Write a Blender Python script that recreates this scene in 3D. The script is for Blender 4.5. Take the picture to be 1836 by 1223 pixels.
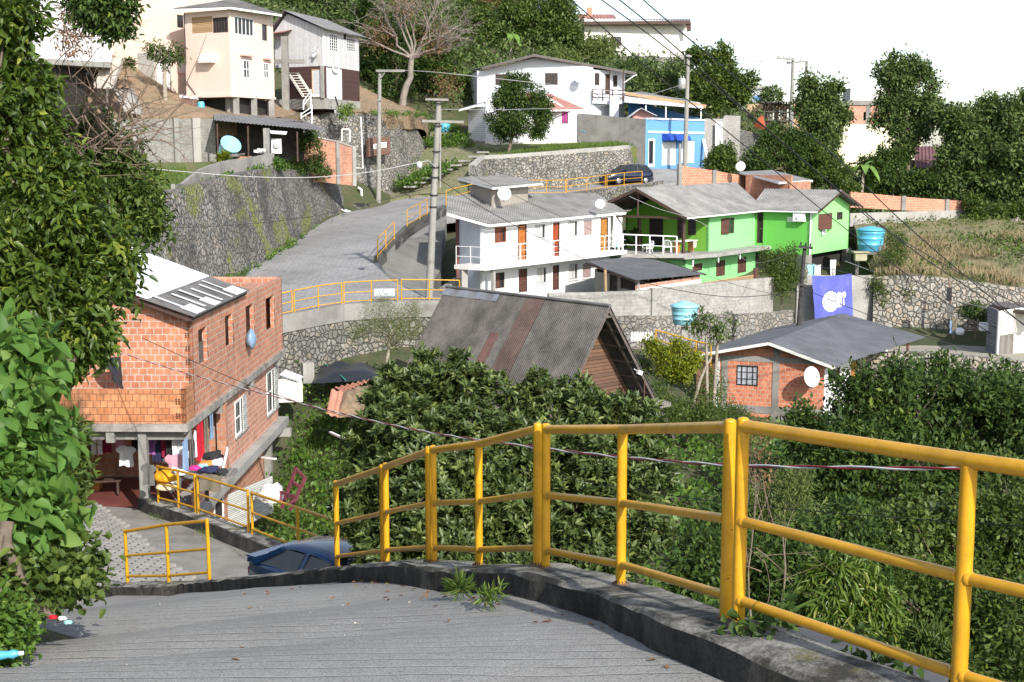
import bpy, math, random
import numpy as np
from mathutils import Vector, Matrix, noise as mnoise
for o in list(bpy.data.objects): bpy.data.objects.remove(o)
SC = bpy.context.scene
COL = SC.collection
V = Vector
rng = np.random.default_rng(7)
random.seed(7)
# camera, sky, sun, exposure
F = 2400.0
PITCH = math.atan((611.5 - 280.0) / F)
cam_d = bpy.data.cameras.new('camera'); cam = bpy.data.objects.new('camera', cam_d); COL.objects.link(cam)
cam_d.sensor_width = 36.0; cam_d.lens = 36.0 * F / 1836.0
cam_d.clip_start = 0.1; cam_d.clip_end = 9000
cam.rotation_euler = (math.pi / 2 - PITCH, 0, 0)
SC.camera = cam
SUN_AZ = math.atan2(0.43, -0.903); SUN_EL = math.radians(33)
world = bpy.data.worlds.new('World'); SC.world = world; world.use_nodes = True
wn = world.node_tree.nodes; wl = world.node_tree.links
bg = wn['Background']; sky = wn.new('ShaderNodeTexSky'); sky.sky_type = 'NISHITA'; sky.sun_disc = False
sky.sun_elevation = SUN_EL; sky.sun_rotation = SUN_AZ; sky.air_density = 1.0; sky.dust_density = 1.2; sky.ozone_density = 1.0
hs = wn.new('ShaderNodeHueSaturation'); hs.inputs['Saturation'].default_value = .75   # thin white haze in the sky
wl.new(sky.outputs[0], hs.inputs['Color']); wl.new(hs.outputs[0], bg.inputs[0]); bg.inputs[1].default_value = 0.128
sun_d = bpy.data.lights.new('sun', 'SUN'); sun_d.energy = 3.2; sun_d.angle = math.radians(0.6); sun_d.color = (1, .955, .88)
sun = bpy.data.objects.new('sun', sun_d); COL.objects.link(sun)
sdir = V((math.cos(SUN_EL) * 0.43, -math.cos(SUN_EL) * 0.903, math.sin(SUN_EL)))
sun.rotation_euler = sdir.to_track_quat('Z', 'Y').to_euler(); sun.location = (20, -30, 40)
SC.view_settings.view_transform = 'Standard'; SC.view_settings.look = 'None'
SC.view_settings.exposure = 0.95; SC.view_settings.gamma = 1
# camera geometry: a point of the photo at forward distance d
cp, sp = math.cos(PITCH), math.sin(PITCH)
def ray(px, py):
 u = (px - 918) / F; v = (611.5 - py) / F
 return V((u, cp + v * sp, -sp + v * cp))
def P(px, py, d):
 r = ray(px, py); return r * (d / r.y)
def XY(px, d): return P(px, 280, d).xy
def PZ(px, py, z):
 r = ray(px, py); return r * (z / r.z)
# scene bookkeeping
BASE = {}
def tag(o, label=None, cat=None, group=None, kind=None):
 if label: o['label'] = label
 if cat: o['category'] = cat
 if group: o['group'] = group
 if kind: o['kind'] = kind
 return o
def root(name, label, cat, base, group=None):
 o = bpy.data.objects.new(name, None); COL.objects.link(o); o.empty_display_size = .3
 base = V(base); o.location = base; BASE[o] = base
 return tag(o, label, cat, group)
class MB:
 def __init__(s): s.v = []; s.f = []; s.m = []; s.mi = 0; s.sm = []; s.smooth = False
 def add(s, vs, fs):
  k = len(s.v); s.v.extend([tuple(p) for p in vs])
  for f in fs: s.f.append([i + k for i in f]); s.m.append(s.mi); s.sm.append(s.smooth)
 def quad(s, a, b, c, d): s.add([a, b, c, d], [(0, 1, 2, 3)])
 def poly(s, pts): s.add(pts, [tuple(range(len(pts)))])
 def hexa(s, p):          # 8 pts: bottom ccw 0-3, top 4-7
  s.add(p, [(3, 2, 1, 0), (4, 5, 6, 7), (0, 1, 5, 4), (1, 2, 6, 5), (2, 3, 7, 6), (3, 0, 4, 7)])
 def frame(s, o, x, y, z, a, b):   # box in frame: a,b = (x0,y0,z0),(x1,y1,z1)
  p = lambda i, j, k: o + x * i + y * j + z * k
  s.hexa([p(a[0], a[1], a[2]), p(b[0], a[1], a[2]), p(b[0], b[1], a[2]), p(a[0], b[1], a[2]),
    p(a[0], a[1], b[2]), p(b[0], a[1], b[2]), p(b[0], b[1], b[2]), p(a[0], b[1], b[2])])
 def box(s, c, sx, sy, sz, yaw=0, pitch=0, roll=0):
  R = Matrix.Rotation(yaw, 3, 'Z') @ Matrix.Rotation(pitch, 3, 'Y') @ Matrix.Rotation(roll, 3, 'X')
  s.frame(V(c), R @ V((1, 0, 0)), R @ V((0, 1, 0)), R @ V((0, 0, 1)), (-sx / 2, -sy / 2, -sz / 2), (sx / 2, sy / 2, sz / 2))
 def beam(s, p, q, w, h, up=V((0, 0, 1))):
  p = V(p); q = V(q); d = q - p; L = d.length; d.normalize()
  x = d.cross(up)
  if x.length < 1e-4: x = V((1, 0, 0))
  x.normalize(); z = x.cross(d)
  s.frame(p, d, x, z, (0, -w / 2, -h / 2), (L, w / 2, h / 2))
 def tube(s, path, r, n=8, cap=True):
  path = [V(p) for p in path]; m = len(path)
  rs = r if hasattr(r, '__len__') else [r] * m
  vs = []; up = None
  for i, p in enumerate(path):
   t = (path[min(i + 1, m - 1)] - path[max(i - 1, 0)]).normalized()
   if up is None: up = V((0, 0, 1)) if abs(t.z) < .9 else V((1, 0, 0))
   x = t.cross(up).normalized(); y = x.cross(t).normalized(); up = y
   for k in range(n):
    a = 2 * math.pi * k / n; vs.append(p + (x * math.cos(a) + y * math.sin(a)) * rs[i])
  fs = []
  for i in range(m - 1):
   for k in range(n):
    a = i * n + k; b = i * n + (k + 1) % n; fs.append((a, b, b + n, a + n))
  sm = s.smooth; s.smooth = True; s.add(vs, fs); s.smooth = False
  if cap:
   s.add(vs[:n], [tuple(range(n))[::-1]]); s.add(vs[-n:], [tuple(range(n))])
  s.smooth = sm
 def prism(s, pts, z0, z1):
  n = len(pts); s.add([(p[0], p[1], z0) for p in pts] + [(p[0], p[1], z1) for p in pts],
   [tuple(range(n))[::-1], tuple(range(n, 2 * n))] + [(i, (i + 1) % n, n + (i + 1) % n, n + i) for i in range(n)])
 def lathe(s, c, prof, n=20, axis=V((0, 0, 1))):
  axis = V(axis).normalized(); x = axis.orthogonal().normalized(); y = axis.cross(x); c = V(c); vs = []
  for (r, h) in prof:
   for k in range(n):
    a = 2 * math.pi * k / n; vs.append(c + axis * h + (x * math.cos(a) + y * math.sin(a)) * r)
  fs = []
  for i in range(len(prof) - 1):
   for k in range(n):
    a = i * n + k; b = i * n + (k + 1) % n; fs.append((a, b, b + n, a + n))
  sm = s.smooth; s.smooth = True; s.add(vs, fs); s.smooth = sm
 def sphere(s, c, rx, ry, rz, n=10, m=6):
  c = V(c); vs = []
  for i in range(m + 1):
   t = math.pi * i / m
   for k in range(n):
    a = 2 * math.pi * k / n; vs.append(c + V((rx * math.sin(t) * math.cos(a), ry * math.sin(t) * math.sin(a), rz * math.cos(t))))
  fs = []
  for i in range(m):
   for k in range(n):
    a = i * n + k; b = i * n + (k + 1) % n; fs.append((a, a + n, b + n, b))
  sm = s.smooth; s.smooth = True; s.add(vs, fs); s.smooth = sm
 def corr(s, p00, p10, p11, p01, pitch=.18, amp=.025, th=.012, rows=1, sag=0.0):
  """corrugated sheet: waves vary along p00->p10, run along p00->p01"""
  p00, p10, p11, p01 = map(V, (p00, p10, p11, p01))
  L = ((p10 - p00).length + (p11 - p01).length) / 2; n = max(4, int(L / pitch * 6))
  nm = (p10 - p00).cross(p01 - p00).normalized()
  if nm.z < 0: nm = -nm
  vs = []
  for j in range(rows + 1):
   b = j / rows
   for i in range(n + 1):
    a = i / n; p = p00.lerp(p10, a).lerp(p01.lerp(p11, a), b)
    w = amp * math.sin(2 * math.pi * a * L / pitch) - sag * 4 * a * (1 - a)
    vs.append(p + nm * w)
  k = len(vs); vs += [v - nm * th for v in vs]
  fs = []; W = n + 1
  for j in range(rows):
   for i in range(n):
    a = j * W + i; q = (a, a + 1, a + 1 + W, a + W); fs.append(q); fs.append(tuple(x + k for x in q[::-1]))
  for i in range(n):
   fs.append((i, i + k, i + 1 + k, i + 1)); a = rows * W + i; fs.append((a, a + 1, a + 1 + k, a + k))
  for j in range(rows):
   a = j * W; fs.append((a, a + W, a + W + k, a + k)); a = j * W + n; fs.append((a, a + k, a + W + k, a + W))
  s.add(vs, fs)
 def build(s, name, mat, parent=None, base=None):
  me = bpy.data.meshes.new(name)
  vv = np.array(s.v, dtype=float).reshape(-1, 3)
  if parent is not None: b = BASE[parent]
  elif base is not None: b = V(base)
  else:
   lo = vv.min(0); hi = vv.max(0); b = V(((lo[0] + hi[0]) / 2, (lo[1] + hi[1]) / 2, lo[2]))
  me.from_pydata((vv - np.array(b)).tolist(), [], s.f)
  for m in (mat if isinstance(mat, (list, tuple)) else [mat]): me.materials.append(m)
  me.polygons.foreach_set('material_index', s.m); me.polygons.foreach_set('use_smooth', s.sm)
  auto_uv(me, np.array(b))
  o = bpy.data.objects.new(name, me); COL.objects.link(o)
  if parent is not None: o.parent = parent; BASE[o] = b
  else: o.location = b; BASE[o] = b
  return o
def auto_uv(me, b):
 npoly = len(me.polygons)
 if not npoly: return
 nr = np.empty(npoly * 3); me.polygons.foreach_get('normal', nr); nr = nr.reshape(-1, 3)
 lt = np.empty(npoly, dtype=int); me.polygons.foreach_get('loop_total', lt)
 lv = np.empty(len(me.loops), dtype=int); me.loops.foreach_get('vertex_index', lv)
 co = np.empty(len(me.vertices) * 3); me.vertices.foreach_get('co', co); co = co.reshape(-1, 3) + b
 u = np.stack([-nr[:, 1], nr[:, 0], np.zeros(npoly)], 1); ln = np.linalg.norm(u, axis=1)
 flat = ln < 0.02; u[flat] = (1, 0, 0); ln[flat] = 1; u /= ln[:, None]
 v = np.cross(nr, u)
 U = np.repeat(u, lt, 0); W = np.repeat(v, lt, 0); c = co[lv]
 uv = np.stack([(c * U).sum(1), (c * W).sum(1)], 1)
 l = me.uv_layers.new(name='UVMap'); l.data.foreach_set('uv', uv.ravel().astype(np.float32))
def single(name, mb, mat, label, cat, group=None, base=None):
 return tag(mb.build(name, mat, None, base), label, cat, group)
def struct(name, mb, mat, kind='structure'):
 return tag(mb.build(name, mat), None, None, None, kind)
# materials
def newmat(name):
 m = bpy.data.materials.new(name); m.use_nodes = True
 nt = m.node_tree; return m, nt, nt.nodes['Principled BSDF']
def N(nt, t, **k):
 n = nt.nodes.new('ShaderNode' + t)
 for a, b in k.items():
  if a.startswith('i_'):
   key = a[2:]; key = int(key) if key.isdigit() else key.replace('_', ' ')
   inp = n.inputs[key]
   if hasattr(b, 'is_output') or isinstance(b, bpy.types.NodeSocket): nt.links.new(b, inp)
   else: inp.default_value = b
  else: setattr(n, a, b)
 return n
def rgb(c): return (c[0], c[1], c[2], 1)
def mix(nt, fac, a, b, mode='MIX'):
 n = nt.nodes.new('ShaderNodeMix'); n.data_type = 'RGBA'; n.blend_type = mode
 for s, val in ((n.inputs[0], fac), (n.inputs[6], a), (n.inputs[7], b)):
  if isinstance(val, bpy.types.NodeSocket): nt.links.new(val, s)
  elif isinstance(val, (tuple, list)): s.default_value = rgb(val)
  else: s.default_value = val
 return n.outputs[2]
def ramp(nt, src, stops):
 r = nt.nodes.new('ShaderNodeValToRGB'); nt.links.new(src, r.inputs[0]); e = r.color_ramp.elements
 while len(e) < len(stops): e.new(.5)
 for i, (p, c) in enumerate(stops):
  e[i].position = p; e[i].color = (c, c, c, 1) if not hasattr(c, '__len__') else rgb(c)
 return r.outputs[0]
def coords(nt, kind='Object', scale=(1, 1, 1)):
 tc = nt.nodes.new('ShaderNodeTexCoord'); mp = nt.nodes.new('ShaderNodeMapping')
 nt.links.new(tc.outputs[kind], mp.inputs[0]); mp.inputs['Scale'].default_value = scale
 return mp.outputs[0]
def noise(nt, co, sc, det=4, rough=.55): return N(nt, 'TexNoise', i_Vector=co, i_Scale=sc, i_Detail=det, i_Roughness=rough).outputs[0]
def bump(nt, bs, h, st=.3, dist=.02):
 b = N(nt, 'Bump', i_Strength=st, i_Distance=dist, i_Height=h); nt.links.new(b.outputs[0], bs.inputs['Normal'])
def setc(nt, bs, c):
 if isinstance(c, bpy.types.NodeSocket): nt.links.new(c, bs.inputs['Base Color'])
 else: bs.inputs['Base Color'].default_value = rgb(c)
def m_plain(name, col, rough=.6, var=.12, scale=3.0, metal=0, spec=.4, bst=.08):
 m, nt, bs = newmat(name); co = coords(nt)
 c2 = tuple(x * (1 - var) for x in col); c3 = tuple(min(1, x * (1 + var * .6)) for x in col)
 setc(nt, bs, mix(nt, ramp(nt, noise(nt, co, scale, 6, .65), [(.32, 0), (.7, 1)]), c2, c3))
 bs.inputs['Roughness'].default_value = rough; bs.inputs['Metallic'].default_value = metal
 bs.inputs['Specular IOR Level'].default_value = spec
 if bst: bump(nt, bs, noise(nt, co, scale * 14, 3), bst, .01)
 return m
def m_wall(name, col, stain=(.2, .19, .17), amount=.35, rough=.85, scale=.5, dirtz=None):
 """painted or rendered masonry with rain streaks and blotches"""
 m, nt, bs = newmat(name); co = coords(nt)
 blot = ramp(nt, noise(nt, co, scale, 7, .65), [(.42, 0), (.72, 1)])
 streak = ramp(nt, noise(nt, coords(nt, 'Object', (3.0, 3.0, .22)), 1.0, 6, .7), [(.5, 0), (.75, 1)])
 f = N(nt, 'Math', operation='MULTIPLY', i_0=N(nt, 'Math', operation='MAXIMUM', i_0=blot, i_1=streak).outputs[0], i_1=amount).outputs[0]
 fine = ramp(nt, noise(nt, co, 9, 5), [(.3, .86), (.7, 1.0)])
 c = mix(nt, 1.0, mix(nt, f, col, stain), fine, 'MULTIPLY')
 setc(nt, bs, c); bs.inputs['Roughness'].default_value = rough
 bump(nt, bs, noise(nt, co, 18, 5), .25, .01)
 return m
def m_brick(name, c1, c2, mortar, bw=.30, bh=.20, ms=.014, stain=.25, stcol=(.13, .11, .09)):
 m, nt, bs = newmat(name); uv = coords(nt, 'UV')
 wob = mix(nt, .012, uv, N(nt, 'TexNoise', i_Vector=uv, i_Scale=2.2).outputs[1], 'LINEAR_LIGHT')
 b = N(nt, 'TexBrick', i_Vector=wob, i_Color1=rgb(c1), i_Color2=rgb(c2), i_Mortar=rgb(mortar), i_Scale=1.0,
          offset=.5, squash=1.0, i_7=bw, i_8=bh)
 b.inputs['Mortar Size'].default_value = ms; b.inputs['Mortar Smooth'].default_value = .15; b.inputs['Bias'].default_value = -.1
 b.inputs['Brick Width'].default_value = bw; b.inputs['Row Height'].default_value = bh
 co = coords(nt)
 v1 = ramp(nt, noise(nt, co, 6, 4), [(.25, .72), (.75, 1.12)])
 c = mix(nt, 1.0, b.outputs[0], v1, 'MULTIPLY')
 pale = ramp(nt, noise(nt, co, 1.3, 6, .7), [(.52, 0), (.7, .5)])
 c = mix(nt, pale, c, tuple(min(1, x * 1.3 + .06) for x in c1))
 st = ramp(nt, noise(nt, coords(nt, 'Object', (1.6, 1.6, .5)), .9, 7, .7), [(.5, 0), (.72, stain)])
 c = mix(nt, st, c, stcol)
 setc(nt, bs, c); bs.inputs['Roughness'].default_value = .9
 h = N(nt, 'Math', operation='MULTIPLY_ADD', i_0=noise(nt, co, 25, 4), i_1=.35, i_2=N(nt, 'Math', operation='SUBTRACT', i_0=1.0, i_1=b.outputs[1]).outputs[0]).outputs[0]
 bump(nt, bs, h, .6, .012)
 return m
def m_stone(name, cell=2.2, cols=((.12, .115, .10), (.33, .32, .29)), joint=(.06, .057, .05), jw=.06, stretch=1.0, moss=0, dark=.5, dirt=(.05, .048, .042)):
 m, nt, bs = newmat(name); uv = coords(nt, 'UV', (1, 1 / stretch, 1))
 wob = mix(nt, .10, uv, N(nt, 'TexNoise', i_Vector=uv, i_Scale=2.4, i_Detail=4.0).outputs[1], 'LINEAR_LIGHT')
 vo = N(nt, 'TexVoronoi', i_Vector=wob, i_Scale=cell, i_Randomness=.9)
 ve = N(nt, 'TexVoronoi', i_Vector=wob, i_Scale=cell, i_Randomness=.9, feature='DISTANCE_TO_EDGE')
 bw = N(nt, 'RGBToBW', i_0=vo.outputs[1]).outputs[0]
 co = coords(nt)
 st = mix(nt, bw, cols[0], cols[1])
 hue = N(nt, 'SeparateColor', i_0=vo.outputs[1]).outputs[2]
 st = mix(nt, ramp(nt, hue, [(.7, 0), (.95, .5)]), st, (cols[1][0] * .95, cols[1][1] * .78, cols[1][2] * .6))
 st = mix(nt, 1.0, st, ramp(nt, noise(nt, co, 7, 6, .65), [(.25, .6), (.75, 1.25)]), 'MULTIPLY')
 jm = ramp(nt, ve.outputs[0], [(jw * .5, 1), (jw * 1.6, 0)])
 c = mix(nt, jm, st, joint)
 dk = ramp(nt, noise(nt, coords(nt, 'Object', (1, 1, .45)), .45, 7, .7), [(.42, 0), (.68, dark)])
 c = mix(nt, dk, c, dirt)
 sp = ramp(nt, N(nt, 'TexVoronoi', i_Vector=co, i_Scale=2.6).outputs[0], [(.05, 1), (.09, 0)])
 c = mix(nt, N(nt, 'Math', operation='MULTIPLY', i_0=sp, i_1=.8).outputs[0], c, (.62, .61, .58))
 if moss:
  mo = N(nt, 'Math', operation='MULTIPLY', i_0=ramp(nt, noise(nt, co, .33, 3), [(.56, 0), (.62, 1)]), i_1=ramp(nt, noise(nt, co, 5, 5, .7), [(.4, 0), (.55, moss)])).outputs[0]
  c = mix(nt, mo, c, (.16, .19, .03))
 setc(nt, bs, c); bs.inputs['Roughness'].default_value = .95
 h = N(nt, 'Math', operation='MULTIPLY_ADD', i_0=noise(nt, co, 9, 5, .6), i_1=.5, i_2=ramp(nt, ve.outputs[0], [(0, 0), (jw * 2.5, 1)])).outputs[0]
 bump(nt, bs, h, .9, .07)
 return m
def m_leaf(name, dark, light, rough=.42, trans=.3, yellow=None, spec=.3):
 m, nt, bs = newmat(name)
 at = N(nt, 'Attribute', attribute_name='rnd').outputs[2]
 stops = [(0, dark), (.75, light), (1, yellow or tuple(min(1, x * 1.5) for x in light))]
 c = ramp(nt, at, stops); setc(nt, bs, c)
 bs.inputs['Roughness'].default_value = rough; bs.inputs['Specular IOR Level'].default_value = spec
 tr = N(nt, 'BsdfTranslucent', i_Color=mix(nt, .5, c, tuple(min(1, x * 1.6) for x in light)))
 mx = N(nt, 'MixShader', i_0=trans, i_1=bs.outputs[0], i_2=tr.outputs[0])
 nt.links.new(mx.outputs[0], nt.nodes['Material Output'].inputs[0])
 return m
def m_roof(name, col, dark=.45, rust=0, scale=1.0):
 m, nt, bs = newmat(name); co = coords(nt)
 a = ramp(nt, noise(nt, co, .8 * scale, 8, .7), [(.35, 1 - dark), (.65, 1.1)])
 b = ramp(nt, noise(nt, co, 22 * scale, 4, .7), [(.3, .65), (.7, 1.15)])
 c = mix(nt, 1.0, mix(nt, 1.0, col, a, 'MULTIPLY'), b, 'MULTIPLY')
 l = ramp(nt, noise(nt, co, 4 * scale, 5, .7), [(.6, 0), (.75, .35)]); c = mix(nt, l, c, tuple(min(1, x * 1.7) for x in col))
 setc(nt, bs, c); bs.inputs['Roughness'].default_value = .88
 bump(nt, bs, noise(nt, co, 30 * scale, 4), .25, .01)
 return m
def m_planks(name, c1, c2, w=.12, vertical=False, rough=.8, gap=.012):
 m, nt, bs = newmat(name); uv = coords(nt, 'UV'); sx = N(nt, 'SeparateXYZ', i_0=uv)
 ax = sx.outputs[0 if vertical else 1]
 k = N(nt, 'Math', operation='DIVIDE', i_0=ax, i_1=w).outputs[0]
 fl = N(nt, 'Math', operation='FLOOR', i_0=k).outputs[0]; fr = N(nt, 'Math', operation='FRACT', i_0=k).outputs[0]
 rnd = N(nt, 'TexWhiteNoise', noise_dimensions='1D', i_W=fl).outputs[0]
 g = coords(nt, 'UV', (10, 1, 1) if vertical else (1, 10, 1))
 c = mix(nt, rnd, c1, c2); c = mix(nt, 1.0, c, ramp(nt, noise(nt, g, 3, 6, .7), [(.25, .6), (.75, 1.2)]), 'MULTIPLY')
 e = ramp(nt, fr, [(gap / w, 0), (gap / w * 2, 1)]); c = mix(nt, 1.0, c, mix(nt, e, (.25, .25, .25), (1, 1, 1)), 'MULTIPLY')
 setc(nt, bs, c); bs.inputs['Roughness'].default_value = rough; bump(nt, bs, e, .5, .01)
 return m
def m_gloss(name, col, rough=.25, var=.1, coat=0, chips=None):
 m, nt, bs = newmat(name); co = coords(nt)
 c = mix(nt, ramp(nt, noise(nt, co, 4, 6, .7), [(.35, 0), (.65, 1)]), tuple(x * (1 - var) for x in col), col)
 if chips: c = mix(nt, ramp(nt, noise(nt, co, 26, 6, .75), [(.64, 0), (.67, 1)]), c, chips)
 setc(nt, bs, c); bs.inputs['Roughness'].default_value = rough; bs.inputs['Coat Weight'].default_value = coat
 return m
# material library
L = {}
L['brick'] = m_brick('terracotta_brick', (.58, .23, .125), (.43, .15, .08), (.47, .41, .35), .245, .20, .016, .5)
L['brick_bright'] = m_brick('orange_brick', (.56, .25, .115), (.44, .16, .065), (.17, .10, .06), .21, .20, .01, .5)
L['brick_pink'] = m_brick('pinkish_brick', (.58, .255, .16), (.46, .18, .11), (.56, .48, .42), .29, .20, .018, .22)
L['brick_old'] = m_brick('weathered_brick', (.52, .24, .14), (.42, .16, .09), (.38, .30, .25), .29, .20, .014, .5)
L['conc'] = m_wall('bare_concrete', (.285, .275, .255), (.08, .076, .066), .7, .9, .7)
L['conc_pale'] = m_wall('pale_concrete', (.37, .36, .335), (.12, .115, .10), .6, .9, .6)
L['conc_dark'] = m_wall('mossy_dark_concrete', (.10, .098, .088), (.035, .035, .028), .7, .95, 1.0)
L['block'] = m_brick('grey_blockwork', (.25, .24, .22), (.20, .195, .18), (.18, .175, .16), .40, .20, .012, .8, (.10, .095, .085))
L['block_pale'] = m_brick('pale_blockwork', (.34, .33, .305), (.30, .29, .27), (.27, .26, .245), .40, .20, .012, .45, (.18, .17, .15))
L['stone'] = m_stone('retaining_stone', 4.0, ((.13, .126, .115), (.31, .30, .28)), (.055, .05, .045), .05, 1.35, .9, .9)
L['stone_b'] = m_stone('grey_fieldstone', 3.6, ((.15, .145, .13), (.34, .33, .30)), (.075, .07, .06), .05, 1.0, 0, .55)
L['stone_pale'] = m_stone('pale_fieldstone', 3.1, ((.24, .225, .195), (.46, .43, .375)), (.10, .092, .08), .06, 1.0, 0, .3)
L['stone_wash'] = m_stone('lime_washed_stone', 3.2, ((.21, .20, .18), (.36, .345, .315)), (.15, .14, .125), .05, 1.0, 0, .75, (.10, .095, .085))
L['white'] = m_wall('white_paint', (.76, .765, .77), (.5, .49, .46), .22)
L['white_blue'] = m_wall('cool_and_shaded_white', (.70, .73, .78), (.45, .46, .48), .22)
L['cream'] = m_wall('off_white_render', (.72, .70, .65), (.45, .43, .38), .35)
L['peach'] = m_wall('peach_paint', (.74, .59, .50), (.56, .43, .36), .22)
L['yellow_wall'] = m_wall('pale_yellow_paint', (.80, .74, .55), (.55, .5, .38), .2)
L['greywall'] = m_wall('weathered_white_boards', (.62, .62, .63), (.34, .32, .30), .45)
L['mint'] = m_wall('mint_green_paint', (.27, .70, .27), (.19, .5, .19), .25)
L['lime'] = m_wall('deeper_green_wall', (.13, .46, .075), (.10, .35, .06), .25)  # deeper green for the wing side and rear walls
L['olive'] = m_wall('shaded_green_paint', (.15, .40, .04), (.11, .30, .035), .25)  # porch wall green, darkened to carry the shade of the overhang
L['shopblue'] = m_wall('sky_blue_paint', (.13, .33, .60), (.09, .23, .42), .3)
L['salmon'] = m_wall('salmon_paint', (.70, .38, .33), (.5, .26, .22), .25)
L['roof'] = m_roof('fibre_cement_roof', (.30, .29, .275), .4)
L['roof_dark'] = m_roof('dark_fibre_cement', (.155, .15, .145), .5)
L['roof_slate'] = m_roof('slate_grey_roof', (.13, .135, .145), .3)
L['roof_grey'] = m_roof('mid_grey_roof', (.205, .205, .21), .35)
L['roof_afr'] = m_roof('weathered_corrugated_roof', (.135, .125, .114), .6)
L['rust'] = m_roof('rusty_sheet', (.13, .058, .045), .5)
L['roof_white'] = m_roof('bright_zinc_roof', (.62, .63, .65), .12)
L['tile'] = m_roof('red_clay_tile', (.36, .17, .14), .3)
L['purple_tile'] = m_roof('purple_clay_tile', (.17, .075, .085), .3)
L['wood_dark'] = m_planks('dark_red_boards', (.085, .04, .035), (.065, .03, .026), .10)
L['wood_gable'] = m_planks('aged_gable_boards', (.19, .10, .062), (.085, .052, .038), .14)
L['wood_grey'] = m_planks('grey_weathered_boards', (.26, .245, .22), (.17, .155, .14), .12, True)
L['wood_tan'] = m_planks('tan_boards', (.50, .34, .19), (.40, .26, .13), .11)
L['board_v'] = m_planks('painted_vertical_boards', (.66, .66, .67), (.58, .57, .56), .14, True)
L['white_lap'] = m_planks('white_lap_boards', (.74, .75, .77), (.68, .69, .71), .16)
L['timber'] = m_plain('dark_timber', (.075, .042, .032), .7, .3, 6)
L['beam'] = m_plain('grey_timber', (.13, .11, .095), .85, .35, 6)
L['door_orange'] = m_plain('orange_wood', (.42, .135, .03), .45, .3, 5)
L['door_red'] = m_plain('red_wood', (.30, .06, .02), .45, .3, 5)
L['door_ochre'] = m_plain('ochre_wood', (.40, .18, .04), .45, .3, 5)
L['shutter'] = m_planks('brown_louvres', (.16, .065, .045), (.12, .045, .03), .07)
L['shutter_light'] = m_planks('pale_louvres', (.66, .66, .63), (.58, .58, .55), .07)
L['trim_white'] = m_plain('white_trim', (.78, .78, .77), .55, .1, 3)
L['alu'] = m_plain('grey_aluminium', (.45, .45, .44), .4, .15, 4, .4)
L['glass'] = m_gloss('dark_window_glass', (.028, .032, .036), .06, .3)
L['curtain'] = m_plain('pale_curtain', (.52, .52, .50), .8, .25, 7)
L['pink_curtain'] = m_plain('magenta_curtain', (.42, .05, .26), .8, .4, 8)
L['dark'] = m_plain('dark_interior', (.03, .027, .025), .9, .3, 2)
L['yellow'] = m_gloss('yellow_rail_paint', (.66, .335, .012), .36, .3, .1, (.17, .075, .025))
L['rustplate'] = m_plain('rusty_plate', (.14, .075, .045), .9, .5, 20)
L['black'] = m_plain('black_plastic', (.015, .015, .015), .5, .2, 5)
L['cable'] = m_plain('black_cable', (.018, .018, .02), .6, .2, 5)
L['cable_pale'] = m_plain('pale_cable', (.42, .42, .42), .5, .2, 5)
L['cable_red'] = m_plain('red_cable', (.30, .025, .03), .45, .2, 5)
L['cable_white'] = m_plain('white_cable', (.75, .73, .72), .45, .2, 5)
L['tank'] = m_gloss('blue_tank_plastic', (.10, .42, .62), .35, .15)
L['tank_pale'] = m_gloss('pale_blue_tank_plastic', (.28, .60, .70), .35, .15)
L['dish'] = m_plain('white_dish', (.72, .72, .74), .4, .12, 4)
L['pole'] = m_wall('pole_concrete', (.31, .30, .275), (.13, .125, .11), .55, .9, 1.2)
L['pole_dark'] = m_plain('dark_pole', (.045, .042, .04), .8, .4, 3)
L['carblue'] = m_gloss('blue_car_paint', (.005, .018, .055), .2, .2, .5)
L['cardark'] = m_gloss('dark_blue_car_paint', (.008, .013, .035), .16, .2, .7)
L['carglass'] = m_gloss('car_glass', (.02, .024, .027), .04, .2)
L['tyre'] = m_plain('tyre_rubber', (.02, .02, .02), .85, .2, 8)
L['chrome'] = m_plain('alloy', (.55, .55, .56), .3, .1, 8, .8)
L['lamp_clear'] = m_gloss('clear_lamp', (.6, .62, .63), .1, .2)
L['lamp_red'] = m_gloss('red_lamp', (.30, .01, .01), .15, .2)
L['bark'] = m_plain('bark', (.17, .135, .10), .95, .5, 7, bst=.6)
L['bark_pale'] = m_plain('pale_bark', (.33, .29, .23), .95, .4, 7, bst=.6)
L['twig'] = m_plain('dry_twig', (.20, .145, .105), .95, .4, 7)
L['tarp'] = m_plain('black_tarp', (.022, .024, .03), .35, .4, 2, bst=.5)
L['tarp_blue'] = m_plain('blue_tarp', (.01, .09, .22), .5, .3, 2)
L['plastic_white'] = m_plain('white_plastic', (.75, .75, .76), .4, .08, 4)
L['paper'] = m_plain('printed_paper', (.78, .78, .76), .7, .06, 4)
L['ink'] = m_plain('black_ink', (.03, .03, .035), .6, .1, 4)
L['redpaint'] = m_plain('faded_maroon_paint', (.15, .035, .05), .6, .4, 4)
L['awning'] = m_plain('blue_awning', (.02, .07, .42), .5, .2, 3)
L['brickhole'] = m_plain('brick_hollow', (.07, .022, .012), .95, .2, 5)
def cloth(name, c): L[name] = m_plain('cloth_' + name, c, .85, .2, 5)
for nm, c in dict(c_white=(.72, .72, .74), c_red=(.55, .012, .03), c_grey=(.12, .115, .11), c_pink=(.62, .32, .40), c_blue=(.22, .32, .48), c_purple=(.26, .10, .30),
                  c_black=(.02, .02, .022), c_khaki=(.16, .14, .10), c_navy=(.02, .025, .07), c_orange=(.62, .22, .05), c_maroon=(.25, .01, .05), c_yellow=(.70, .33, .01), c_cyan=(.30, .62, .66), c_magenta=(.55, .03, .22)).items(): cloth(nm, c)
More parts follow.
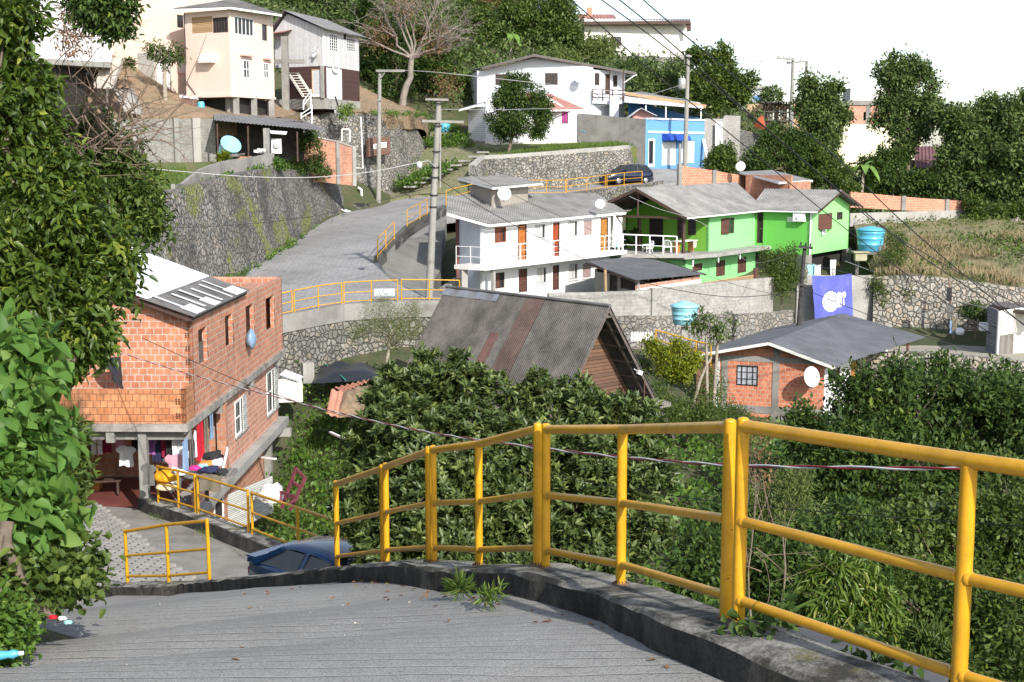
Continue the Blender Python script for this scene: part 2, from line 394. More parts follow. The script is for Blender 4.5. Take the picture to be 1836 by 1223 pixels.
def m_ground(name, cols, scale=.6, bst=.5):
 m, nt, bs = newmat(name); co = coords(nt)
 c = mix(nt, ramp(nt, noise(nt, co, scale, 8, .65), [(.38, 0), (.62, 1)]), cols[0], cols[1])
 c = mix(nt, ramp(nt, noise(nt, co, scale * 4.3, 6, .7), [(.45, 0), (.62, .8)]), c, cols[2])
 c = mix(nt, 1.0, c, ramp(nt, noise(nt, co, scale * 40, 4, .7), [(.25, .6), (.75, 1.25)]), 'MULTIPLY')
 setc(nt, bs, c); bs.inputs['Roughness'].default_value = 1.0; bump(nt, bs, noise(nt, co, scale * 14, 6, .7), bst, .08)
 return m
L['ground'] = m_ground('soil_and_weeds', ((.055, .065, .025), (.10, .085, .05), (.04, .07, .015)))
L['dirt'] = m_ground('orange_dirt', ((.27, .165, .10), (.17, .135, .075), (.31, .235, .165)), .8)
L['drygrass'] = m_ground('dry_grass_ground', ((.27, .215, .13), (.19, .165, .08), (.12, .145, .045)), .7)
L['greengrass'] = m_ground('green_grass_ground', ((.07, .12, .02), (.12, .15, .03), (.15, .13, .07)), 1.0)
L['track'] = m_ground('stony_track', ((.25, .21, .15), (.17, .17, .09), (.08, .13, .025)), .8)
L['sand'] = m_ground('sandy_path', ((.42, .37, .30), (.36, .32, .26), (.30, .29, .20)), 1.0, .3)
def m_grooved():
 m, nt, bs = newmat('grooved_road_concrete'); co = coords(nt)
 rot = N(nt, 'Mapping', i_Vector=co); rot.inputs['Rotation'].default_value = (0, 0, math.radians(7))
 sy = N(nt, 'SeparateXYZ', i_0=rot.outputs[0]).outputs[1]
 wob = N(nt, 'Math', operation='MULTIPLY_ADD', i_0=noise(nt, co, .9, 5), i_1=.14, i_2=sy).outputs[0]
 fr = N(nt, 'Math', operation='FRACT', i_0=N(nt, 'Math', operation='MULTIPLY', i_0=wob, i_1=5.2).outputs[0]).outputs[0]
 groove = ramp(nt, fr, [(0, 0), (.07, 1), (.9, 1), (1, 0)])
 brk = ramp(nt, noise(nt, co, 2.2, 6, .7), [(.38, 0), (.6, 1)])
 g = N(nt, 'Math', operation='MAXIMUM', i_0=groove, i_1=N(nt, 'Math', operation='MULTIPLY', i_0=brk, i_1=.75).outputs[0]).outputs[0]
 base = mix(nt, ramp(nt, noise(nt, co, .45, 8, .7), [(.36, 0), (.64, 1)]), (.27, .262, .245), (.40, .388, .362))
 base = mix(nt, ramp(nt, noise(nt, coords(nt, 'Object', (1, 6, 1)), 3.5, 6, .75), [(.55, 0), (.72, .7)]), base, (.52, .505, .475))
 base = mix(nt, ramp(nt, noise(nt, co, 110, 2, .6), [(.38, .75), (.5, 0)]), base, (.05, .05, .048))
 base = mix(nt, ramp(nt, noise(nt, co, 60, 3, .6), [(.66, 0), (.72, .8)]), base, (.48, .47, .45))
 base = mix(nt, ramp(nt, noise(nt, co, .9, 7, .75), [(.56, 0), (.7, .55)]), base, (.15, .138, .115))
 c = mix(nt, g, (.20, .193, .178), base)
 peb = ramp(nt, N(nt, 'TexVoronoi', i_Vector=co, i_Scale=14).outputs[0], [(.06, 1), (.1, 0)])
 c = mix(nt, N(nt, 'Math', operation='MULTIPLY', i_0=peb, i_1=ramp(nt, noise(nt, co, 1.2, 4), [(.5, 0), (.65, .7)])).outputs[0], c, (.42, .39, .35))
 setc(nt, bs, c); bs.inputs['Roughness'].default_value = .85
 h = N(nt, 'Math', operation='MULTIPLY_ADD', i_0=noise(nt, co, 45, 6, .7), i_1=.7, i_2=g).outputs[0]
 bump(nt, bs, h, .6, .03); return m
L['groove'] = m_grooved()
def m_asph():
 m, nt, bs = newmat('pale_paved_road'); co = coords(nt)
 uv = coords(nt, 'Object', (1, 1, 1))
 vo = N(nt, 'TexVoronoi', i_Vector=uv, i_Scale=3.2, i_Randomness=.35, feature='DISTANCE_TO_EDGE').outputs[0]
 c = mix(nt, ramp(nt, noise(nt, co, .22, 8, .65), [(.36, 0), (.64, 1)]), (.22, .215, .21), (.32, .315, .31))
 c = mix(nt, ramp(nt, noise(nt, co, 2.0, 6, .7), [(.5, 0), (.7, .5)]), c, (.17, .17, .165))
 c = mix(nt, 1.0, c, ramp(nt, vo, [(.03, .78), (.09, 1.0)]), 'MULTIPLY')
 setc(nt, bs, c); bs.inputs['Roughness'].default_value = .8; bump(nt, bs, noise(nt, co, 20, 5), .2, .02); return m
L['road'] = m_asph()
def m_curb():
 m, nt, bs = newmat('weathered_kerb_shaded_sides'); co = coords(nt)
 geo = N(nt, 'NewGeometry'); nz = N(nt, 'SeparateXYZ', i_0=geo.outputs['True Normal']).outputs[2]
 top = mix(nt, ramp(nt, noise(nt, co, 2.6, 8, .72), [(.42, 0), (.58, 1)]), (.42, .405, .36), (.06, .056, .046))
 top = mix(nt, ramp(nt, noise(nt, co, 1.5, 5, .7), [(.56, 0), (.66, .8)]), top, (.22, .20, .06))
 side = mix(nt, ramp(nt, noise(nt, coords(nt, 'Object', (1, 1, .8)), 3, 8, .75), [(.42, 0), (.68, 1)]), (.03, .028, .024), (.13, .122, .105))  # upright faces get a darker colour that holds their shade
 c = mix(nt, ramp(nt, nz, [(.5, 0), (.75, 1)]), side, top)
 c = mix(nt, 1.0, c, ramp(nt, noise(nt, co, 60, 4, .7), [(.3, .4), (.7, 1.5)]), 'MULTIPLY')
 setc(nt, bs, c); bs.inputs['Roughness'].default_value = .95; bump(nt, bs, noise(nt, co, 22, 8, .8), .95, .05); return m
L['kerb'] = m_curb()
# foliage
def leaves(name, cen, ax, nrm, ln, wd, mat, parent=None, simple=False, rnd=None, fold=.25, droop=.15, label=None, cat=None, kind=None, group=None, base=None):
 """one mesh of n leaf blades: cen (n,3) stalk ends, ax (n,3) blade directions, nrm (n,3) blade normals"""
 n = len(cen); ax = ax / np.linalg.norm(ax, axis=1)[:, None]
 sd = np.cross(ax, nrm); sd /= np.maximum(np.linalg.norm(sd, axis=1), 1e-6)[:, None]; up = np.cross(sd, ax)
 ln = np.broadcast_to(np.asarray(ln, float), (n,))[:, None]; wd = np.broadcast_to(np.asarray(wd, float), (n,))[:, None]
 if simple:
  vs = np.stack([cen, cen + ax * ln * .5 + sd * wd * .5, cen + ax * ln, cen + ax * ln * .5 - sd * wd * .5], 1); k = 4
  fc = np.arange(n * 4).reshape(n, 4); fl = fc
 else:
  tip = cen + ax * ln - up * ln * droop
  a = cen + ax * ln * .33; b = cen + ax * ln * .7 - up * ln * droop * .4
  vs = np.stack([cen, a + sd * wd * .5 + up * wd * fold, b + sd * wd * .38 + up * wd * fold * .7, tip, b - sd * wd * .38 + up * wd * fold * .7, a - sd * wd * .5 + up * wd * fold], 1); k = 6
  i0 = np.arange(n)[:, None] * 6
  fl = np.concatenate([i0 + np.array([[0, 1, 2, 3]]), i0 + np.array([[0, 3, 4, 5]])], 1).reshape(-1, 4)
 vv = vs.reshape(-1, 3)
 if parent is not None: b0 = np.array(BASE[parent])
 elif base is not None: b0 = np.array(base)
 else: lo = vv.min(0); hi = vv.max(0); b0 = np.array([(lo[0] + hi[0]) / 2, (lo[1] + hi[1]) / 2, lo[2]])
 me = bpy.data.meshes.new(name); nf = len(fl)
 me.vertices.add(len(vv)); me.vertices.foreach_set('co', (vv - b0).ravel().astype(np.float32))
 me.loops.add(nf * 4); me.loops.foreach_set('vertex_index', fl.ravel().astype(np.int32))
 me.polygons.add(nf); me.polygons.foreach_set('loop_start', np.arange(nf, dtype=np.int32) * 4); me.polygons.foreach_set('loop_total', np.full(nf, 4, dtype=np.int32))
 at = me.attributes.new('rnd', 'FLOAT', 'POINT')
 r = rng.random(n) if rnd is None else rnd
 at.data.foreach_set('value', np.repeat(r, k).astype(np.float32))
 me.materials.append(mat); me.update(); me.validate()
 o = bpy.data.objects.new(name, me); COL.objects.link(o)
 if parent is not None: o.parent = parent
 else: o.location = b0
 BASE[o] = V(b0)
 return tag(o, label, cat, group, kind)
def unit(a): return a / np.maximum(np.linalg.norm(a, axis=1), 1e-9)[:, None]
def lobes_sample(lobes, n, shell=.55, rough=.25):
 c = np.array([l[0] for l in lobes], float); r = np.array([l[1] if hasattr(l[1], '__len__') else (l[1],) * 3 for l in lobes], float)
 w = (r[:, 0] * r[:, 2] + r[:, 1] * r[:, 2] + r[:, 0] * r[:, 1]); w = w / w.sum()
 out_p = []; out_d = []; tot = 0
 while tot < n:
  m = n * 2; i = rng.choice(len(lobes), m, p=w); d = unit(rng.normal(size=(m, 3)))
  rad = shell + (1 - shell) * np.sqrt(rng.random(m))
  nz = 1 + rough * np.array([mnoise.noise(V(c[k] * .37 + dd * 2.3)) for k, dd in zip(i, d)])
  p = c[i] + d * r[i] * (rad * nz)[:, None]
  keep = np.ones(m, bool)
  for k in range(len(lobes)):
   q = ((p - c[k]) / r[k]); ins = ((q ** 2).sum(1) < (shell * .9) ** 2) & (i != k); keep &= ~ins
  out_p.append(p[keep]); out_d.append(d[keep]); tot += keep.sum()
 return np.concatenate(out_p)[:n], np.concatenate(out_d)[:n]
def sublobes(lobes, k=6):
 out = []
 for c, r in lobes:
  r = r if not hasattr(r, '__len__') else sum(r) / 3; out.append((c, r * .7))
  for i in range(k):
   d = V((random.gauss(0, 1), random.gauss(0, 1), random.gauss(.15, .9))).normalized(); out.append((V(c) + d * r * random.uniform(.62, .95), r * random.uniform(.24, .46)))
 return out
def crown(name, lobes, ncl, per, ln, wd, mat, parent, spread=.12, droop=0., shell=.5, simple=True, style='rand', outw=.6, rough=.35, lr=.3, tone=None):
 p, d = lobes_sample(lobes, ncl, shell, rough)
 cl_r = rng.random(ncl)
 if style == 'rosette':
  tw = unit(d * .5 + rng.normal(size=d.shape) * .35 + np.array([0, 0, .75]))
  P0 = np.repeat(p, per, 0); T = np.repeat(tw, per, 0)
  rad = unit(np.cross(T, rng.normal(size=T.shape)))
  el = rng.uniform(.15, .9, len(P0))[:, None]
  ax = unit(rad * (1 - el * .6) + T * el); nrm = unit(T - ax * (T * ax).sum(1)[:, None] + rng.normal(size=T.shape) * .12)
  cen = P0 + T * rng.uniform(-spread, spread, len(P0))[:, None] + rad * .012
 else:
  D = np.repeat(d, per, 0); P0 = np.repeat(p, per, 0)
  cen = P0 + rng.normal(size=P0.shape) * spread
  ax = unit(D * outw + rng.normal(size=P0.shape) * .6 + np.array([0, 0, -droop]))
  nrm = unit(np.array([0, 0, 1.]) + D * .5 + rng.normal(size=P0.shape) * .55)
 n = len(cen); lv = ln * rng.uniform(1 - lr, 1 + lr, n); wv = wd * lv / ln
 r = np.clip(np.repeat(cl_r, per) * .55 + rng.random(n) * .45, 0, 1)
 if tone is not None: r = np.clip(r * tone[1] + tone[0], 0, 1)
 return leaves(name, cen, ax, nrm, lv, wv, mat, parent, simple, r, .22, .12 + droop * .1)
def limb_path(a, b, k=5, wig=.12):
 a = V(a); b = V(b); L_ = (b - a).length; pts = []
 for i in range(k + 1):
  t = i / k; q = a.lerp(b, t); w = math.sin(t * math.pi) * L_ * wig
  q += V((mnoise.noise(q * .7 + V((3, 1, 7))), mnoise.noise(q * .7 + V((9, 4, 2))), .5 * abs(mnoise.noise(q * .9)))) * w; pts.append(q)
 return pts
def trunk(base, top, lobes, r0, mat, parent, nl=None, name='trunk', rtip=.25):
 mb = MB(); pth = limb_path(base, top, 6, .08); mb.tube(pth, [r0 * (1 - .45 * i / 6) for i in range(7)], 9)
 for l in (lobes if nl is None else lobes[:nl]):
  st = pth[random.choice((3, 4, 5, 6))]; e = V(l[0]); rr = l[1] if not hasattr(l[1], '__len__') else sum(l[1]) / 3
  q = limb_path(st, e, 5, .16); mb.tube(q, [r0 * .45 * (1 - (1 - rtip) * i / 5) for i in range(6)], 6)
  for s in range(4):
   d = V((random.gauss(0, 1), random.gauss(0, 1), random.gauss(.4, .7))).normalized()
   mb.tube(limb_path(q[3 + s % 3], e + d * rr * .85, 4, .15), [r0 * .16 * (1 - .2 * i) for i in range(5)], 5)
 return mb.build(name, mat, parent)
L['lf_left'] = m_leaf('glossy_tree_leaf', (.02, .045, .009), (.088, .14, .02), .4, .28, (.27, .31, .04))
L['lf_big'] = m_leaf('broad_vine_leaf', (.045, .115, .022), (.125, .235, .045), .5, .35, (.20, .30, .08))
L['lf_bush'] = m_leaf('rosette_bush_leaf', (.028, .052, .014), (.105, .145, .04), .42, .2, (.22, .26, .06), .4)
L['lf_dark'] = m_leaf('dark_evergreen_leaf', (.014, .034, .008), (.06, .105, .02), .55, .2, (.15, .20, .03), .2)
L['lf_mid'] = m_leaf('mid_green_leaf', (.024, .05, .009), (.088, .13, .022), .5, .25, (.19, .24, .05))
L['lf_far'] = m_leaf('far_tree_leaf', (.022, .05, .012), (.11, .16, .042), .55, .2, (.13, .18, .05))
L['lf_bright'] = m_leaf('bright_green_leaf', (.06, .12, .015), (.14, .23, .03), .42, .3, (.28, .34, .06))
L['lf_yellow'] = m_leaf('yellow_green_leaf', (.07, .11, .01), (.20, .23, .015), .42, .3, (.42, .40, .03))
L['lf_mango'] = m_leaf('long_mango_leaf', (.045, .095, .012), (.13, .19, .03), .32, .25, (.27, .25, .06))
L['lf_feather'] = m_leaf('feathery_leaf', (.06, .095, .022), (.15, .19, .05), .5, .35, (.24, .27, .08))
L['lf_vine'] = m_leaf('ground_vine_leaf', (.03, .075, .012), (.10, .18, .025), .42, .25, (.20, .28, .05))
L['lf_grass'] = m_leaf('grass_blade', (.05, .10, .018), (.13, .20, .035), .5, .3, (.26, .27, .08))
L['lf_dry'] = m_leaf('dry_grass_blade', (.20, .155, .085), (.36, .29, .17), .7, .2, (.16, .18, .05))
L['lf_brown'] = m_leaf('withered_leaf', (.12, .06, .03), (.24, .13, .07), .7, .2, (.16, .15, .05))
# terrain
from mathutils.geometry import delaunay_2d_cdt, intersect_point_tri_2d
class TPS:
 def __init__(s, pts):
  s.p = np.array([p[:2] for p in pts], float); z = np.array([p[2] for p in pts], float); n = len(z)
  A = np.zeros((n + 1, n + 1)); A[:n, :n] = -np.linalg.norm(s.p[:, None] - s.p[None], axis=2) + np.eye(n) * 1e-6; A[:n, n] = 1; A[n, :n] = 1
  s.w = np.linalg.solve(A, np.append(z, 0))
 def __call__(s, x, y):
  q = np.stack([np.ravel(x), np.ravel(y)], 1).astype(float); out = np.empty(len(q))
  for i in range(0, len(q), 4000): out[i:i + 4000] = -np.linalg.norm(q[i:i + 4000, None] - s.p[None], axis=2) @ s.w[:-1] + s.w[-1]
  return out
def patch(name, outline, mat, step=.6, extra=(), rough=.03, kind='structure', drop=0.0, skirt=1.2):
 t = TPS(list(outline) + list(extra)); po = [V((p[0], p[1])) for p in outline]
 bd = []
 for i, a in enumerate(po):
  b = po[(i + 1) % len(po)]; k = max(1, int((b - a).length / (step * 1.5)))
  bd += [a.lerp(b, j / k) for j in range(k)]
 nb = len(bd); xs = [p.x for p in po]; ys = [p.y for p in po]; pts = list(bd)
 def inside(x, y):
  c = False; j = nb - 1
  for i in range(nb):
   if (bd[i].y > y) != (bd[j].y > y) and x < (bd[j].x - bd[i].x) * (y - bd[i].y) / (bd[j].y - bd[i].y) + bd[i].x: c = not c
   j = i
  return c
 y = min(ys) + step / 2
 while y < max(ys):
  x = min(xs) + step / 2
  while x < max(xs):
   jx = x + random.uniform(-.2, .2) * step; jy = y + random.uniform(-.2, .2) * step
   if inside(jx, jy): pts.append(V((jx, jy)))
   x += step
  y += step
 r = delaunay_2d_cdt(pts, [(i, (i + 1) % nb) for i in range(nb)], [], 1, 1e-5)
 vs = r[0]; z = t([v.x for v in vs], [v.y for v in vs]) - drop
 mb = MB(); mb.smooth = True
 vv = [(v.x, v.y, zz + rough * mnoise.noise(V((v.x * .8, v.y * .8, 5))) + rough * .5 * mnoise.noise(V((v.x * 3, v.y * 3, 2)))) for v, zz in zip(vs, z)]
 mb.add(vv, [tuple(f) for f in r[2]])
 if skirt:
  mb.smooth = False; zb = t([p.x for p in bd], [p.y for p in bd]) - drop
  for i in range(nb):
   a = bd[i]; b = bd[(i + 1) % nb]; mb.quad((a.x, a.y, zb[i]), (b.x, b.y, zb[(i + 1) % nb]), (b.x, b.y, zb[(i + 1) % nb] - skirt), (a.x, a.y, zb[i] - skirt))
 o = struct(name, mb, mat, kind); return o, t
def G(px, d, z): q = XY(px, d); return (q.x, q.y, z)
GP = [(0, -6, -2.2), (0, 0, -2.4), (-4, 0, -2.0), (4, 0, -3.4), (-8, 0, -.5), (8, 0, -5.5), (0, 6, -3.2), (4, 6, -5), (8, 6, -7.5), (16, 6, -11), (-4, 6, -2.9), (-6, 6, -1.2), (-9, 6, 1),
      (-3, 10, -3.9), (-8, 10, -2.2), (-11, 10, 1), (2.5, 10, -6.5), (8, 12, -10), (16, 14, -13), (-9, 16, -5), (-13, 16, -1), (0.5, 16, -8.5), (5, 18, -11), (12, 20, -13.5), (20, 24, -15),
      (-3, 16, -6.6), (-6, 20, -9.2), (-13, 22, -7), (-18, 20, -2), (-14, 30, -9.6), (-20, 30, -6), (-24, 34, -3), (-10, 30, -10.1), (-6, 25, -9.6), (-1.5, 22, -10), (2, 25, -11.5), (8, 28, -13.5), (14, 32, -14.5), (24, 34, -16),
      (-4, 30, -12), (-8, 34, -12.2), (-7.6, 40, -13.6), (-12, 36, -11.2), (-7, 46, -13.8), (-12, 46, -13.5), (-16, 40, -11), (-20, 44, -8), (-24, 50, -5), (-3, 38, -13), (3, 36, -13), (9, 40, -14), (16, 44, -14.5), (26, 46, -15.5),
      (-6, 53, -12.4), (-10, 54, -12), (-15, 54, -9.5), (-4, 58, -10.8), (-6, 61, -10.2), (0, 60, -10.4), (0, 48, -11.8), (2, 50, -11.6), (6, 52, -11.8), (6, 58, -11.6), (9, 62, -13), (14, 62, -13.2), (19, 64, -13), (26, 62, -13), (34, 62, -13),
      (12, 70, -12), (18, 72, -12), (24, 70, -11.6), (34, 72, -11.6), (4, 68, -11), (8, 72, -10.8),
      (-20, 60, -8.4), (-28, 62, -5), (-16, 66, -8.2), (-8, 68, -8), (0, 68, -9), (-2, 74, -9), (-14, 80, -7.2), (-12, 90, -6.4), (-8, 84, -7), (-4, 92, -5.5), (4, 80, -9.4), (8, 88, -9), (4, 98, -5), (14, 90, -9.2), (20, 94, -9), (14, 100, -6.5), (24, 100, -8), (30, 84, -9.5), (36, 90, -9), (40, 110, -7), (28, 108, -6.8),
      (-22, 72, -3.5), (-20, 84, -2.6), (-16, 92, -3.2), (-14, 100, -3.8), (-24, 90, .8), (-30, 84, 2), (-20, 96, 1.2), (-30, 100, 5), (-16, 106, 2.0), (-22, 112, 4), (-11.8, 114, 1.5), (-14.5, 109.5, 1.2), (-8.6, 112.5, -4.2), (-6.2, 115, -2.6), (-6.5, 119, -1.0), (-5, 108, -3.6), (-8, 106, -4.4), (2, 108, -3.4), (10, 110, -3), (-4, 120, .6), (4, 118, .2), (12, 120, -.6), (18, 118, -2),
      (-14, 122, 6.5), (-24, 124, 10), (-6, 132, 8), (4, 134, 5.5), (-36, 130, 16), (-20, 144, 16), (-6, 150, 14.5), (6, 150, 11.5), (-50, 160, 24), (-20, 170, 24), (0, 175, 20), (14, 158, 10.6), (20, 136, 2.5), (14, 132, 3), (26, 150, 5), (24, 124, -1.5), (30, 130, -2.5), (40, 136, -4), (50, 130, -6), (40, 160, -2), (60, 160, -7), (60, 110, -8), (60, 80, -11), (60, 50, -16), (60, 20, -18), (-40, 40, 2), (-40, 10, 4), (-40, 80, 10), (-20, 8, 4), (40, 6, -18), (30, 190, 2), (60, 200, -6), (-50, 200, 28), (0, 210, 20)]
ground_z = TPS(GP)
def gz(x, y): return float(ground_z([x], [y])[0])
def build_ground():
 xs = np.concatenate([-np.geomspace(4000, 62, 14), np.arange(-60, 71, 1.0), np.geomspace(72, 4000, 14)])
 ys = np.concatenate([-np.geomspace(600, 12, 8), np.arange(-10, 216, 1.0), np.geomspace(218, 8000, 16)])
 X, Y = np.meshgrid(xs, ys); Xc = np.clip(X, -62, 72); Yc = np.clip(Y, -12, 216)
 Z = ground_z(Xc, Yc).reshape(X.shape); D = np.hypot(X - Xc, Y - Yc); k = np.clip(D / 260, 0, 1); k = k * k * (3 - 2 * k)
 Z = Z * (1 - k) + (-18) * k
 bump_ = np.array([mnoise.noise(V((a * .35, b * .35, 0))) for a, b in zip(X.ravel(), Y.ravel())]).reshape(X.shape) * .25
 Z = Z + bump_ * (D < 1)
 n, m = X.shape; mb = MB(); mb.smooth = True
 i = np.arange(n - 1)[:, None] * m + np.arange(m - 1)[None]; i = i.ravel()
 mb.add(np.stack([X.ravel(), Y.ravel(), Z.ravel()], 1), np.stack([i, i + 1, i + 1 + m, i + m], 1).tolist())
 return struct('ground', mb, L['ground'])
build_ground()
# foreground road and its kerb
TOPS = [(600, 868, 16.0), (688, 838, 14.0), (773, 808, 12.0), (858, 797, 11.0), (971, 769, 9.7), (1115, 770, 8.6), (1321, 765, 6.75), (1738, 825, 5.35)]
KP = [P(190, 1064, 26.6), P(227, 1047, 25.5), P(300, 1045, 24.3), P(373, 1040, 23.1)]
KP += [P(a, b, d) - V((0, 0, 1.05)) for a, b, d in TOPS] + [V((2.75, 4.0, -2.2)), V((3.9, 2.2, -2.12)), V((5.2, 0.2, -2.1)), V((7, -3, -2.2))]
def smooth_path(pts, k=6):
 out = []
 for i in range(len(pts) - 1):
  p0 = pts[max(i - 1, 0)]; p1 = pts[i]; p2 = pts[i + 1]; p3 = pts[min(i + 2, len(pts) - 1)]
  for j in range(k):
   t = j / k; out.append(.5 * ((2 * p1) + (p2 - p0) * t + (2 * p0 - 5 * p1 + 4 * p2 - p3) * t * t + (3 * p1 - p0 - 3 * p2 + p3) * t ** 3))
 return out + [pts[-1]]
KS = smooth_path(KP, 14)
def side(path, i):
 t = (path[min(i + 1, len(path) - 1)] - path[max(i - 1, 0)]); t.z = 0; t.normalize(); return V((t.y, -t.x, 0)), t   # right of travel
def kerb(name, path, inn, out, hin, hout, mat, label=None, sgn=1, rough=.03):
 """sgn=+1: road lies to the right of the path direction"""
 mb = MB(); mb.smooth = False; rows = []
 for i, p in enumerate(path):
  n, t = side(path, i); n = n * sgn; r = lambda s: V((mnoise.noise(p * 3 + V((s, 0, 0))), mnoise.noise(p * 3 + V((0, s, 3))), mnoise.noise(p * 2.3 + V((s, s, 9))))) * rough
  ic = p + n * inn
  row = [ic + V((0, 0, -hin)) + r(1) * .5, ic + V((0, 0, -hin * .45)) + r(2), ic + V((0, 0, -.025)) + r(3), ic - n * .03 + r(4)]
  for k in range(1, 4): row.append(p + n * (inn - .03) * (1 - k / 3) - n * (out - .03) * k / 3 + r(5 + k) * .8)
  row += [p - n * out + V((0, 0, -.03)) + r(10), p - n * out + V((0, 0, -hout))]
  rows.append(row)
 w = len(rows[0]); vs = [q for r_ in rows for q in r_]
 fs = [(i * w + j, i * w + j + 1, (i + 1) * w + j + 1, (i + 1) * w + j) for i in range(len(rows) - 1) for j in range(w - 1)]
 mb.add(vs, fs); mb.poly(rows[0]); mb.poly(rows[-1][::-1])
 return mb
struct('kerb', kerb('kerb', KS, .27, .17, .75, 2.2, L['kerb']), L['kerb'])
def road_sheet():
 mb = MB(); mb.smooth = True; rows = []
 for i, p in enumerate(KS):
  n, t = side(KS, i); row = []
  for k in range(26):
   o = .2 + 8.5 * (k / 25) ** 1.25
   q = p + n * o; q.z = p.z - .19 + .012 * mnoise.noise(V((q.x * 1.2, q.y * 1.2, 0))) + .02 * mnoise.noise(V((q.x * .4, q.y * .4, 4)))
   row.append(q)
  rows.append(row)
 first = [q + V((-.25, .9, -.28)) for q in rows[0]]; rows = [[q + V((-.6, 2.2, -.9)) for q in rows[0]], first] + rows
 w = 26; mb.add([q for r in rows for q in r], [(i * w + j, (i + 1) * w + j, (i + 1) * w + j + 1, i * w + j + 1) for i in range(len(rows) - 1) for j in range(w - 1)])
 return mb
struct('road', road_sheet(), L['groove'])
# railings
def rail_panel(name, bases, tops, label, group, r=.034, fr=(1.0, .53, .13), cat='railing', mat=None, flange=True):
 mat = mat or L['yellow']; rt = root(name, label, cat, sum(bases, V()) / len(bases), group)
 for k, (b, t) in enumerate(zip(bases, tops)):
  mb = MB(); end = t + (t - b).normalized() * (r * .9 if k in (0, len(bases) - 1) else -r * .5)
  mb.tube([b - V((0, 0, .05)), end], r, 10)
  if k in (0, len(bases) - 1) and flange: mb.sphere(end, r, r, r * .5, 10, 4)
  po_ = mb.build('post', mat, rt)
  if flange: mb = MB(); mb.lathe(b, [(r * 1.75, -.03), (r * 1.75, .008), (r * 1.02, .012), (r * 1.02, .03)], 9); mb.build('base_plate', L['rustplate'], po_)
 for h in fr:
  mb = MB()
  for (b0, t0), (b1, t1) in zip(zip(bases, tops), list(zip(bases, tops))[1:]):
   mb.tube([b0.lerp(t0, h), b1.lerp(t1, h)], r if h == 1.0 else r * .78, 10)
   if flange and h < 1:   # weld beads where the rail meets the posts
    for p_, q_ in ((b0.lerp(t0, h), b1.lerp(t1, h)), (b1.lerp(t1, h), b0.lerp(t0, h))): d_ = (q_ - p_).normalized(); mb.tube([p_ + d_ * r * .7, p_ + d_ * r * 1.0, p_ + d_ * r * 1.3], [r * 1.0, r * .98, r * .78], 10)
  mb.build('rail', mat, rt)
 return rt
def T(px, y, d): return P(px, y, d)
def mkpanel(specs, label, group, h=1.05, **k):
 tops = [T(*s) for s in specs]; bases = [t - V((0, 0, h)) for t in tops]
 return rail_panel('railing_panel', bases, tops, label, group, **k)
GF = 'yellow railing panels along the foreground kerb'
mkpanel([(602, 868, 16.0), (685, 840, 14.07)], 'narrow farthest panel of the foreground yellow railing, in front of the blue car roof', GF)
mkpanel([(691, 837, 13.9), (768, 809, 12.1)], 'narrow climbing yellow railing panel between the car roof panel and the wide panels', GF)
mkpanel([(776, 807, 11.9), (858, 796, 11.0), (964, 769, 9.78)], 'yellow railing panel with three posts, its rails sloping up to the right', GF)
mkpanel([(979, 770, 9.62), (1116, 770, 8.6), (1309, 766, 6.86)], 'yellow railing panel with a level top rail and three posts, centre right', GF)
mkpanel([(1332, 764, 6.66), (1738, 826, 5.35), (2290, 905, 4.3)], 'nearest and largest yellow railing panel, running out of the picture on the right', GF)
b0 = [P(229, 1045, 25.5), P(303, 1046, 24.3), P(376, 1040, 23.1)]; t0 = [P(224, 953, 25.5), P(298, 941, 24.3), P(371, 934, 23.1)]
rail_panel('railing_panel', b0, t0, 'lone crooked yellow railing panel at the left end of the kerb beside the hexagon paving', GF)
# lower road, paving and its railing
def zl(d): return -8.85 - .11 * (d - 25.5)
LK = [(225, 38.4), (248, 37.2), (316, 35.2), (412, 32), (590, 27.2), (770, 23), (960, 20)]
LP = smooth_path([V((XY(a, d).x, d, zl(d) + .34)) for a, d in LK], 8)
mbk = kerb('kerb', LP, .05, .40, .8, 2.0, L['kerb'], sgn=1)
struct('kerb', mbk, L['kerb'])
lo = [(p.x + .05, p.y, zl(p.y)) for p in LP[::4]]
patch('pavement', lo + [(1.2, 19.4, zl(19.4)), (-1.0, 18.6, zl(18.6)), (-5.2, 21.5, zl(21.5)), (-6.9, 24.6, zl(24.6)), (-10.5, 25.6, zl(25.6)), (-15, 27, zl(27)), (-17.5, 33, zl(33)), (-18.5, 41.8, zl(41.8))], m_wall('paving_concrete', (.30, .285, .25), (.11, .105, .08), .8, .9, .8), .7, [(x, y, zl(y)) for y in range(20, 42, 3) for x in range(-17, 3, 3)], .006, drop=.03)
def hex_paving():
 mb = MB(); s = .175; dx = 1.5 * s; dy = math.sqrt(3) * s
 for i in range(-75, -24):
  for j in range(130, 290):
   x = i * dx * 1.0; y = 18 + (j - 100) * dy * .5 * 1.0
   if (i + j) % 2: continue
   q0 = XY(150, 39.5); q1 = XY(425, 24.5)       # the paving ends along a concrete gutter strip
   f = (y - q0.y) / (q1.y - q0.y); lim = q0.x + (q1.x - q0.x) * f
   if x > lim - .1 or y < 25.9 or y > 39.6: continue
   z = zl(y) + .032 + random.uniform(-.005, .005); r = s * .81
   top = [V((x + r * math.cos(a * math.pi / 3), y + r * math.sin(a * math.pi / 3), z - .11 * r * math.sin(a * math.pi / 3))) for a in range(6)]
   mb.add(top + [p - V((0, 0, .06)) for p in top], [tuple(range(6))] + [(k, k + 6, (k + 1) % 6 + 6, (k + 1) % 6) for k in range(6)])
 return mb
mb = MB(); a_ = XY(150, 39.5); b_ = XY(425, 24.5); lx = lambda y: a_.x + (b_.x - a_.x) * (y - a_.y) / (b_.y - a_.y) - .2
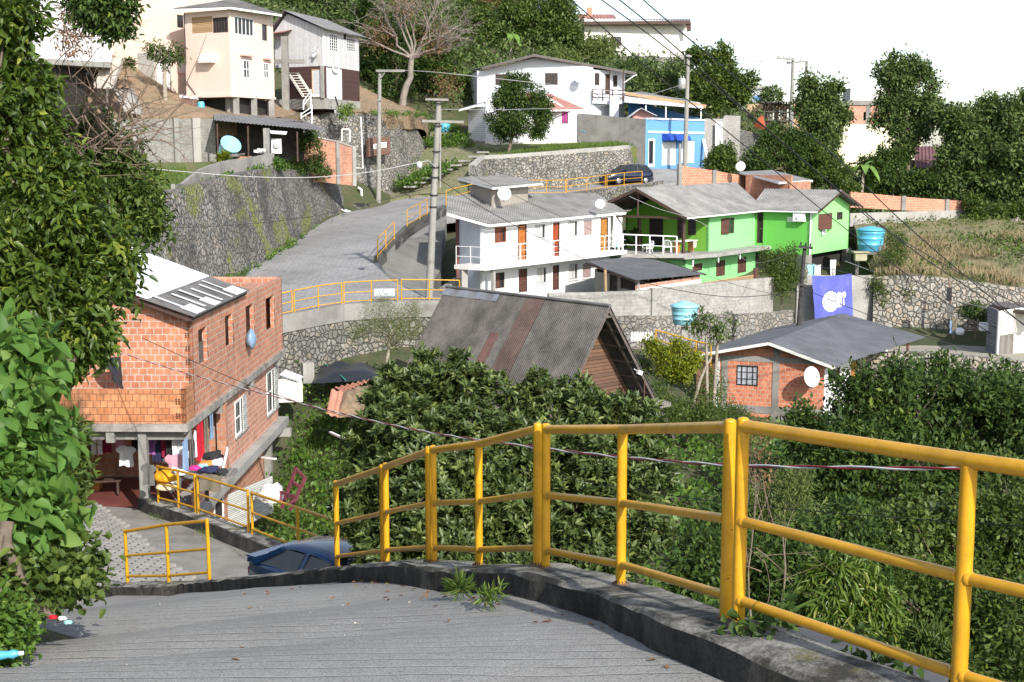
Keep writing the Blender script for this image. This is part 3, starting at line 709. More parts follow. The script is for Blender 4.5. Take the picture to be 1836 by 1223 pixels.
mb.quad((-18.4, 26, zl(26) + .006), (lx(26), 26, zl(26) + .006), (lx(39.5), 39.5, zl(39.5) + .006), (-18.4, 39.5, zl(39.5) + .006)); struct('paving_bed', mb, m_plain('dark_joint_sand', (.11, .104, .088), 1, .3, 4))
struct('paving', hex_paving(), m_wall('hexagon_paver', (.36, .345, .31), (.17, .16, .14), .7, .9, 1.4))
GL = 'yellow railing panels along the lower road'
def lowpanel(xs, label):
 tops = []
 for px, d in xs: q = XY(px, d); tops.append(V((q.x - .1, d, zl(d) + .34 + 1.05)))
 tops = [t + V((.32, .05, 0)) for t in tops]
 return rail_panel('railing_panel', [t - V((0, 0, 1.05)) for t in tops], tops, label, GL, flange=False)
lowpanel([(246, 37.2), (283, 36.2), (314, 35.3)], 'yellow railing panel beside the red garage floor, farthest along the lower road')
lowpanel([(319, 35.1), (410, 32.2)], 'yellow railing panel in front of the laundry and the white louvred shutter')
lowpanel([(417, 31.9), (500, 29.5), (588, 27.3)], 'yellow railing panel sloping down behind the open tailgate of the blue car')
lowpanel([(597, 27.0), (770, 23.0)], 'yellow railing panel of the lower road seen through the foreground posts beyond the car roof')
# cars
def car(name, label, origin, yaw, Ln, Wd, Ht, paint, spoiler=False, prof=None, open_gate=False, group=None):
 """x forward, y left, z up in car space"""
 rt = root(name, label, 'car', origin, group); o = V(origin)
 R = Matrix.Rotation(yaw, 3, 'Z'); X = R @ V((1, 0, 0)); Y = R @ V((0, 1, 0)); Z = V((0, 0, 1))
 W = lambda x, y, z: o + X * x + Y * y + Z * z
 hl = Ln / 2; hw = Wd / 2
 st = prof['body']
 mb = MB(); mb.smooth = True; ring = []
 for (x, w, zb, zt) in st:
  zm = zb + (zt - zb) * .55
  ring.append([(x, -w * .90, zb), (x, -w * .99, zb + .12), (x, -w, zm), (x, -w * .965, zt - .05), (x, -w * .90, zt), (x, 0, zt + .02), (x, w * .90, zt), (x, w * .965, zt - .05), (x, w, zm), (x, w * .99, zb + .12), (x, w * .90, zb)])
 n = len(ring[0]); mb.add([W(*q) for r in ring for q in r], [(i * n + j, i * n + (j + 1) % n, (i + 1) * n + (j + 1) % n, (i + 1) * n + j) for i in range(len(ring) - 1) for j in range(n)])
 mb.poly([W(*q) for q in ring[0]]); mb.poly([W(*q) for q in ring[-1][::-1]])
 (xr0, xr1, zr, rw), (xb0, xb1, zbelt, bw) = prof['roof'], prof['base']
 rr = []
 for x, zz in ((xr0, zr - .05), (xr0 + (xr1 - xr0) * .25, zr), (xr0 + (xr1 - xr0) * .7, zr - .01), (xr1, zr - .07)):
  rr.append([(x, -rw, zz - .045), (x, -rw * .93, zz), (x, -rw * .5, zz + .03), (x, 0, zz + .04), (x, rw * .5, zz + .03), (x, rw * .93, zz), (x, rw, zz - .045)])
 mb.add([W(*q) for r in rr for q in r], [(i * 7 + j, (i + 1) * 7 + j, (i + 1) * 7 + j + 1, i * 7 + j + 1) for i in range(3) for j in range(6)])
 mb.smooth = False
 def bar(a, b, w=.07): mb.beam(W(*a), W(*b), w, w * .8)
 for s in (-1, 1):
  bar((xr1, s * rw * .97, zr - .1), (xb1, s * bw, zbelt)); bar((xr0, s * rw * .97, zr - .08), (xb0, s * bw, zbelt), .12)
  xm = xb0 + (xb1 - xb0) * .47; bar((xr0 + (xr1 - xr0) * .5, s * rw * .99, zr - .06), (xm, s * bw, zbelt), .08)
 bd = mb.build('body', paint, rt)
 zg = zr - .085
 for nm, q in (('windscreen', [(xb1 - .03, -bw * .95, zbelt), (xb1 - .03, bw * .95, zbelt), (xr1, rw * .93, zg), (xr1, -rw * .93, zg)]),
                  ('rear_window', [(xb0 + .02, bw * .93, zbelt), (xb0 + .02, -bw * .93, zbelt), (xr0, -rw * .9, zg), (xr0, rw * .9, zg)])):
  mb = MB(); mb.quad(*[W(*p) for p in q]); mb.build(nm, L['carglass'], rt)
 for s in (-1, 1):
  xm = xb0 + (xb1 - xb0) * .47; xmr = xr0 + (xr1 - xr0) * .5; y0 = s * (bw - .01); y1 = s * (rw * .965)
  for (a, b, c, d) in ((xb0 + .08, xm - .05, xmr - .05, xr0 + .06), (xm + .05, xb1 - .1, xr1 - .05, xmr + .05)):
   mb = MB(); mb.quad(W(a, y0, zbelt), W(b, y0, zbelt), W(c, y1, zg), W(d, y1, zg)); mb.build('side_window', L['carglass'], rt)
 for xw in prof['wheels']:
  for s in (-1, 1):
   c = W(xw, s * (hw - .09), .30); mb = MB(); mb.lathe(c - Y * s * .09, [(.2, 0), (.29, .0), (.305, .05), (.305, .14), (.29, .19), (.2, .2)], 22, Y * s); t = mb.build('wheel', L['tyre'], rt)
   mb = MB(); mb.lathe(c + Y * s * .085, [(.2, 0), (.18, .018), (.05, .03), (0.001, .03)], 18, Y * s); mb.build('rim', L['chrome'], t)
 xf = st[-1][0]; xk = st[0][0]; wf = st[-1][1]; wk = st[0][1]; zf = (st[-1][2] + st[-1][3]) / 2 + .08; zk = (st[0][2] + st[0][3]) / 2 + .1
 for s in (-1, 1):
  mb = MB(); mb.box(W(xf - .02, s * wf * .72, zf), .1, .34, .15, yaw); mb.build('headlight', L['lamp_clear'], rt)
  mb = MB(); mb.box(W(xk + .02, s * wk * .80, zk), .1, .26, .16, yaw); mb.build('tail_light', L['lamp_red'], rt)
  mb = MB(); mb.box(W(xb1 - .32, s * (bw + .13), zbelt + .07), .1, .18, .12, yaw); mb.build('mirror', paint, rt)
  mb = MB(); mb.box(W(xb0 + (xb1 - xb0) * .42, s * hw * .985, zbelt - .12), .16, .04, .03, yaw); mb.build('door_handle', L['black'], rt)
  for fx in (.47, .98):
   mb = MB(); mb.box(W(xb0 + (xb1 - xb0) * fx, s * hw * .985, zbelt - .28), .012, .03, .5, yaw); mb.build('door_seam', L['black'], rt)
 mb = MB(); mb.box(W(xf + .01, 0, .36), .14, wf * 1.9, .2, yaw); mb.build('bumper', L['black'] if open_gate else paint, rt)
 mb = MB(); mb.box(W(xk - .01, 0, .4), .14, wk * 1.9, .22, yaw); mb.build('bumper', L['black'], rt)
 mb = MB(); mb.box(W(xf + .03, 0, zf), .06, .7, .11, yaw); mb.build('grille', L['black'], rt)
 if spoiler:
  mb = MB(); mb.frame(o, X, Y, Z, (xk - .12, -wk * .92, zbelt + .03), (xk + .14, wk * .92, zbelt + .065)); mb.frame(o, X, Y, Z, (xk - .05, -wk * .98, zbelt - .05), (xk + .2, -wk * .86, zbelt + .03)); mb.frame(o, X, Y, Z, (xk - .05, wk * .86, zbelt - .05), (xk + .2, wk * .98, zbelt + .03)); mb.build('spoiler', paint, rt)
  mb = MB(); mb.beam(W(xb0 + .03, 0, zbelt + .06), W(xr0 - .1, 0, zr - .12), wk * 1.72, .025); g = mb.build('tailgate', paint, rt)
  mb = MB(); mb.beam(W(xb0 + .16, 0, zbelt + .16), W(xr0 - .16, 0, zr - .14), wk * 1.4, .04); mb.build('tailgate_glass', L['carglass'], g)
 return rt
HB = dict(body=[(-1.95, .70, .32, .86), (-1.85, .78, .28, .93), (-1.2, .82, .22, .93), (0, .83, .20, .92), (.9, .82, .20, .90), (1.5, .80, .24, .82), (1.95, .74, .30, .70)],
          roof=(-1.05, .35, 1.36, .56), base=(-1.72, .95, .92, .74), wheels=(-1.2, 1.25))
SV = dict(body=[(-2.0, .76, .36, .98), (-1.9, .86, .32, 1.05), (-1.2, .90, .25, 1.05), (0, .90, .24, 1.03), (1.0, .90, .24, 1.0), (1.7, .86, .28, .92), (2.05, .76, .34, .74)],
          roof=(-1.45, .35, 1.58, .62), base=(-1.85, 1.0, 1.03, .80), wheels=(-1.25, 1.3))
cx = P(575, 980, 24.9)
car('parked_car', 'old dark blue hatchback with a rear spoiler, parked below the kerb on the lower road', (cx.x + .42, cx.y - .1, zl(cx.y) + .0), math.radians(-40), 3.95, 1.64, 1.38, L['carblue'], True, HB)
# the far road
OR = [(-19.5, 60.2, -7.6), G(523, 60.5, -7.2), G(613, 63, -7.05), G(715, 64.5, -7.0), G(762, 66, -6.95), G(742, 68, -6.8), G(700, 70.5, -6.55), G(676, 74, -5.85), G(707, 79, -5.1), G(730, 83, -4.55), G(753, 86, -4.2), G(766, 88, -4.0),
      G(800, 93, -3.45), G(905, 98, -3.05), G(1016, 101, -2.9), G(1087, 104, -2.65), G(1160, 107, -2.4), G(1212, 108.5, -2.1), G(1262, 113, -1.4), G(1330, 122, -.7), G(1322, 127, -.5), G(1262, 117.6, -.95), G(1157, 112.5, -1.0), G(1146, 110.5, -1.9), G(1000, 107.5, -2.65), G(880, 106.8, -2.75), G(800, 106, -3.0), G(725, 106, -3.3), G(655, 105, -3.95), G(638, 104, -4.05), G(520, 84, -5.55), G(430, 75, -6.65), G(300, 66, -7.35)]
patch('road', OR, L['road'], .9, (), .02)
GU = 'yellow railing panels along the upper road'
def uppanel(specs, label, h=1.05, r=.03):
 bs = [P(*s) for s in specs]; return rail_panel('railing_panel', bs, [b + V((0, 0, h)) for b in bs], label, GU, r=r, flange=False)
uppanel([(440, 582, 58.5), (524, 563, 60.5)], 'yellow railing panel partly behind the brick house corner at the road bend')
uppanel([(528, 562, 60.6), (571, 553, 61.8), (613, 547, 63)], 'yellow railing panel at the outer bend, rising to the right beside the brick house')
uppanel([(617, 546, 63.1), (666, 543, 63.8), (713, 541, 64.4)], 'yellow railing panel carrying a small pale sheet, at the middle of the road bend')
uppanel([(720, 540, 64.5), (770, 540, 65), (824, 541, 65.4)], 'yellow railing panel running behind the concrete pole to the steep roof')
mb = MB(); q = P(670, 524, 63.6); mb.box((q.x + .52, q.y - .02, q.z), 1.0, .015, .36, math.atan2(.6, 1.25) * .45)
single('sheet_panel', mb, m_plain('dull_sheet', (.42, .45, .48), .5, .1, 3), 'small pale rectangular sheet tied to the yellow railing at the road bend', 'panel')
SP2 = [(677, 463, 74), (692, 446, 76.5), (707, 430, 79), (730, 407, 83), (753, 394, 86), (766, 386, 88), (800, 369, 93), (850, 356, 96)]
for k, (i, j, lab) in enumerate([(0, 3, 'yellow railing panel climbing the inner road curve left of the concrete pole'), (3, 6, 'short yellow railing panel just behind the concrete pole on the upper road'), (6, 8, 'yellow railing panel mostly hidden behind the stair tower roof of the white flats')]):
 uppanel(SP2[i:j], lab) if j < 8 else uppanel(SP2[6:], lab)
uppanel([(905, 348, 98.5), (980, 349, 99.5), (1014, 348, 101)], 'thin yellow railing panel above the grey roof of the white flats')
uppanel([(1016, 347, 101.1), (1052, 343, 102.5), (1085, 339, 104)], 'yellow railing panel left of the dark parked car on the upper road')
uppanel([(1088, 338, 104.1), (1119, 334, 105.6), (1151, 331, 107)], 'yellow railing panel directly in front of the dark parked car')
q = P(1124, 331, 108.9)
car('parked_car', 'dark blue modern hatchback parked behind the yellow railing on the upper road', (q.x, q.y, -2.25), math.radians(207), 4.1, 1.8, 1.58, L['cardark'], False, SV)
# wall system
def plane_hit(px, py, p0, n):
 r = ray(px, py); return r * (p0.dot(n) / r.dot(n))
class Wall:
 """vertical wall from A to B, listed left to right as seen from outside"""
 def __init__(s, A, B, z0, z1, t=.15, top=None):
  s.A = V((A[0], A[1], 0)); s.B = V((B[0], B[1], 0)); s.U = (s.B - s.A).normalized(); s.n = V((s.U.y, -s.U.x, 0)); s.L = (s.B - s.A).length
  s.z0, s.z1, s.t, s.top, s.holes = z0, z1, t, top, []
 def pt(s, u, z, off=0): p = s.A + s.U * u + s.n * off; return V((p.x, p.y, z))
 def hit(s, px, py): p = plane_hit(px, py, s.A, s.n); return (p - s.A).dot(s.U), p.z
 def rect(s, x0, y0, x1, y1):
  ym = (y0 + y1) / 2; xm = (x0 + x1) / 2; u0 = s.hit(x0, ym)[0]; u1 = s.hit(x1, ym)[0]; zb = s.hit(xm, y1)[1]; zt = s.hit(xm, y0)[1]
  return (max(.02, u0), min(s.L - .02, u1), max(s.z0 + .01, zb), min(s.z1 - .02, zt))
 def hole(s, *r): h = s.rect(*r); s.holes.append(h); return h
 def emit(s, mb):
  us = sorted({0, s.L} | {h[0] for h in s.holes} | {h[1] for h in s.holes}); zs = sorted({s.z0, s.z1} | {h[2] for h in s.holes} | {h[3] for h in s.holes})
  for i in range(len(us) - 1):
   for j in range(len(zs) - 1):
    um = (us[i] + us[i + 1]) / 2; zm = (zs[j] + zs[j + 1]) / 2
    if any(h[0] < um < h[1] and h[2] < zm < h[3] for h in s.holes): continue
    a, b, c, d = (us[i], zs[j]), (us[i + 1], zs[j]), (us[i + 1], zs[j + 1]), (us[i], zs[j + 1])
    mb.quad(*[s.pt(u, z) for u, z in (a, b, c, d)]); mb.quad(*[s.pt(u, z, -s.t) for u, z in (d, c, b, a)])
  for (a, b, c, d) in s.holes:
   for (p, q) in (((a, c), (b, c)), ((b, c), (b, d)), ((b, d), (a, d)), ((a, d), (a, c))):
    mb.quad(s.pt(*p), s.pt(*p, -s.t), s.pt(*q, -s.t), s.pt(*q))
  E = [(0, s.z0), (s.L, s.z0), (s.L, s.z1)] + ([(u, z) for u, z in s.top][::-1] if s.top else []) + [(0, s.z1)]
  for k in range(len(E)):
   p, q = E[k], E[(k + 1) % len(E)]; mb.quad(s.pt(*p), s.pt(*p, -s.t), s.pt(*q, -s.t), s.pt(*q))
  if s.top:
   pl = [(0, s.z1), (s.L, s.z1)] + list(s.top)[::-1]; mb.poly([s.pt(*p) for p in pl]); mb.poly([s.pt(*p, -s.t) for p in pl[::-1]])
def obox(mb, w, u0, u1, z0, z1, o0, o1):
 mb.frame(w.A, w.U, w.n, V((0, 0, 1)), (u0, o0, z0), (u1, o1, z1))
def window(w, rt, r, frame, pane, nx=2, ny=1, fw=.055, dep=.05, sill=None, curtain=None, name='window', lintel=None):
 """a window in its own opening: frame bars, glazing set back, optional sill; r from w.hole"""
 u0, u1, z0, z1 = r; mb = MB(); f0, f1 = -dep - .05, -dep + .015
 obox(mb, w, u0, u1, z0, z0 + fw, f0, f1); obox(mb, w, u0, u1, z1 - fw, z1, f0, f1); obox(mb, w, u0, u0 + fw, z0 + fw, z1 - fw, f0, f1); obox(mb, w, u1 - fw, u1, z0 + fw, z1 - fw, f0, f1)
 for i in range(1, nx): x = u0 + (u1 - u0) * i / nx; obox(mb, w, x - fw * .4, x + fw * .4, z0 + fw, z1 - fw, f0, f1 - .01)
 for i in range(1, ny): z = z0 + (z1 - z0) * i / ny; obox(mb, w, u0 + fw, u1 - fw, z - fw * .3, z + fw * .3, f0, f1 - .015)
 o = mb.build(name, frame, rt)
 mb = MB(); obox(mb, w, u0 + fw, u1 - fw, z0 + fw, z1 - fw, f0 + .005, f0 + .025); mb.build('pane', pane, o)
 if curtain:
  mb = MB(); k = 14; um = u0 + (u1 - u0) * curtain[1]; ue = u0 + (u1 - u0) * curtain[2]
  vs = []
  for i in range(k + 1):
   u = um + (ue - um) * i / k; off = f0 + .034 + .007 * math.sin(i * 2.1); vs += [w.pt(u, z0 + fw + .01, off), w.pt(u, z1 - fw - .01, off)]
  mb.add(vs, [(2 * i, 2 * i + 2, 2 * i + 3, 2 * i + 1) for i in range(k)]); mb.build('curtain', curtain[0], o)
 if sill: mb = MB(); obox(mb, w, u0 - .06, u1 + .06, z0 - .06, z0 - .003, -.02, .07); mb.build('sill', sill, o)
 if lintel: mb = MB(); obox(mb, w, u0 - .12, u1 + .12, z1 + .22, z1 + .30, .003, .28); mb.build('awning', lintel, o)
 return o
def door(w, rt, r, leaf, frame, dep=.06, panels=3, name='door', glazed=None):
 u0, u1, z0, z1 = r; mb = MB(); fw = .06
 obox(mb, w, u0 + fw, u1 - fw, z0, z1 - fw, -dep - .04, -dep)
 if not glazed:
  for i in range(panels):
   a = z0 + .12 + i * (z1 - z0 - .3) / panels
   for b in (0, 1):
    x0 = u0 + fw + .07 + b * (u1 - u0 - 2 * fw - .04) / 2; obox(mb, w, x0, x0 + (u1 - u0 - 2 * fw) / 2 - .12, a, a + (z1 - z0 - .3) / panels - .08, -dep, -dep + .018)
 o = mb.build(name, leaf, rt)
 mb = MB(); obox(mb, w, u0, u0 + fw, z0, z1, -dep - .05, .012); obox(mb, w, u1 - fw, u1, z0, z1, -dep - .05, .012); obox(mb, w, u0 + fw, u1 - fw, z1 - fw, z1, -dep - .05, .012); mb.build('frame', frame, o)
 if glazed: mb = MB(); obox(mb, w, u0 + fw + .07, u1 - fw - .07, z0 + .25, z1 - fw - .1, -dep, -dep + .012); mb.build('pane', glazed, o)
 mb = MB(); c = w.pt(u1 - fw - .09, z0 + (z1 - z0) * .48, -dep + .04); mb.tube([c, c - w.U * .09], .014, 6); mb.sphere(w.pt(u1 - fw - .09, z0 + (z1 - z0) * .48, -dep + .015), .02, .02, .02, 6, 4); mb.build('handle', L['alu'], o)
 return o
def shutters(w, rt, r, mat, open_=(1, 1), frac=.5, name='shutter'):
 u0, u1, z0, z1 = r; wd = (u1 - u0) * frac
 for s, op in zip((0, 1), open_):
  if op is None: continue
  mb = MB()
  hinge = w.pt(u0 if s == 0 else u1, 0, .012); ang = math.radians(op)
  d = (w.U if s == 0 else -w.U) * math.cos(ang) + w.n * math.sin(ang); nn = V((-d.y, d.x, 0)); hinge.z = 0
  mb.frame(hinge, d, nn, V((0, 0, 1)), (0, -.018, z0), (wd, .018, z1))
  k = int((z1 - z0) / .09)
  for i in range(k): zz = z0 + .06 + i * (z1 - z0 - .1) / k; mb.frame(hinge, d, nn, V((0, 0, 1)), (.05, -.028, zz), (wd - .05, .028, zz + .035))
  mb.build(name, mat, rt)
def walls(rt, ws, mat, name='wall'):
 mb = MB()
 for w in ws: w.emit(mb)
 return mb.build(name, mat, rt)
def slab(rt, name, poly, z0, z1, mat):
 mb = MB(); mb.prism(poly, z0, z1); return mb.build(name, mat, rt)
def line_pt(A, B, px):
 """where the sight line of photo column px meets the plan line A-B"""
 k = (px - 918) / F / ray(px, 280).y; A = V(A[:2]); B = V(B[:2]); d = B - A
 t = (k * A.y - A.x) / (d.x - k * d.y); return A + d * t
v2 = lambda *a: V(a[:2])
# unfinished brick house on the left
C0 = v2(-9.43, 38.0); RU = v2(.016, .9999); LU = v2(-.9999, .016)
def lb(t, s): return C0 + RU * t + LU * s        # t back along the right face, s to the left
rt = root('brick_house', 'unfinished orange hollow brick house with empty upper window holes, laundry hung under its terrace', 'house', (C0.x - 2.5, C0.y + 6, -13.8))
wr = Wall(lb(1.0, 0), lb(15.2, 0), -7.66, -4.76, .14)
for r in ((356, 588, 371, 652), (404, 564, 417, 622), (441, 546, 455, 604), (477, 532, 491, 592)): wr.hole(*r)
wf = Wall(lb(1.0, 6), lb(1.0, 0), -7.66, -4.78, .14, top=[(0, -3.2), (2.2, -3.2), (6, -4.6)])
wbk = Wall(lb(15.2, 0), lb(15.2, 6), -7.66, -4.76, .14); wlf = Wall(lb(15.2, 6), lb(1.0, 6), -7.66, -4.76, .14)
walls(rt, [wr, wf, wbk, wlf], L['brick'], 'wall')
mb = MB()
for u0, z0 in [(0.03, -7.3 + .4 * i) for i in range(6)]:
 for a in range(2):
  for b in range(3): obox(mb, wf, 5.80 + a * .075, 5.85 + a * .075, z0 + b * .058, z0 + b * .058 + .04, -.002, .004)
for h in wr.holes:
 for i in range(4):
  z0 = h[2] + .12 + i * .4
  if z0 + .2 > h[3]: continue
  for a in range(2):
   for b in range(3): obox(mb, wr, h[1] + .05 + a * .07, h[1] + .10 + a * .07, z0 + b * .06, z0 + b * .06 + .042, -.002, .004)
mb.build('brick_ends', L['brickhole'], rt, )
wt = Wall(lb(0, 6), lb(0, 0), -7.66, -6.66, .12); wt2 = Wall(lb(0, 0), lb(1.0, 0), -7.66, -6.66, .12)
walls(rt, [wt, wt2], L['brick_bright'], 'parapet')
mb = MB()
for z0 in (-7.52, -7.10):
 for a in range(2):
  for b in range(3): obox(mb, wt, 5.72 + a * .08, 5.775 + a * .08, z0 + b * .06, z0 + b * .06 + .042, -.002, .004)
mb.build('brick_ends', L['brickhole'], rt)
slab(rt, 'terrace_slab', [lb(-.12, -.08), lb(15.3, -.08), lb(15.3, 6.2), lb(-.12, 6.2)], -7.88, -7.66, m_wall('stained_slab', (.36, .34, .31), (.07, .065, .055), .85, .9, 1.6))
for t in (.3, 4.3, 9.2, 14.3): mb = MB(); mb.frame(V((*lb(t, 0), 0)), V((*RU, 0)), V((*LU, 0)), V((0, 0, 1)), (-.1, -.06, -8.18), (.1, 5.9, -7.885)); mb.build('beam', L['conc'], rt)
mb = MB(); mb.frame(V((*lb(0, 2.2), 0)), V((*RU, 0)), V((*LU, 0)), V((0, 0, 1)), (-.06, -.12, -8.22), (.09, .12, -7.885)); mb.build('beam', L['conc'], rt)
mb = MB(); mb.frame(V((*lb(0, 0), 0)), V((*RU, 0)), V((*LU, 0)), V((0, 0, 1)), (1.3, 1.1, -7.65), (14.9, 1.25, -5.1)); mb.frame(V((*lb(0, 0), 0)), V((*RU, 0)), V((*LU, 0)), V((0, 0, 1)), (1.3, .15, -5.09), (14.9, 1.25, -4.98)); mb.build('shade_partition', L['brick_old'], rt)  # added partition and ceiling that keep the view through the window holes dark
wm = Wall(lb(5.0, .22), lb(15.0, .22), -10.45, -7.89, .14)
wins = [wm.hole(421, 712, 442, 776), wm.hole(478, 656, 508, 733)]
wm2 = Wall(lb(5.0, 6), lb(5.0, .22), -10.45, -7.89, .14); wm3 = Wall(lb(15.0, .22), lb(15.0, 6), -10.45, -7.89, .14); wm4 = Wall(lb(5.0, 6), lb(0.1, 6), -10.45, -7.89, .14); wm4.A, wm4.B = wm4.B, wm4.A
walls(rt, [wm, wm3], L['brick_pink'], 'wall'); walls(rt, [wm2], L['brick_old'], 'wall')
walls(rt, [Wall(lb(0.3, 5.9), lb(5.0, 5.9), -10.45, -7.89, .14)], L['brick_old'], 'wall')
for r in wins:
 window(wm, rt, r, L['trim_white'], L['glass'], 2, 2, .07, -.01, L['conc']); shutters(wm, rt, (r[0], r[1], r[2], r[3]), L['shutter_light'], (None, 4), .52)
slab(rt, 'floor_slab', [lb(-.05, -.12), lb(15.4, -.12), lb(15.4, 6.2), lb(-.05, 6.2)], -10.78, -10.46, L['conc_pale'])
slab(rt, 'porch_floor', [lb(-1.6, 1.0), lb(4.8, 1.0), lb(4.8, 7.5), lb(-1.6, 7.5)], -10.72, -10.44, m_plain('red_cement', (.17, .055, .045), .55, .35, 1.4))
wb = Wall(lb(1.2, .35), lb(12.6, .35), -13.9, -10.79, .14)
hb = wb.hole(383, 888, 400, 938)
wb2 = Wall(lb(12.6, .35), lb(12.6, 6), -13.9, -10.79, .14); wb3 = Wall(lb(1.2, 6), lb(1.2, .35), -13.9, -10.79, .14)
walls(rt, [wb, wb2, wb3], L['brick'], 'wall')
window(wb, rt, hb, L['trim_white'], L['dark'], 1, 1, .09, -.02); shutters(wb, rt, (wb.hit(408, 900)[0], wb.hit(420, 900)[0], wb.hit(425, 937)[1], wb.hit(425, 868)[1]), L['shutter_light'], (20, None), 2.9)
mb = MB()
def col(t, s, w, z0, z1): mb.frame(V((*lb(t, s), 0)), V((*RU, 0)), V((*LU, 0)), V((0, 0, 1)), (-w / 2, -w / 2, z0), (w / 2, w / 2, z1))
col(.15, 1.3, .24, -10.45, -7.89); mb.build('column', L['conc'], rt); mb = MB(); col(4.95, .12, .30, -10.45, -7.89); mb.build('column', L['brick_old'], rt)
for t in (13.0,): mb = MB(); col(t, .3, .34, -13.9, -10.79); mb.build('column', L['conc'], rt)
mb = MB(); mb.frame(V((*lb(14.6, -.3), 0)), V((*RU, 0)), V((*LU, 0)), V((0, 0, 1)), (-.15, -.05, -11.1), (.15, 3, -10.79)); mb.build('beam', L['conc_pale'], rt)
walls(rt, [Wall(lb(1.0, .05), lb(4.6, .05), -10.45, -9.85, .12)], L['brick_pink'], 'wall')
e = lambda t, s, z: V((*lb(t, s), z))
sl = lambda s: -4.60 + .37 * (s + .2)
mb = MB(); mb.corr(e(8.1, 1.15, sl(1.15)), e(.55, 1.15, sl(1.15)), e(.55, 4.6, sl(4.6)), e(8.1, 4.6, sl(4.6)), .24, .022, .012); mb.build('roof', L['roof_white'], rt)
mb = MB(); mb.corr(e(8.15, -.22, sl(-.22) + .0), e(.45, -.22, sl(-.22)), e(.45, 1.35, sl(1.35) - .035), e(8.15, 1.35, sl(1.35) - .035), .24, .022, .012); mb.build('eave_sheet', L['roof_dark'], rt)
for i, t in enumerate((1.1, 2.4, 3.4, 4.4, 5.6, 6.5)):
 w = random.uniform(.14, .3); a = random.uniform(-.2, .05); b = random.uniform(.8, 1.2)
 mb = MB(); mb.corr(e(t + w, a, sl(a) + .034), e(t, a, sl(a) + .034), e(t, b, sl(b) + .034), e(t + w, b, sl(b) + .034), .24, .004, .008); mb.build('patch_sheet', L['roof_white'], rt)
for (t, w) in ((.9, 1.1), (3.1, .9), (6.2, 1.5)): mb = MB(); mb.corr(e(t + w, -.21, sl(-.21) + .04), e(t, -.21, sl(-.21) + .04), e(t, .28, sl(.28) + .04), e(t + w, .28, sl(.28) + .04), .24, .004, .008); mb.build('patch_sheet', L['roof_white'], rt)
mb = MB(); mb.beam(e(.6, -.1, -4.72), e(.6, 4.5, sl(4.5) - .12), .06, .12); mb.beam(e(.5, -.1, -4.70), e(8.1, -.1, -4.70), .05, .08); mb.build('rafter', L['timber'], rt)
# A-frame cabin
AR = V((3.69, 50.0, -5.6)); AL = V((-2.82, 57.4, -5.6)); rd = (AR - AL).normalized(); pr = V((-rd.y, rd.x, 0)); pr = pr if pr.x > 0 else -pr   # pr: right, away
pr = V((.75, .66, 0)).normalized()
rt = root('cabin', 'steep A-frame cabin with a grey corrugated roof, rusty patches and brown board gable', 'cabin', ((AR + AL) / 2 - V((0, 0, 6))))
hh, ww = 5.6, 3.87
sl_l = lambda p, f: p - pr * ww * f - V((0, 0, hh * f)); sl_r = lambda p, f: p + pr * ww * f - V((0, 0, hh * f))
mb = MB(); mb.corr(AL, AR, sl_l(AR, .56), sl_l(AL, .56), .105, .027, .01); mb.corr(sl_l(AL, .53) + V((0, 0, .0)) + pr * .05, sl_l(AR, .53) + pr * .05, sl_l(AR, 1.0) + pr * .05, sl_l(AL, 1.0) + pr * .05, .105, .027, .01); mb.build('roof', L['roof_afr'], rt)
mb = MB(); mb.corr(AR + V((0, 0, .02)), AL + V((0, 0, .02)), sl_r(AL, 1.0), sl_r(AR, 1.0), .105, .027, .01); mb.build('roof', L['roof_afr'], rt)
out = (-pr * .83 + V((0, 0, .56))) * .022
def rp(u, f): return sl_l(AL.lerp(AR, u), f) + out
mb = MB()
for (u0, u1, f0, f1) in ((.53, .64, .01, .52), (.42, .475, .26, .54), (.405, .465, .53, .80)): mb.corr(rp(u0, f0), rp(u1, f0), rp(u1, f1), rp(u0, f1), .105, .016, .006)
mb.build('rusty_sheets', L['rust'], rt)
mb = MB(); mb.corr(rp(-.005, -.01), rp(.36, -.01), rp(.36, .055), rp(-.005, .055), 1.1, .012, .006); mb.build('flashing', m_plain('crumpled_zinc', (.42, .42, .43), .35, .25, 3, .6, bst=.5), rt)
mb = MB(); mb.tube([AL + V((0, 0, .03)), AR + V((0, 0, .03))], .07, 8); mb.build('ridge_cap', L['roof_dark'], rt)
gi = -rd * 1.25
tri = lambda f0, f1: None
gA = AR + gi - V((0, 0, .25));
mb = MB(); q = [gA, sl_l(gA, .93), sl_r(gA, .93)]; mb.poly([q[0], q[1], q[2]]); mb.poly([p - rd * .1 for p in q[::-1]]); mb.build('gable_wall', L['wood_gable'], rt)
mb = MB(); a = sl_l(gA, .42) + rd * .02; b = sl_l(gA, .93) + rd * .02; c = b + pr * 2.0; d = a + pr * .75; mb.poly([a, b, c, d]); mb.poly([p - rd * .015 for p in (d, c, b, a)]); mb.build('white_panel', L['white_lap'], rt)
mb = MB()
for k in range(9):
 f = .06 + k * .115; p = sl_r(AR, f) - pr * .06 - V((0, 0, .05)); mb.beam(p, p - rd * 1.3, .06, .09)
p = AR - rd * .05 - pr * .02 - V((0, 0, .12)); mb.beam(p - rd * .45, sl_r(p - rd * .45, .98), .07, .12); mb.beam(p, sl_r(p, .98) - pr * .02, .05, .10); mb.beam(p, sl_l(p, .98) + pr * .06, .05, .10)
mb.beam(sl_l(AR, .07) - rd * .1, sl_r(AR, .07) - rd * .1, .08, .08)
mb.build('rafters', L['beam'], rt)
mb = MB(); dk = P(1150, 722, 51.2);
for k in range(6): mb.box(dk - rd * (.16 * k - .5) * 1.0, 1.9, .15, .04, math.atan2(pr.y, pr.x))
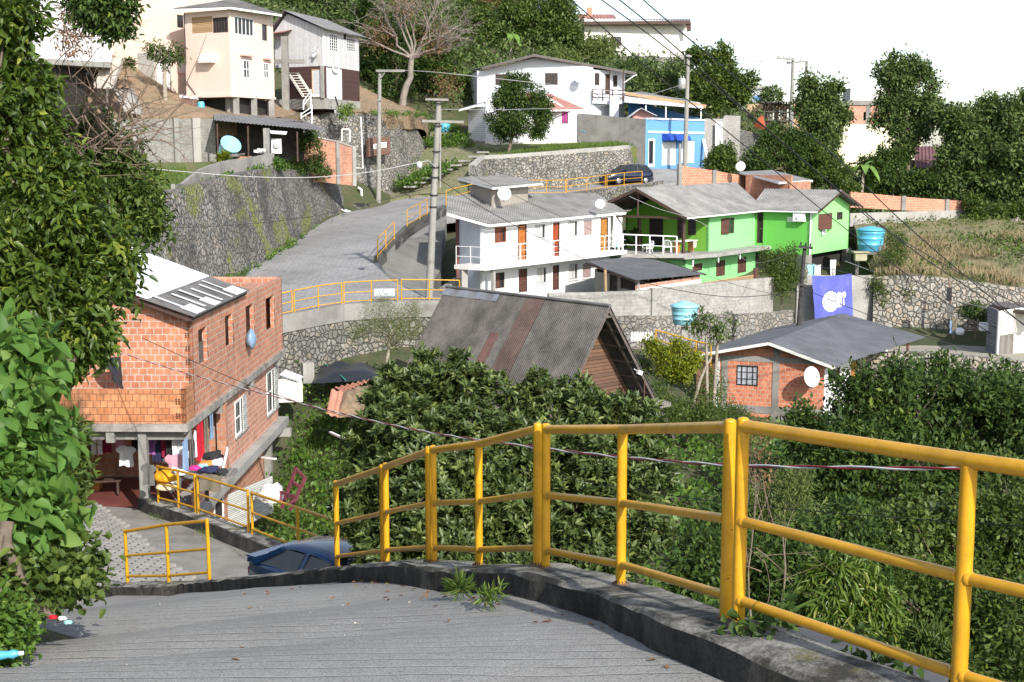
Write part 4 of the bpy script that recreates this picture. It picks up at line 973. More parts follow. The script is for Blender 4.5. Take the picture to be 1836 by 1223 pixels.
mb.box(dk + rd * .62 - V((0, 0, .1)), 2.0, .05, .16, math.atan2(pr.y, pr.x)); mb.build('deck', L['wood_grey'], rt)
mb = MB(); q = P(1155, 722, 51.3); mb.tube([q, q + V((0, 0, .95))], .025, 6); mb.build('deck_post', L['rust'], rt)
mb = MB(); q = P(1147, 668, 50.9); mb.box(q, .2, .12, .16, .5, .4); mb.tube([q, q - rd * .3 + V((0, 0, .1))], .02, 5); mb.build('lamp', L['trim_white'], rt)
# white two storey flats
A = v2(-1.65, 74.8); U = v2(5.3, 7.6).normalized(); B = A + U * 13.95; SD = v2(-.5, .87).normalized()
rt = root('apartment_house', 'long white two storey flats with brown doors, front balcony and a roof tower', 'house', (A.x, A.y, -8.9))
w1 = Wall(A, B, -6.0, -3.55, .16); w0 = Wall(A, B, -8.9, -6.0, .16)
up = [('w', (887, 407, 908, 435), L['door_red']), ('d', (928.5, 402.5, 944, 466), L['door_orange']), ('w', (959, 402, 978, 428), 0), ('d', (988, 399, 1003, 460), L['door_red']), ('w', (1018, 397, 1036, 424), 0), ('w', (1047, 395, 1062, 422), 1), ('d', (1076.5, 391, 1090, 449), L['door_ochre'])]
dn = [('w', (885, 489, 905, 517), L['shutter']), ('d', (930, 482, 945, 524), L['shutter']), ('w', (963, 480, 980, 508), 0), ('d', (989, 476, 1002, 520), L['shutter']), ('w', (1020, 473, 1036, 501), 0), ('w', (1045, 472, 1060, 498), 1)]
for w, lst in ((w1, up), (w0, dn)):
 for k, r, m in lst:
  h = w.hole(*r)
  if k == 'd': door(w, rt, h, m, L['timber'], .05)
  elif m in (0, 1): window(w, rt, h, L['alu'], L['glass'], 2 if m == 0 else 3, 1, .05, .04, L['trim_white'], (L['curtain'] if m == 0 else m_plain('rose_curtain', (.34, .22, .21), .8, .2, 5), .03, .8 if m == 0 else .97))
  else: window(w, rt, h, L['door_red'] if w is w1 else L['timber'], L['glass'], 3, 1, .06, .04, None, (m_plain('brown_blind', (.14, .06, .04), .7, .3, 6), .03, .6))
SB = A + SD * 2.95; EB = B + v2(-2.2, 3.9)
ws = [w1, w0, Wall(B, EB, -8.9, -3.6, .16), Wall(EB, SB, -8.9, -3.0, .16)]
walls(rt, ws, L['white'], 'wall'); walls(rt, [Wall(SB, A, -8.9, -3.6, .16)], L['white_blue'], 'wall')  # side wall's cooler white carries its weaker light in the colour
mb = MB(); mb.tube([w1.pt(7.0, -8.5, .06), w1.pt(7.0, -3.7, .06)], .05, 8); mb.build('drainpipe', L['trim_white'], rt)
mb = MB(); q = P(820, 470, 77.2); mb.box((q.x, q.y, -5.9), .14, .14, 4.6, .3); mb.build('post', m_plain('oxide_post', (.16, .06, .05), .7, .3, 3), rt)
nrm = v2(U.y, -U.x)
bp = lambda u, o: A + U * u + nrm * o
slab(rt, 'balcony', [bp(-1.3, 1.05), bp(14.3, 1.05), bp(14.3, .0), bp(-1.3, .0)], -6.22, -5.98, L['white'])
slab(rt, 'balcony', [bp(-1.3, .0), bp(-.01, 0), bp(-.01, -1.0), bp(-1.3, -1.0)], -6.22, -5.98, L['cream'])
mb = MB()
for u in (.0, 1.15, 2.3, 3.45, 4.6, 5.8, 7.0, 8.1, 9.2, 10.4, 11.6, 12.9): q = bp(u, .98); mb.tube([(q.x, q.y, -5.98), (q.x, q.y, -4.95)], .022 if u not in (2.3, 7.0) else .05, 6)
for z in (-4.95, -5.3, -5.65): a = bp(-1.25, .98); b = bp(14.2, .98); mb.tube([(a.x, a.y, z), (b.x, b.y, z)], .03 if z == -4.95 else .013, 6)
for z in (-4.95, -5.5): a = bp(-1.25, .98); b = bp(-1.25, -.9); mb.tube([(a.x, a.y, z), (b.x, b.y, z)], .022, 6)
for o in (.98, .1, -.9): q = bp(-1.25, o); mb.tube([(q.x, q.y, -5.98), (q.x, q.y, -4.95)], .022, 6)
for px in (1118, 1111): q = line_pt(bp(0, .98), bp(10, .98), px); mb.tube([(q.x, q.y, -5.98), (q.x, q.y, -4.9)], .06, 8)
mb.build('balcony_railing', L['trim_white'], rt)
slab(rt, 'balcony_post', [bp(-.2, .9), bp(.0, .9), bp(.0, .7), bp(-.2, .7)], -8.9, -6.225, L['conc_pale'])
E1 = P(876, 401, 74.1); E1.z = -3.74; d2 = V((U.x, U.y, 0)); rn = V((-nrm.x, -nrm.y, 0)); slope = (rn + V((0, 0, .30))).normalized(); pn = d2.cross(slope).normalized()
on = lambda px, py: plane_hit(px, py, E1, pn)
e1 = on(876, 401); e2 = on(1122, 379)
mb = MB(); m0 = on(893, 348); mb.corr(e1, e2, on(1068, 346), m0, .2, .022, .02); mb.corr(on(801, 380), e1, m0, on(803, 351), .2, .022, .02); mb.build('roof', L['roof'], rt)
mb = MB(); mb.beam(e1 - V((0, 0, .12)), e2 - V((0, 0, .12)), .05, .14); mb.beam(on(801, 380) - V((0, 0, .12)), e1 - V((0, 0, .12)), .05, .14); mb.build('fascia', L['trim_white'], rt)
ta = XY(843, 81.2); tb = XY(885, 78.8); tcn = XY(947, 83.2); td = ta + (tcn - tb)
tw = [Wall(ta, tb, -3.8, -1.72, .14), Wall(tb, tcn, -3.8, -1.72, .14), Wall(tcn, td, -3.8, -1.72, .14), Wall(td, ta, -3.8, -1.72, .14)]
walls(rt, tw, m_wall('taupe_render', (.36, .325, .28), (.22, .19, .16), .5), 'tower_wall')
mb = MB(); z = -1.55
ra = [P(821, 318, 81.8), P(884, 335, 77.8), P(972, 327, 83.6), P(905, 314, 87)]
mb.corr(ra[1], ra[2], ra[3], ra[0], .2, .022, .02); mb.build('tower_roof', L['roof'], rt)
mb = MB(); mb.beam(ra[1] - V((0, 0, .1)), ra[2] - V((0, 0, .1)), .05, .12); mb.beam(ra[0] - V((0, 0, .1)), ra[1] - V((0, 0, .1)), .05, .12); mb.build('fascia', L['trim_white'], rt)
mb = MB(); sa = P(826, 498, 76.6); sb = P(800, 516, 75.0)
for k in range(8): q = V(sa).lerp(sb, k / 7); mb.box((q.x, q.y, q.z - .5), .9, .42, 1.0, .9)
mb.build('stair', L['conc'], rt)
mb = MB(); mb.box(P(832, 500, 74.2), .35, .3, 1.1, .3); mb.build('stair_post', L['conc_pale'], rt)
# terrace and green house
g0 = v2(13.16, 90.0); gU = v2(.55, .835).normalized(); gN = v2(gU.y, -gU.x)
rt = root('green_house', 'bright green house with grey gabled roofs, brown shutters and an open porch over a terrace', 'house', (18, 95, -9.5))
gE = line_pt(g0, g0 + gU, 1357); gL = line_pt(g0, g0 - gN, 1123)
wA = Wall(g0, gE, -6.35, -3.95, .16); hA = wA.hole(1292.5, 391, 1316.5, 419.5); hA2 = wA.hole(1356.2, 381, 1368, 436) if False else None
wB = Wall(gL, g0, -6.35, -3.95, .16, top=[(0, -3.95), ((g0 - gL).length * .5, -2.25), ((g0 - gL).length, -3.95)])
hd = wB.hole(1164, 388, 1189, 440); h1 = wB.hole(1214, 391, 1228, 427); h2 = wB.hole(1233, 391, 1248, 422)
sE = line_pt(gE, gE + gN, 1455); wS = Wall(gE, sE, -6.9, -3.9, .16); hs = wS.hole(1357.5, 381, 1368.5, 436)
fE = line_pt(sE, sE + gU, 1526.5); fl = (fE - sE).length
wF = Wall(sE, fE, -6.9, -3.75, .16, top=[(0, -3.75), (fl * .52, -2.55), (fl, -3.6)])
hf = wF.hole(1467, 383, 1491, 410); hf2 = wF.hole(1500.5, 380, 1511, 394)
bk = fE - gN * 4.6; bk2 = gL + (gE - g0)
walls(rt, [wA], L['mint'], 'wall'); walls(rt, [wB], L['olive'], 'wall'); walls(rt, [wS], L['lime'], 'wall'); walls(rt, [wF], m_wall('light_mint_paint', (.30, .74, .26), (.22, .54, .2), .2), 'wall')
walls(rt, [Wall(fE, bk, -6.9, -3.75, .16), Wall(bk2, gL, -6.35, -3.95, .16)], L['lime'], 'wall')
window(wA, rt, hA, L['timber'], L['glass'], 2, 2, .07, .03); shutters(wA, rt, hA, L['shutter'], (4, None), .5)
door(wB, rt, hd, L['dark'], L['timber'], .1); window(wB, rt, h1, L['timber'], L['glass'], 1, 3, .08, .03); window(wB, rt, h2, L['timber'], L['glass'], 1, 3, .08, .03)
door(wS, rt, hs, L['dark'], L['timber'], .1)
window(wF, rt, hf, L['timber'], L['glass'], 2, 2, .07, .03, None, (L['curtain'], .4, .9)); shutters(wF, rt, hf, L['shutter'], (35, 20), .42); window(wF, rt, hf2, L['timber'], L['glass'], 2, 2, .07, .03)
gm = (gL + g0) / 2; ov = 4.4
rA0 = V((*(gm - gU * ov), -2.05)); rA1 = V((*(gm + gU * 11.5), -1.95))
eA0 = V((*(g0 + gN * .55 - gU * ov), -3.86)); eA1 = V((*(gE + gN * .55 + gU * .6), -3.80)); fA0 = V((*(gL - gN * .9 - gU * ov), -3.75)); fA1 = V((*(gL - gN * .9 + gU * 11), -3.75))
mb = MB(); mb.corr(rA0, rA1, eA1, eA0, .2, .022, .02); mb.corr(rA1, rA0, fA0, fA1, .2, .022, .02); mb.build('roof', L['roof'], rt)
mb = MB(); mb.beam(eA0 - V((0, 0, .09)), eA1 - V((0, 0, .09)), .1, .1); mb.build('gutter', L['trim_white'], rt)
mb = MB(); dn_ = V((0, 0, .13)); mb.beam(rA0 - dn_, eA0 - dn_, .05, .16); mb.beam(rA0 - dn_, fA0 - dn_, .05, .16)
for k in range(1, 5):
 f = k / 5; o_ = V((*(gU * ov * f), 0)); mb.beam(rA0 + o_ - dn_, eA0 + o_ - dn_, .05, .1); mb.beam(rA0 + o_ - dn_, fA0 + o_ - dn_, .05, .1)
tz = V((0, 0, -3.95)); mb.beam(V((*(gL - gU * 4.1), -3.95)), V((*(g0 - gU * 4.1), -3.95)), .08, .14); mb.beam(V((*(gm - gU * 4.1), -3.9)), V((*(gm - gU * 4.1), -2.2)), .08, .1)
mb.build('rafters', L['timber'], rt)
for q in (gm - gU * 2.2 - gN * .9, g0 - gU * 3.9 + gN * .1): mb = MB(); mb.box((q.x, q.y, -5.15), .17, .17, 2.4, .5); mb.build('porch_post', L['timber'], rt)
mb = MB(); q = fA0 + (V((*(gL - gU * 0), -3.75)) - fA0) * .15; mb.box((q.x + .5, q.y + 1.2, -4.3), .12, 2.6, 1.1, -.57); mb.build('porch_screen', L['timber'], rt)
wm_ = sE + gU * fl * .52
rB0 = V((*(wm_ + gN * .75), -2.42)); rB1 = V((*(wm_ - gN * 5.2), -2.42)); eB0 = V((*(sE - gU * .45 + gN * .75), -3.78)); eB1 = V((*(sE - gU * .45 - gN * 4.4), -3.78)); hB0 = V((*(fE + gU * .9 + gN * .75), -3.72)); hB1 = V((*(fE + gU * .9 - gN * 5), -3.72))
mb = MB(); mb.corr(rB1, rB0, eB0, eB1, .2, .022, .02); mb.corr(rB0, rB1, hB1, hB0, .2, .022, .02); mb.build('roof', L['roof'], rt)
mb = MB(); mb.beam(eB0 - V((0, 0, .09)), eB1 - V((0, 0, .09)), .1, .1); mb.tube([V((*(sE + gN * .08), -3.9)), V((*(sE + gN * .08), -9.0))], .06, 8); mb.tube([eB0 + V((*(gU * .1), -.12)), V((*(sE + gN * .08), -4.1))], .05, 8); mb.build('gutter', L['trim_white'], rt)
mb = MB(); mb.beam(rB0 - dn_, eB0 - dn_, .05, .14); mb.beam(rB0 - dn_, hB0 - dn_, .05, .16)
mb.build('bargeboard', L['timber'], rt)
mb = MB(); q = wS.pt(wS.hit(1436, 380)[0], 0, .25); mb.box((q.x, q.y, -4.25), .85, .32, .6, math.atan2(-gN.y, -gN.x)); mb.lathe((q.x + .0, q.y - .17, -4.25), [(.22, 0), (.2, -.02), (.03, -.02)], 14, V((0, -1, 0))); mb.build('air_conditioner', L['trim_white'], rt)
mb = MB(); obox(mb, wS, wS.hit(1412, 393)[0], wS.hit(1425, 393)[0], wS.hit(1418, 398)[1], wS.hit(1418, 389)[1], .002, .06); mb.build('meter_box', L['cream'], rt)
sp_ = [gE + gN * 1.3 + gU * 1.6, gE + gU * 1.6, gL + gU * .5, gL - gU * 4.6 - gN * 1.0, g0 - gU * 4.5 + gN * .4, g0 + gN * 1.25 - gU * 1.3]
slab(rt, 'terrace', sp_, -6.6, -6.36, L['conc_pale'])
lw = Wall(g0 + gN * .1 - gU * 3.6, gE + gN * .1, -9.4, -6.61, .16)
for r in ((1241.5, 473, 1259, 486), (1284, 467, 1300, 495), (1322.5, 461.5, 1338, 489)):
 h = lw.hole(*r); window(lw, rt, h, L['timber'], L['shutter'], 2, 1, .05, .02);
walls(rt, [lw, Wall(gE + gN * .1, gE + gN * .1 - gN * 3, -9.4, -6.61, .16), Wall(gL - gU * 3.6, g0 + gN * .1 - gU * 3.6, -9.4, -6.61, .16)], L['mint'], 'wall')
mb = MB()
for px in (1292, 1331, 1246): q = line_pt(g0 + gN * 1.1, g0 + gN * 1.1 + gU, px); mb.tube([(q.x, q.y, -6.61), (q.x, q.y, -7.0)], .05, 6)
mb.build('drain_spout', L['trim_white'], rt)
for (px, d, w_) in ((1434, 95.5, .7), (1448, 96, .9)): pass
mb = MB(); q = XY(1447, 94); mb.box((q.x, q.y, -8.6), .9, .6, 3.4, .5); mb.build('pillar', L['conc'], rt)
mb = MB(); q = fE - gU * .3; mb.box((q.x, q.y, -8.4), .5, .5, 3.0, .5); mb.build('pillar', L['conc'], rt)
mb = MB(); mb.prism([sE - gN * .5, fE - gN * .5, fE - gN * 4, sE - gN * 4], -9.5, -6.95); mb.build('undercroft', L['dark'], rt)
a = line_pt(bp(0, .98), bp(10, .98), 1118); b = XY(1216, 85.8); mb = MB(); pts = [V((a.x, a.y, 0)), V((b.x, b.y, 0))]
for k in range(5): q = pts[0].lerp(pts[1], k / 4); mb.tube([(q.x, q.y, -6.2), (q.x, q.y, -4.95 - .15 * k / 4)], .045, 8)
for z in (-4.95, -5.6): mb.tube([(a.x, a.y, z), (b.x, b.y, z - .15)], .04 if z > -5 else .02, 8)
mb.build('terrace_railing', L['trim_white'], rt)
slab(rt, 'terrace', [a + v2(-.1, -.1), b + v2(.9, -.3), g0 - gU * 4.4, gL - gU * 4.0, bp(14.5, 0)], -6.45, -6.2, L['conc_pale'])
fa = XY(1262, 85.5); fb = XY(1357, 91.5); w = Wall(fa, fb, -9.3, -8.05, .08); rt = root('board_fence', 'low fence of orange tan horizontal boards below the green house windows', 'fence', (fa.x, fa.y, -9.3)); mb = MB(); w.emit(mb); mb.build('boards', L['wood_tan'], rt)
mb = MB(); obox(mb, w, w.L - .05, w.L + .55, -9.3, -7.6, -.05, .12); mb.build('post', L['rust'], rt)
# little shed with dark roof in front
sa, sb, sc = XY(1068, 79.0), XY(1146, 74.6), XY(1259, 80.5); sd = sa + (sc - sb)
rt = root('shed', 'low block shed with a dark slate roof and black doorway behind the grey wall', 'shed', (sb.x, sb.y, -9.2))
wa = Wall(sa, sb, -9.4, -6.75, .15); h = wa.hole(1093, 492, 1107, 522); hh_ = wa.hole(1112, 497, 1139, 519); wb_ = Wall(sb, sc, -9.4, -7.15, .15)
walls(rt, [wa, Wall(sc, sd, -9.4, -6.9, .15), Wall(sd, sa, -9.4, -6.6, .15)], L['conc'], 'wall'); walls(rt, [wb_], L['brick_pink'], 'wall')
door(wa, rt, h, L['dark'], L['timber'], .06); window(wa, rt, hh_, L['timber'], L['dark'], 1, 1, .04, .08)
mb = MB(); obox(mb, wb_, -.1, wb_.L + .1, -7.75, -7.35, .004, .03); mb.build('tie_beam', L['cream'], rt)
mb = MB(); rr = [P(1050, 469, 79.6), P(1140, 502, 73.6), P(1266, 491, 80.6), P(1148, 459, 87)]; mb.corr(rr[1], rr[2], rr[3], rr[0], .2, .018, .02); mb.build('roof', L['roof_slate'], rt)
mb = MB(); mb.beam(rr[0] - V((0, 0, .09)), rr[1] - V((0, 0, .09)), .06, .1)
for k in range(7): q = rr[1].lerp(rr[2], k / 6) - V((0, 0, .07)); mb.beam(q, q + (rr[0] - rr[1]) * .5, .05, .08)
mb.build('rafters', L['timber'], rt)
mb = MB(); mb.tube([P(1085, 482, 76.5), P(1086, 522, 76.5)], .09, 8); mb.build('post', L['wood_tan'], rt)
# brick house on the right
bA = XY(1293, 65.6); bB = XY(1491, 63.9); U_ = (bB - bA).normalized(); N_ = v2(U_.y, -U_.x)
rt = root('brick_house', 'single storey red brick house with grey concrete ties, barred square window and dark grey roof', 'house', (bA.x + 2, bA.y + 3, -13.4))
Lb = (bB - bA).length
wq = Wall(bA, bB, -13.4, -9.75, .15, top=[(0, -9.75), (Lb * .5, -9.0), (Lb, -9.95 + .2)])
hq = wq.hole(1320, 655.5, 1359, 692)
dirb = v2(.52, .86).normalized()
bC = bB + dirb * 11; bD = bA + dirb * 11
ws2 = Wall(bB, bC, -13.4, -10.2, .15); hs2 = ws2.hole(1540, 652, 1560, 676) if False else None
walls(rt, [wq], m_brick('red_new_brick', (.60, .205, .105), (.44, .125, .065), (.42, .34, .28), .24, .20, .016, .2), 'wall')
hw1 = (1.9, 2.5, -11.4, -10.4); hw2 = (4.2, 5.4, -12.3, -10.4); ws2.holes += [hw1, hw2]
walls(rt, [ws2, Wall(bC, bD, -13.4, -10.2, .15), Wall(bD, bA, -13.4, -9.9, .15)], L['white'], 'wall')
window(ws2, rt, hw1, L['timber'], L['glass'], 2, 1); door(ws2, rt, hw2, L['door_ochre'], L['timber'])
window(wq, rt, hq, L['black'], L['glass'], 4, 3, .06, .02, None, (m_plain('grey_blind', (.36, .37, .42), .8, .3, 3), .02, .98))
mb = MB()
for px in (1299, 1391): u = wq.hit(px, 680)[0]; obox(mb, wq, u - .16, u + .16, -13.3, -9.72 + (.4 if px > 1350 else 0), .003, .03)
u0 = wq.hit(1410, 700)[0]
for z0, z1 in ((-10.0, -9.72), (-12.55, -12.2)): obox(mb, wq, .18, Lb - .02, z0, z1, .006, .026)
mb.build('tie_frame', L['conc'], rt)
mb = MB(); obox(mb, wq, u0 - .7, u0 + .75, -12.95, -12.57, -.02, .25); mb.build('ledge', L['conc'], rt)
ap = V((*(bA + U_ * Lb * .5), -8.88)); roff = V((*(N_ * .7), 0)); back = V((*(dirb * 11.5), 0))
ml = V((*(bA - U_ * 1.3), -9.72)); mr = P(1497, 657, 63.2)
r0 = ap + roff; r1 = ap + back + V((0, 0, .15)); pr_ = P(1660, 604, 70.5)
mb = MB(); mb.corr(r0, r1, pr_, mr, .3, .006, .03); mb.build('roof', L['roof_slate'], rt)
mb = MB(); mb.corr(r1, r0, ml + roff, ml + back, .3, .006, .03); mb.build('roof', L['roof_slate'], rt)
mb = MB(); dz = V((0, 0, .1)); mb.beam(r0 - dz, mr - dz, .05, .14); mb.beam(r0 - dz, ml + roff - dz, .05, .14); mb.build('bargeboard', L['cream'], rt)
mb = MB(); q = P(1628, 612, 69.6); mb.tube([q, q - V((0, 0, 3))], .07, 8); mb.build('roof_post', L['rust'], rt)
mb = MB(); obox(mb, ws2, .6, 1.0, -10.8, -10.35, .01, .3); mb.build('lamp', L['black'], rt)
mb = MB(); q = XY(1262, 68.5); mb.prism([bA - U_ * .05, bA + dirb * 3 - U_ * .05, bA + dirb * 3 - U_ * 1.3, bA - U_ * 1.2 + dirb * .5], -13.4, -10.2); mb.build('side_wall', L['brick_old'], rt)
# free standing and retaining walls
def wallthing(name, label, pts, mat, cap=None, thick=.22, group=None, lean=0, posts=None, cat='wall', partname='wall_body'):
 """pts: list of (x, y, zbottom, ztop); lean moves the top back (left of travel)"""
 rt = root(name, label, cat, (pts[0][0], pts[0][1], min(p[2] for p in pts)), group); mb = MB(); rows = []
 sub = []
 for a, b in zip(pts, pts[1:]):
  k = max(1, int((V(b[:2]) - V(a[:2])).length / 1.2)); sub += [tuple(a[i] + (b[i] - a[i]) * j / k for i in range(4)) for j in range(k)]
 sub.append(pts[-1]); m = len(sub)
 for i, (x, y, zb, zt) in enumerate(sub):
  a = sub[max(i - 1, 0)]; b = sub[min(i + 1, m - 1)]; t = V((b[0] - a[0], b[1] - a[1])).normalized(); nb = V((-t.y, t.x))
  wob = .03 * mnoise.noise(V((x, y, 0)))
  f0 = V((x, y, zb)); f1 = V((x + nb.x * lean, y + nb.y * lean, zt + wob)); g = V((nb.x, nb.y, 0)) * thick
  rows.append([f0, f0.lerp(f1, .33), f0.lerp(f1, .66), f1, f1 + g, f0 + g + V((nb.x, nb.y, 0)) * lean])
 w = 6; vs = [q for r in rows for q in r]
 mb.add(vs, [(i * w + j, (i + 1) * w + j, (i + 1) * w + (j + 1) % w, i * w + (j + 1) % w) for i in range(m - 1) for j in range(w)]); mb.poly(rows[0]); mb.poly(rows[-1][::-1])
 o = mb.build(partname, mat, rt)
 if cap:
  mb = MB(); vs = []
  for r in rows:
   f, g = r[3], r[4]; d = (g - f).normalized() * .06; vs += [f - d + V((0, 0, -cap[1])), f - d + V((0, 0, .04)), g + d + V((0, 0, .04)), g + d + V((0, 0, -cap[1]))]
  mb.add(vs, [(i * 4 + j, i * 4 + 4 + j, i * 4 + 4 + (j + 1) % 4, i * 4 + (j + 1) % 4) for i in range(m - 1) for j in range(4)]); mb.poly(vs[:4]); mb.poly(vs[-4:][::-1]); mb.build('coping', cap[0], rt)
 if posts:
  for (k, mat2, wd) in posts:
   x, y, zb, zt = sub[min(m - 1, int(k * (m - 1)))]; mb = MB(); mb.box((x, y, (zb + zt) / 2 + .02), wd, thick + .12, zt - zb + .06, math.atan2(sub[1][1] - sub[0][1], sub[1][0] - sub[0][0])); mb.build('pier', mat2, rt)
 return rt
def GT(px, d, yb, yt): q = XY(px, d); return (q.x, q.y, P(px, yb, d).z, P(px, yt, d).z)
wallthing('stone_wall', 'tall sloping dark stone retaining wall with a mossy patch along the left of the road', [(-18.6, 58, -8.4, -2.6), (-17.0, 66, -7.7, -2.0), (-15.3, 75, -7.0, -1.25), (-14.3, 80, -6.5, -.85), (-13.95, 84, -5.9, -.75), (-13.3, 92, -5.4, -.95), (-12.6, 98, -5.0, -1.4), (-12.0, 104, -4.4, -2.5), (-11.8, 106, -4.3, -3.4)], L['stone'], None, .5, None, 1.0)
mb = MB()
wallthing('parapet_wall', 'weathered grey parapet wall curving along the top of the tall stone wall', [GT(312, 70, 366, 330), GT(325, 72.5, 362, 330), GT(360, 76, 345, 303), GT(402, 79.5, 325, 289), GT(460, 83, 310, 281), GT(492, 85, 300, 274)], L['conc'], None, .2)
wallthing('block_wall', 'stained grey block wall with pilasters below the pink house yard', [GT(205, 85, 300, 214), GT(388, 88.5, 292, 213)], L['block'], None, .25, None, .15, [(.35, L['conc'], .35), (.62, L['conc'], .3), (.88, L['conc_pale'], .5)])
rt = wallthing('brick_wall', 'ruined orange brick wall hung with ivy beside the road, with a concrete cap', [GT(498, 92, 330, 240), GT(540, 93.5, 328, 238), GT(575, 95, 326, 247), GT(604, 96.5, 330, 253), GT(633, 98, 333, 263)], L['brick_old'], (L['conc_pale'], .06), .2, None, 0, [(.78, L['conc'], .3), (1.0, L['conc_pale'], .3)])
wallthing('stone_wall', 'grey stone retaining wall below the hair salon yard with a brown board on it', [GT(545, 103, 345, 212), GT(600, 104.5, 350, 203), GT(655, 105.4, 372, 203), GT(700, 107.5, 360, 204), GT(740, 111, 330, 206), GT(768, 116, 290, 209), GT(772, 119, 275, 225)], L['stone_b'], None, .5, None, 1.3)
wallthing('stone_wall', 'squared grey stone retaining wall with a pale coping behind the parked dark car', [GT(866, 104.5, 345, 296), GT(880, 106.5, 345, 280), GT(1000, 107.5, 345, 271), GT(1139, 109.5, 335, 261), GT(1150, 111.5, 330, 264)], L['stone_b'], (L['conc_pale'], .75), .4, None, .7)
wallthing('garden_wall', 'tall plain grey wall between the white house and the blue shop', [GT(1036, 116, 262, 203), GT(1110, 114, 300, 210), GT(1157, 112.6, 306, 213.5)], L['conc'], None, .2)
wallthing('block_wall', 'long pale grey block wall above the stone base, behind the steep cabin roof', [GT(985, 72.5, 574, 526), GT(1060, 73.5, 570, 524), GT(1145, 73.6, 566, 522), GT(1260, 76.5, 566, 509), GT(1393, 80, 560, 497)], L['block_pale'], None, .2, None, 0, [(.4, L['conc_pale'], .3)])
wallthing('stone_wall', 'stained old stone wall under the pale block wall, behind the water tank on a post', [GT(985, 71.8, 690, 575), GT(1060, 72.9, 680, 571), GT(1145, 73.1, 668, 567), GT(1260, 76, 655, 566), GT(1393, 79.5, 640, 561), GT(1434, 80.5, 640, 556)], L['stone_wash'], None, .4, None, .1)
wallthing('garden_wall', 'bare concrete wall panel right of the purple banner', [GT(1436, 80.3, 640, 492), GT(1500, 81, 640, 494), GT(1578, 82, 640, 494)], L['conc_pale'], None, .2)
wallthing('stone_wall', 'pale rounded fieldstone wall below the dry grass slope, right of the banner', [GT(1576, 81, 622, 499), GT(1640, 80.5, 617, 492), GT(1700, 80, 613, 500), GT(1740, 79.6, 612, 506), GT(1860, 79, 614, 520)], L['stone_pale'], None, .5, None, .7)
wallthing('stone_wall', 'low pale stone wall in front of the sandy path at the far right', [GT(1520, 68.5, 720, 636), GT(1660, 67.5, 720, 633), GT(1760, 66.8, 720, 640), GT(1880, 66, 720, 652)], L['stone_pale'], None, .5, None, .3)
wallthing('brick_wall', 'orange brick wall at the street corner above the green house roof, with one concrete pier', [GT(1219, 101.5, 345, 296), GT(1280, 104, 345, 306), GT(1340, 106.5, 350, 316)], L['brick'], None, .16, None, 0, [(.0, L['conc'], .3), (.56, L['conc'], .4)])
rt = wallthing('brick_wall', 'long orange brick wall with concrete piers below the dark trees on the right', [GT(1528, 107, 372, 344), GT(1640, 111, 378, 354), GT(1740, 114, 385, 361)], L['brick'], None, .16, None, 0, [(.48, L['conc'], .5), (.9, L['conc'], .4)])
mbx = MB(); w_ = Wall(XY(1528, 106.9), XY(1742, 113.9), P(1640, 402, 110.8).z, P(1640, 379, 110.8).z, .3); w_.emit(mbx); mbx.build('footing', L['conc_pale'], rt)
wallthing('retaining_wall', 'dark concrete parapet under the yellow railing of the inner road curve', [GT(677, 74, 482, 462), GT(692, 76.5, 468, 445), GT(707, 79, 450, 429), GT(730, 83, 428, 406), GT(753, 86, 412, 393), GT(766, 88, 404, 385), GT(800, 93, 386, 368)], L['conc_dark'], None, .3)
wallthing('retaining_wall', 'stone retaining wall of the road bend with a grey concrete band, above the black tarp', [GT(430, 58.3, 700, 580), GT(524, 60.4, 690, 563), GT(571, 61.7, 690, 554), GT(613, 62.9, 690, 547), GT(713, 64.3, 690, 541), GT(850, 65.6, 700, 540)], L['stone_b'], (L['conc'], .75), .35)
wallthing('retaining_wall', 'dark stone retaining wall of the upper street behind the green house roof', [GT(860, 95, 420, 354), GT(905, 98.3, 410, 348), GT(1016, 100.9, 400, 348), GT(1087, 103.9, 395, 338), GT(1160, 106.9, 390, 331), GT(1190, 108, 385, 324)], L['stone'], None, .3)
patch('embankment', [G(676, 74, -6.1), G(707, 79, -5.6), G(730, 83, -5.2), G(766, 88, -4.9), G(800, 93, -4.3), (-4.4, 84, -5.5), (-4.2, 79, -6.6), (-4.6, 75.5, -7.4), G(800, 66.5, -7.1), G(745, 66.2, -7.0), G(700, 70.4, -6.75)], m_wall('sloped_concrete', (.20, .195, .18), (.08, .077, .068), .8, .95, .6), .8, (), .05)
patch('yard', [GT(205, 84.8, 292, 0)[:3], GT(388, 88.3, 290, 0)[:3], GT(528, 91, 304, 0)[:3], GT(496, 87, 301, 0)[:3], GT(402, 80, 322, 0)[:3], GT(325, 73, 358, 0)[:3], GT(240, 72, 340, 0)[:3]], L['greengrass'], .7, (), .1)
patch('yard', [GT(150, 86, 212, 0)[:3], GT(388, 89, 214, 0)[:3], GT(500, 96, 212, 0)[:3], GT(545, 105, 210, 0)[:3], GT(600, 106.4, 203, 0)[:3], GT(652, 107.3, 203, 0)[:3], GT(697, 109.4, 204, 0)[:3], GT(735, 112.9, 206, 0)[:3], GT(762, 117.6, 209, 0)[:3], GT(768, 120, 222, 0)[:3], GT(762, 128, 205, 0)[:3], GT(700, 126, 168, 0)[:3], GT(650, 118, 155, 0)[:3], GT(560, 116, 165, 0)[:3], GT(480, 104, 180, 0)[:3], GT(380, 99, 190, 0)[:3], GT(300, 98, 165, 0)[:3], GT(245, 97, 118, 0)[:3], GT(205, 95, 100, 0)[:3], GT(150, 94, 130, 0)[:3]], L['dirt'], .8, (), .25)
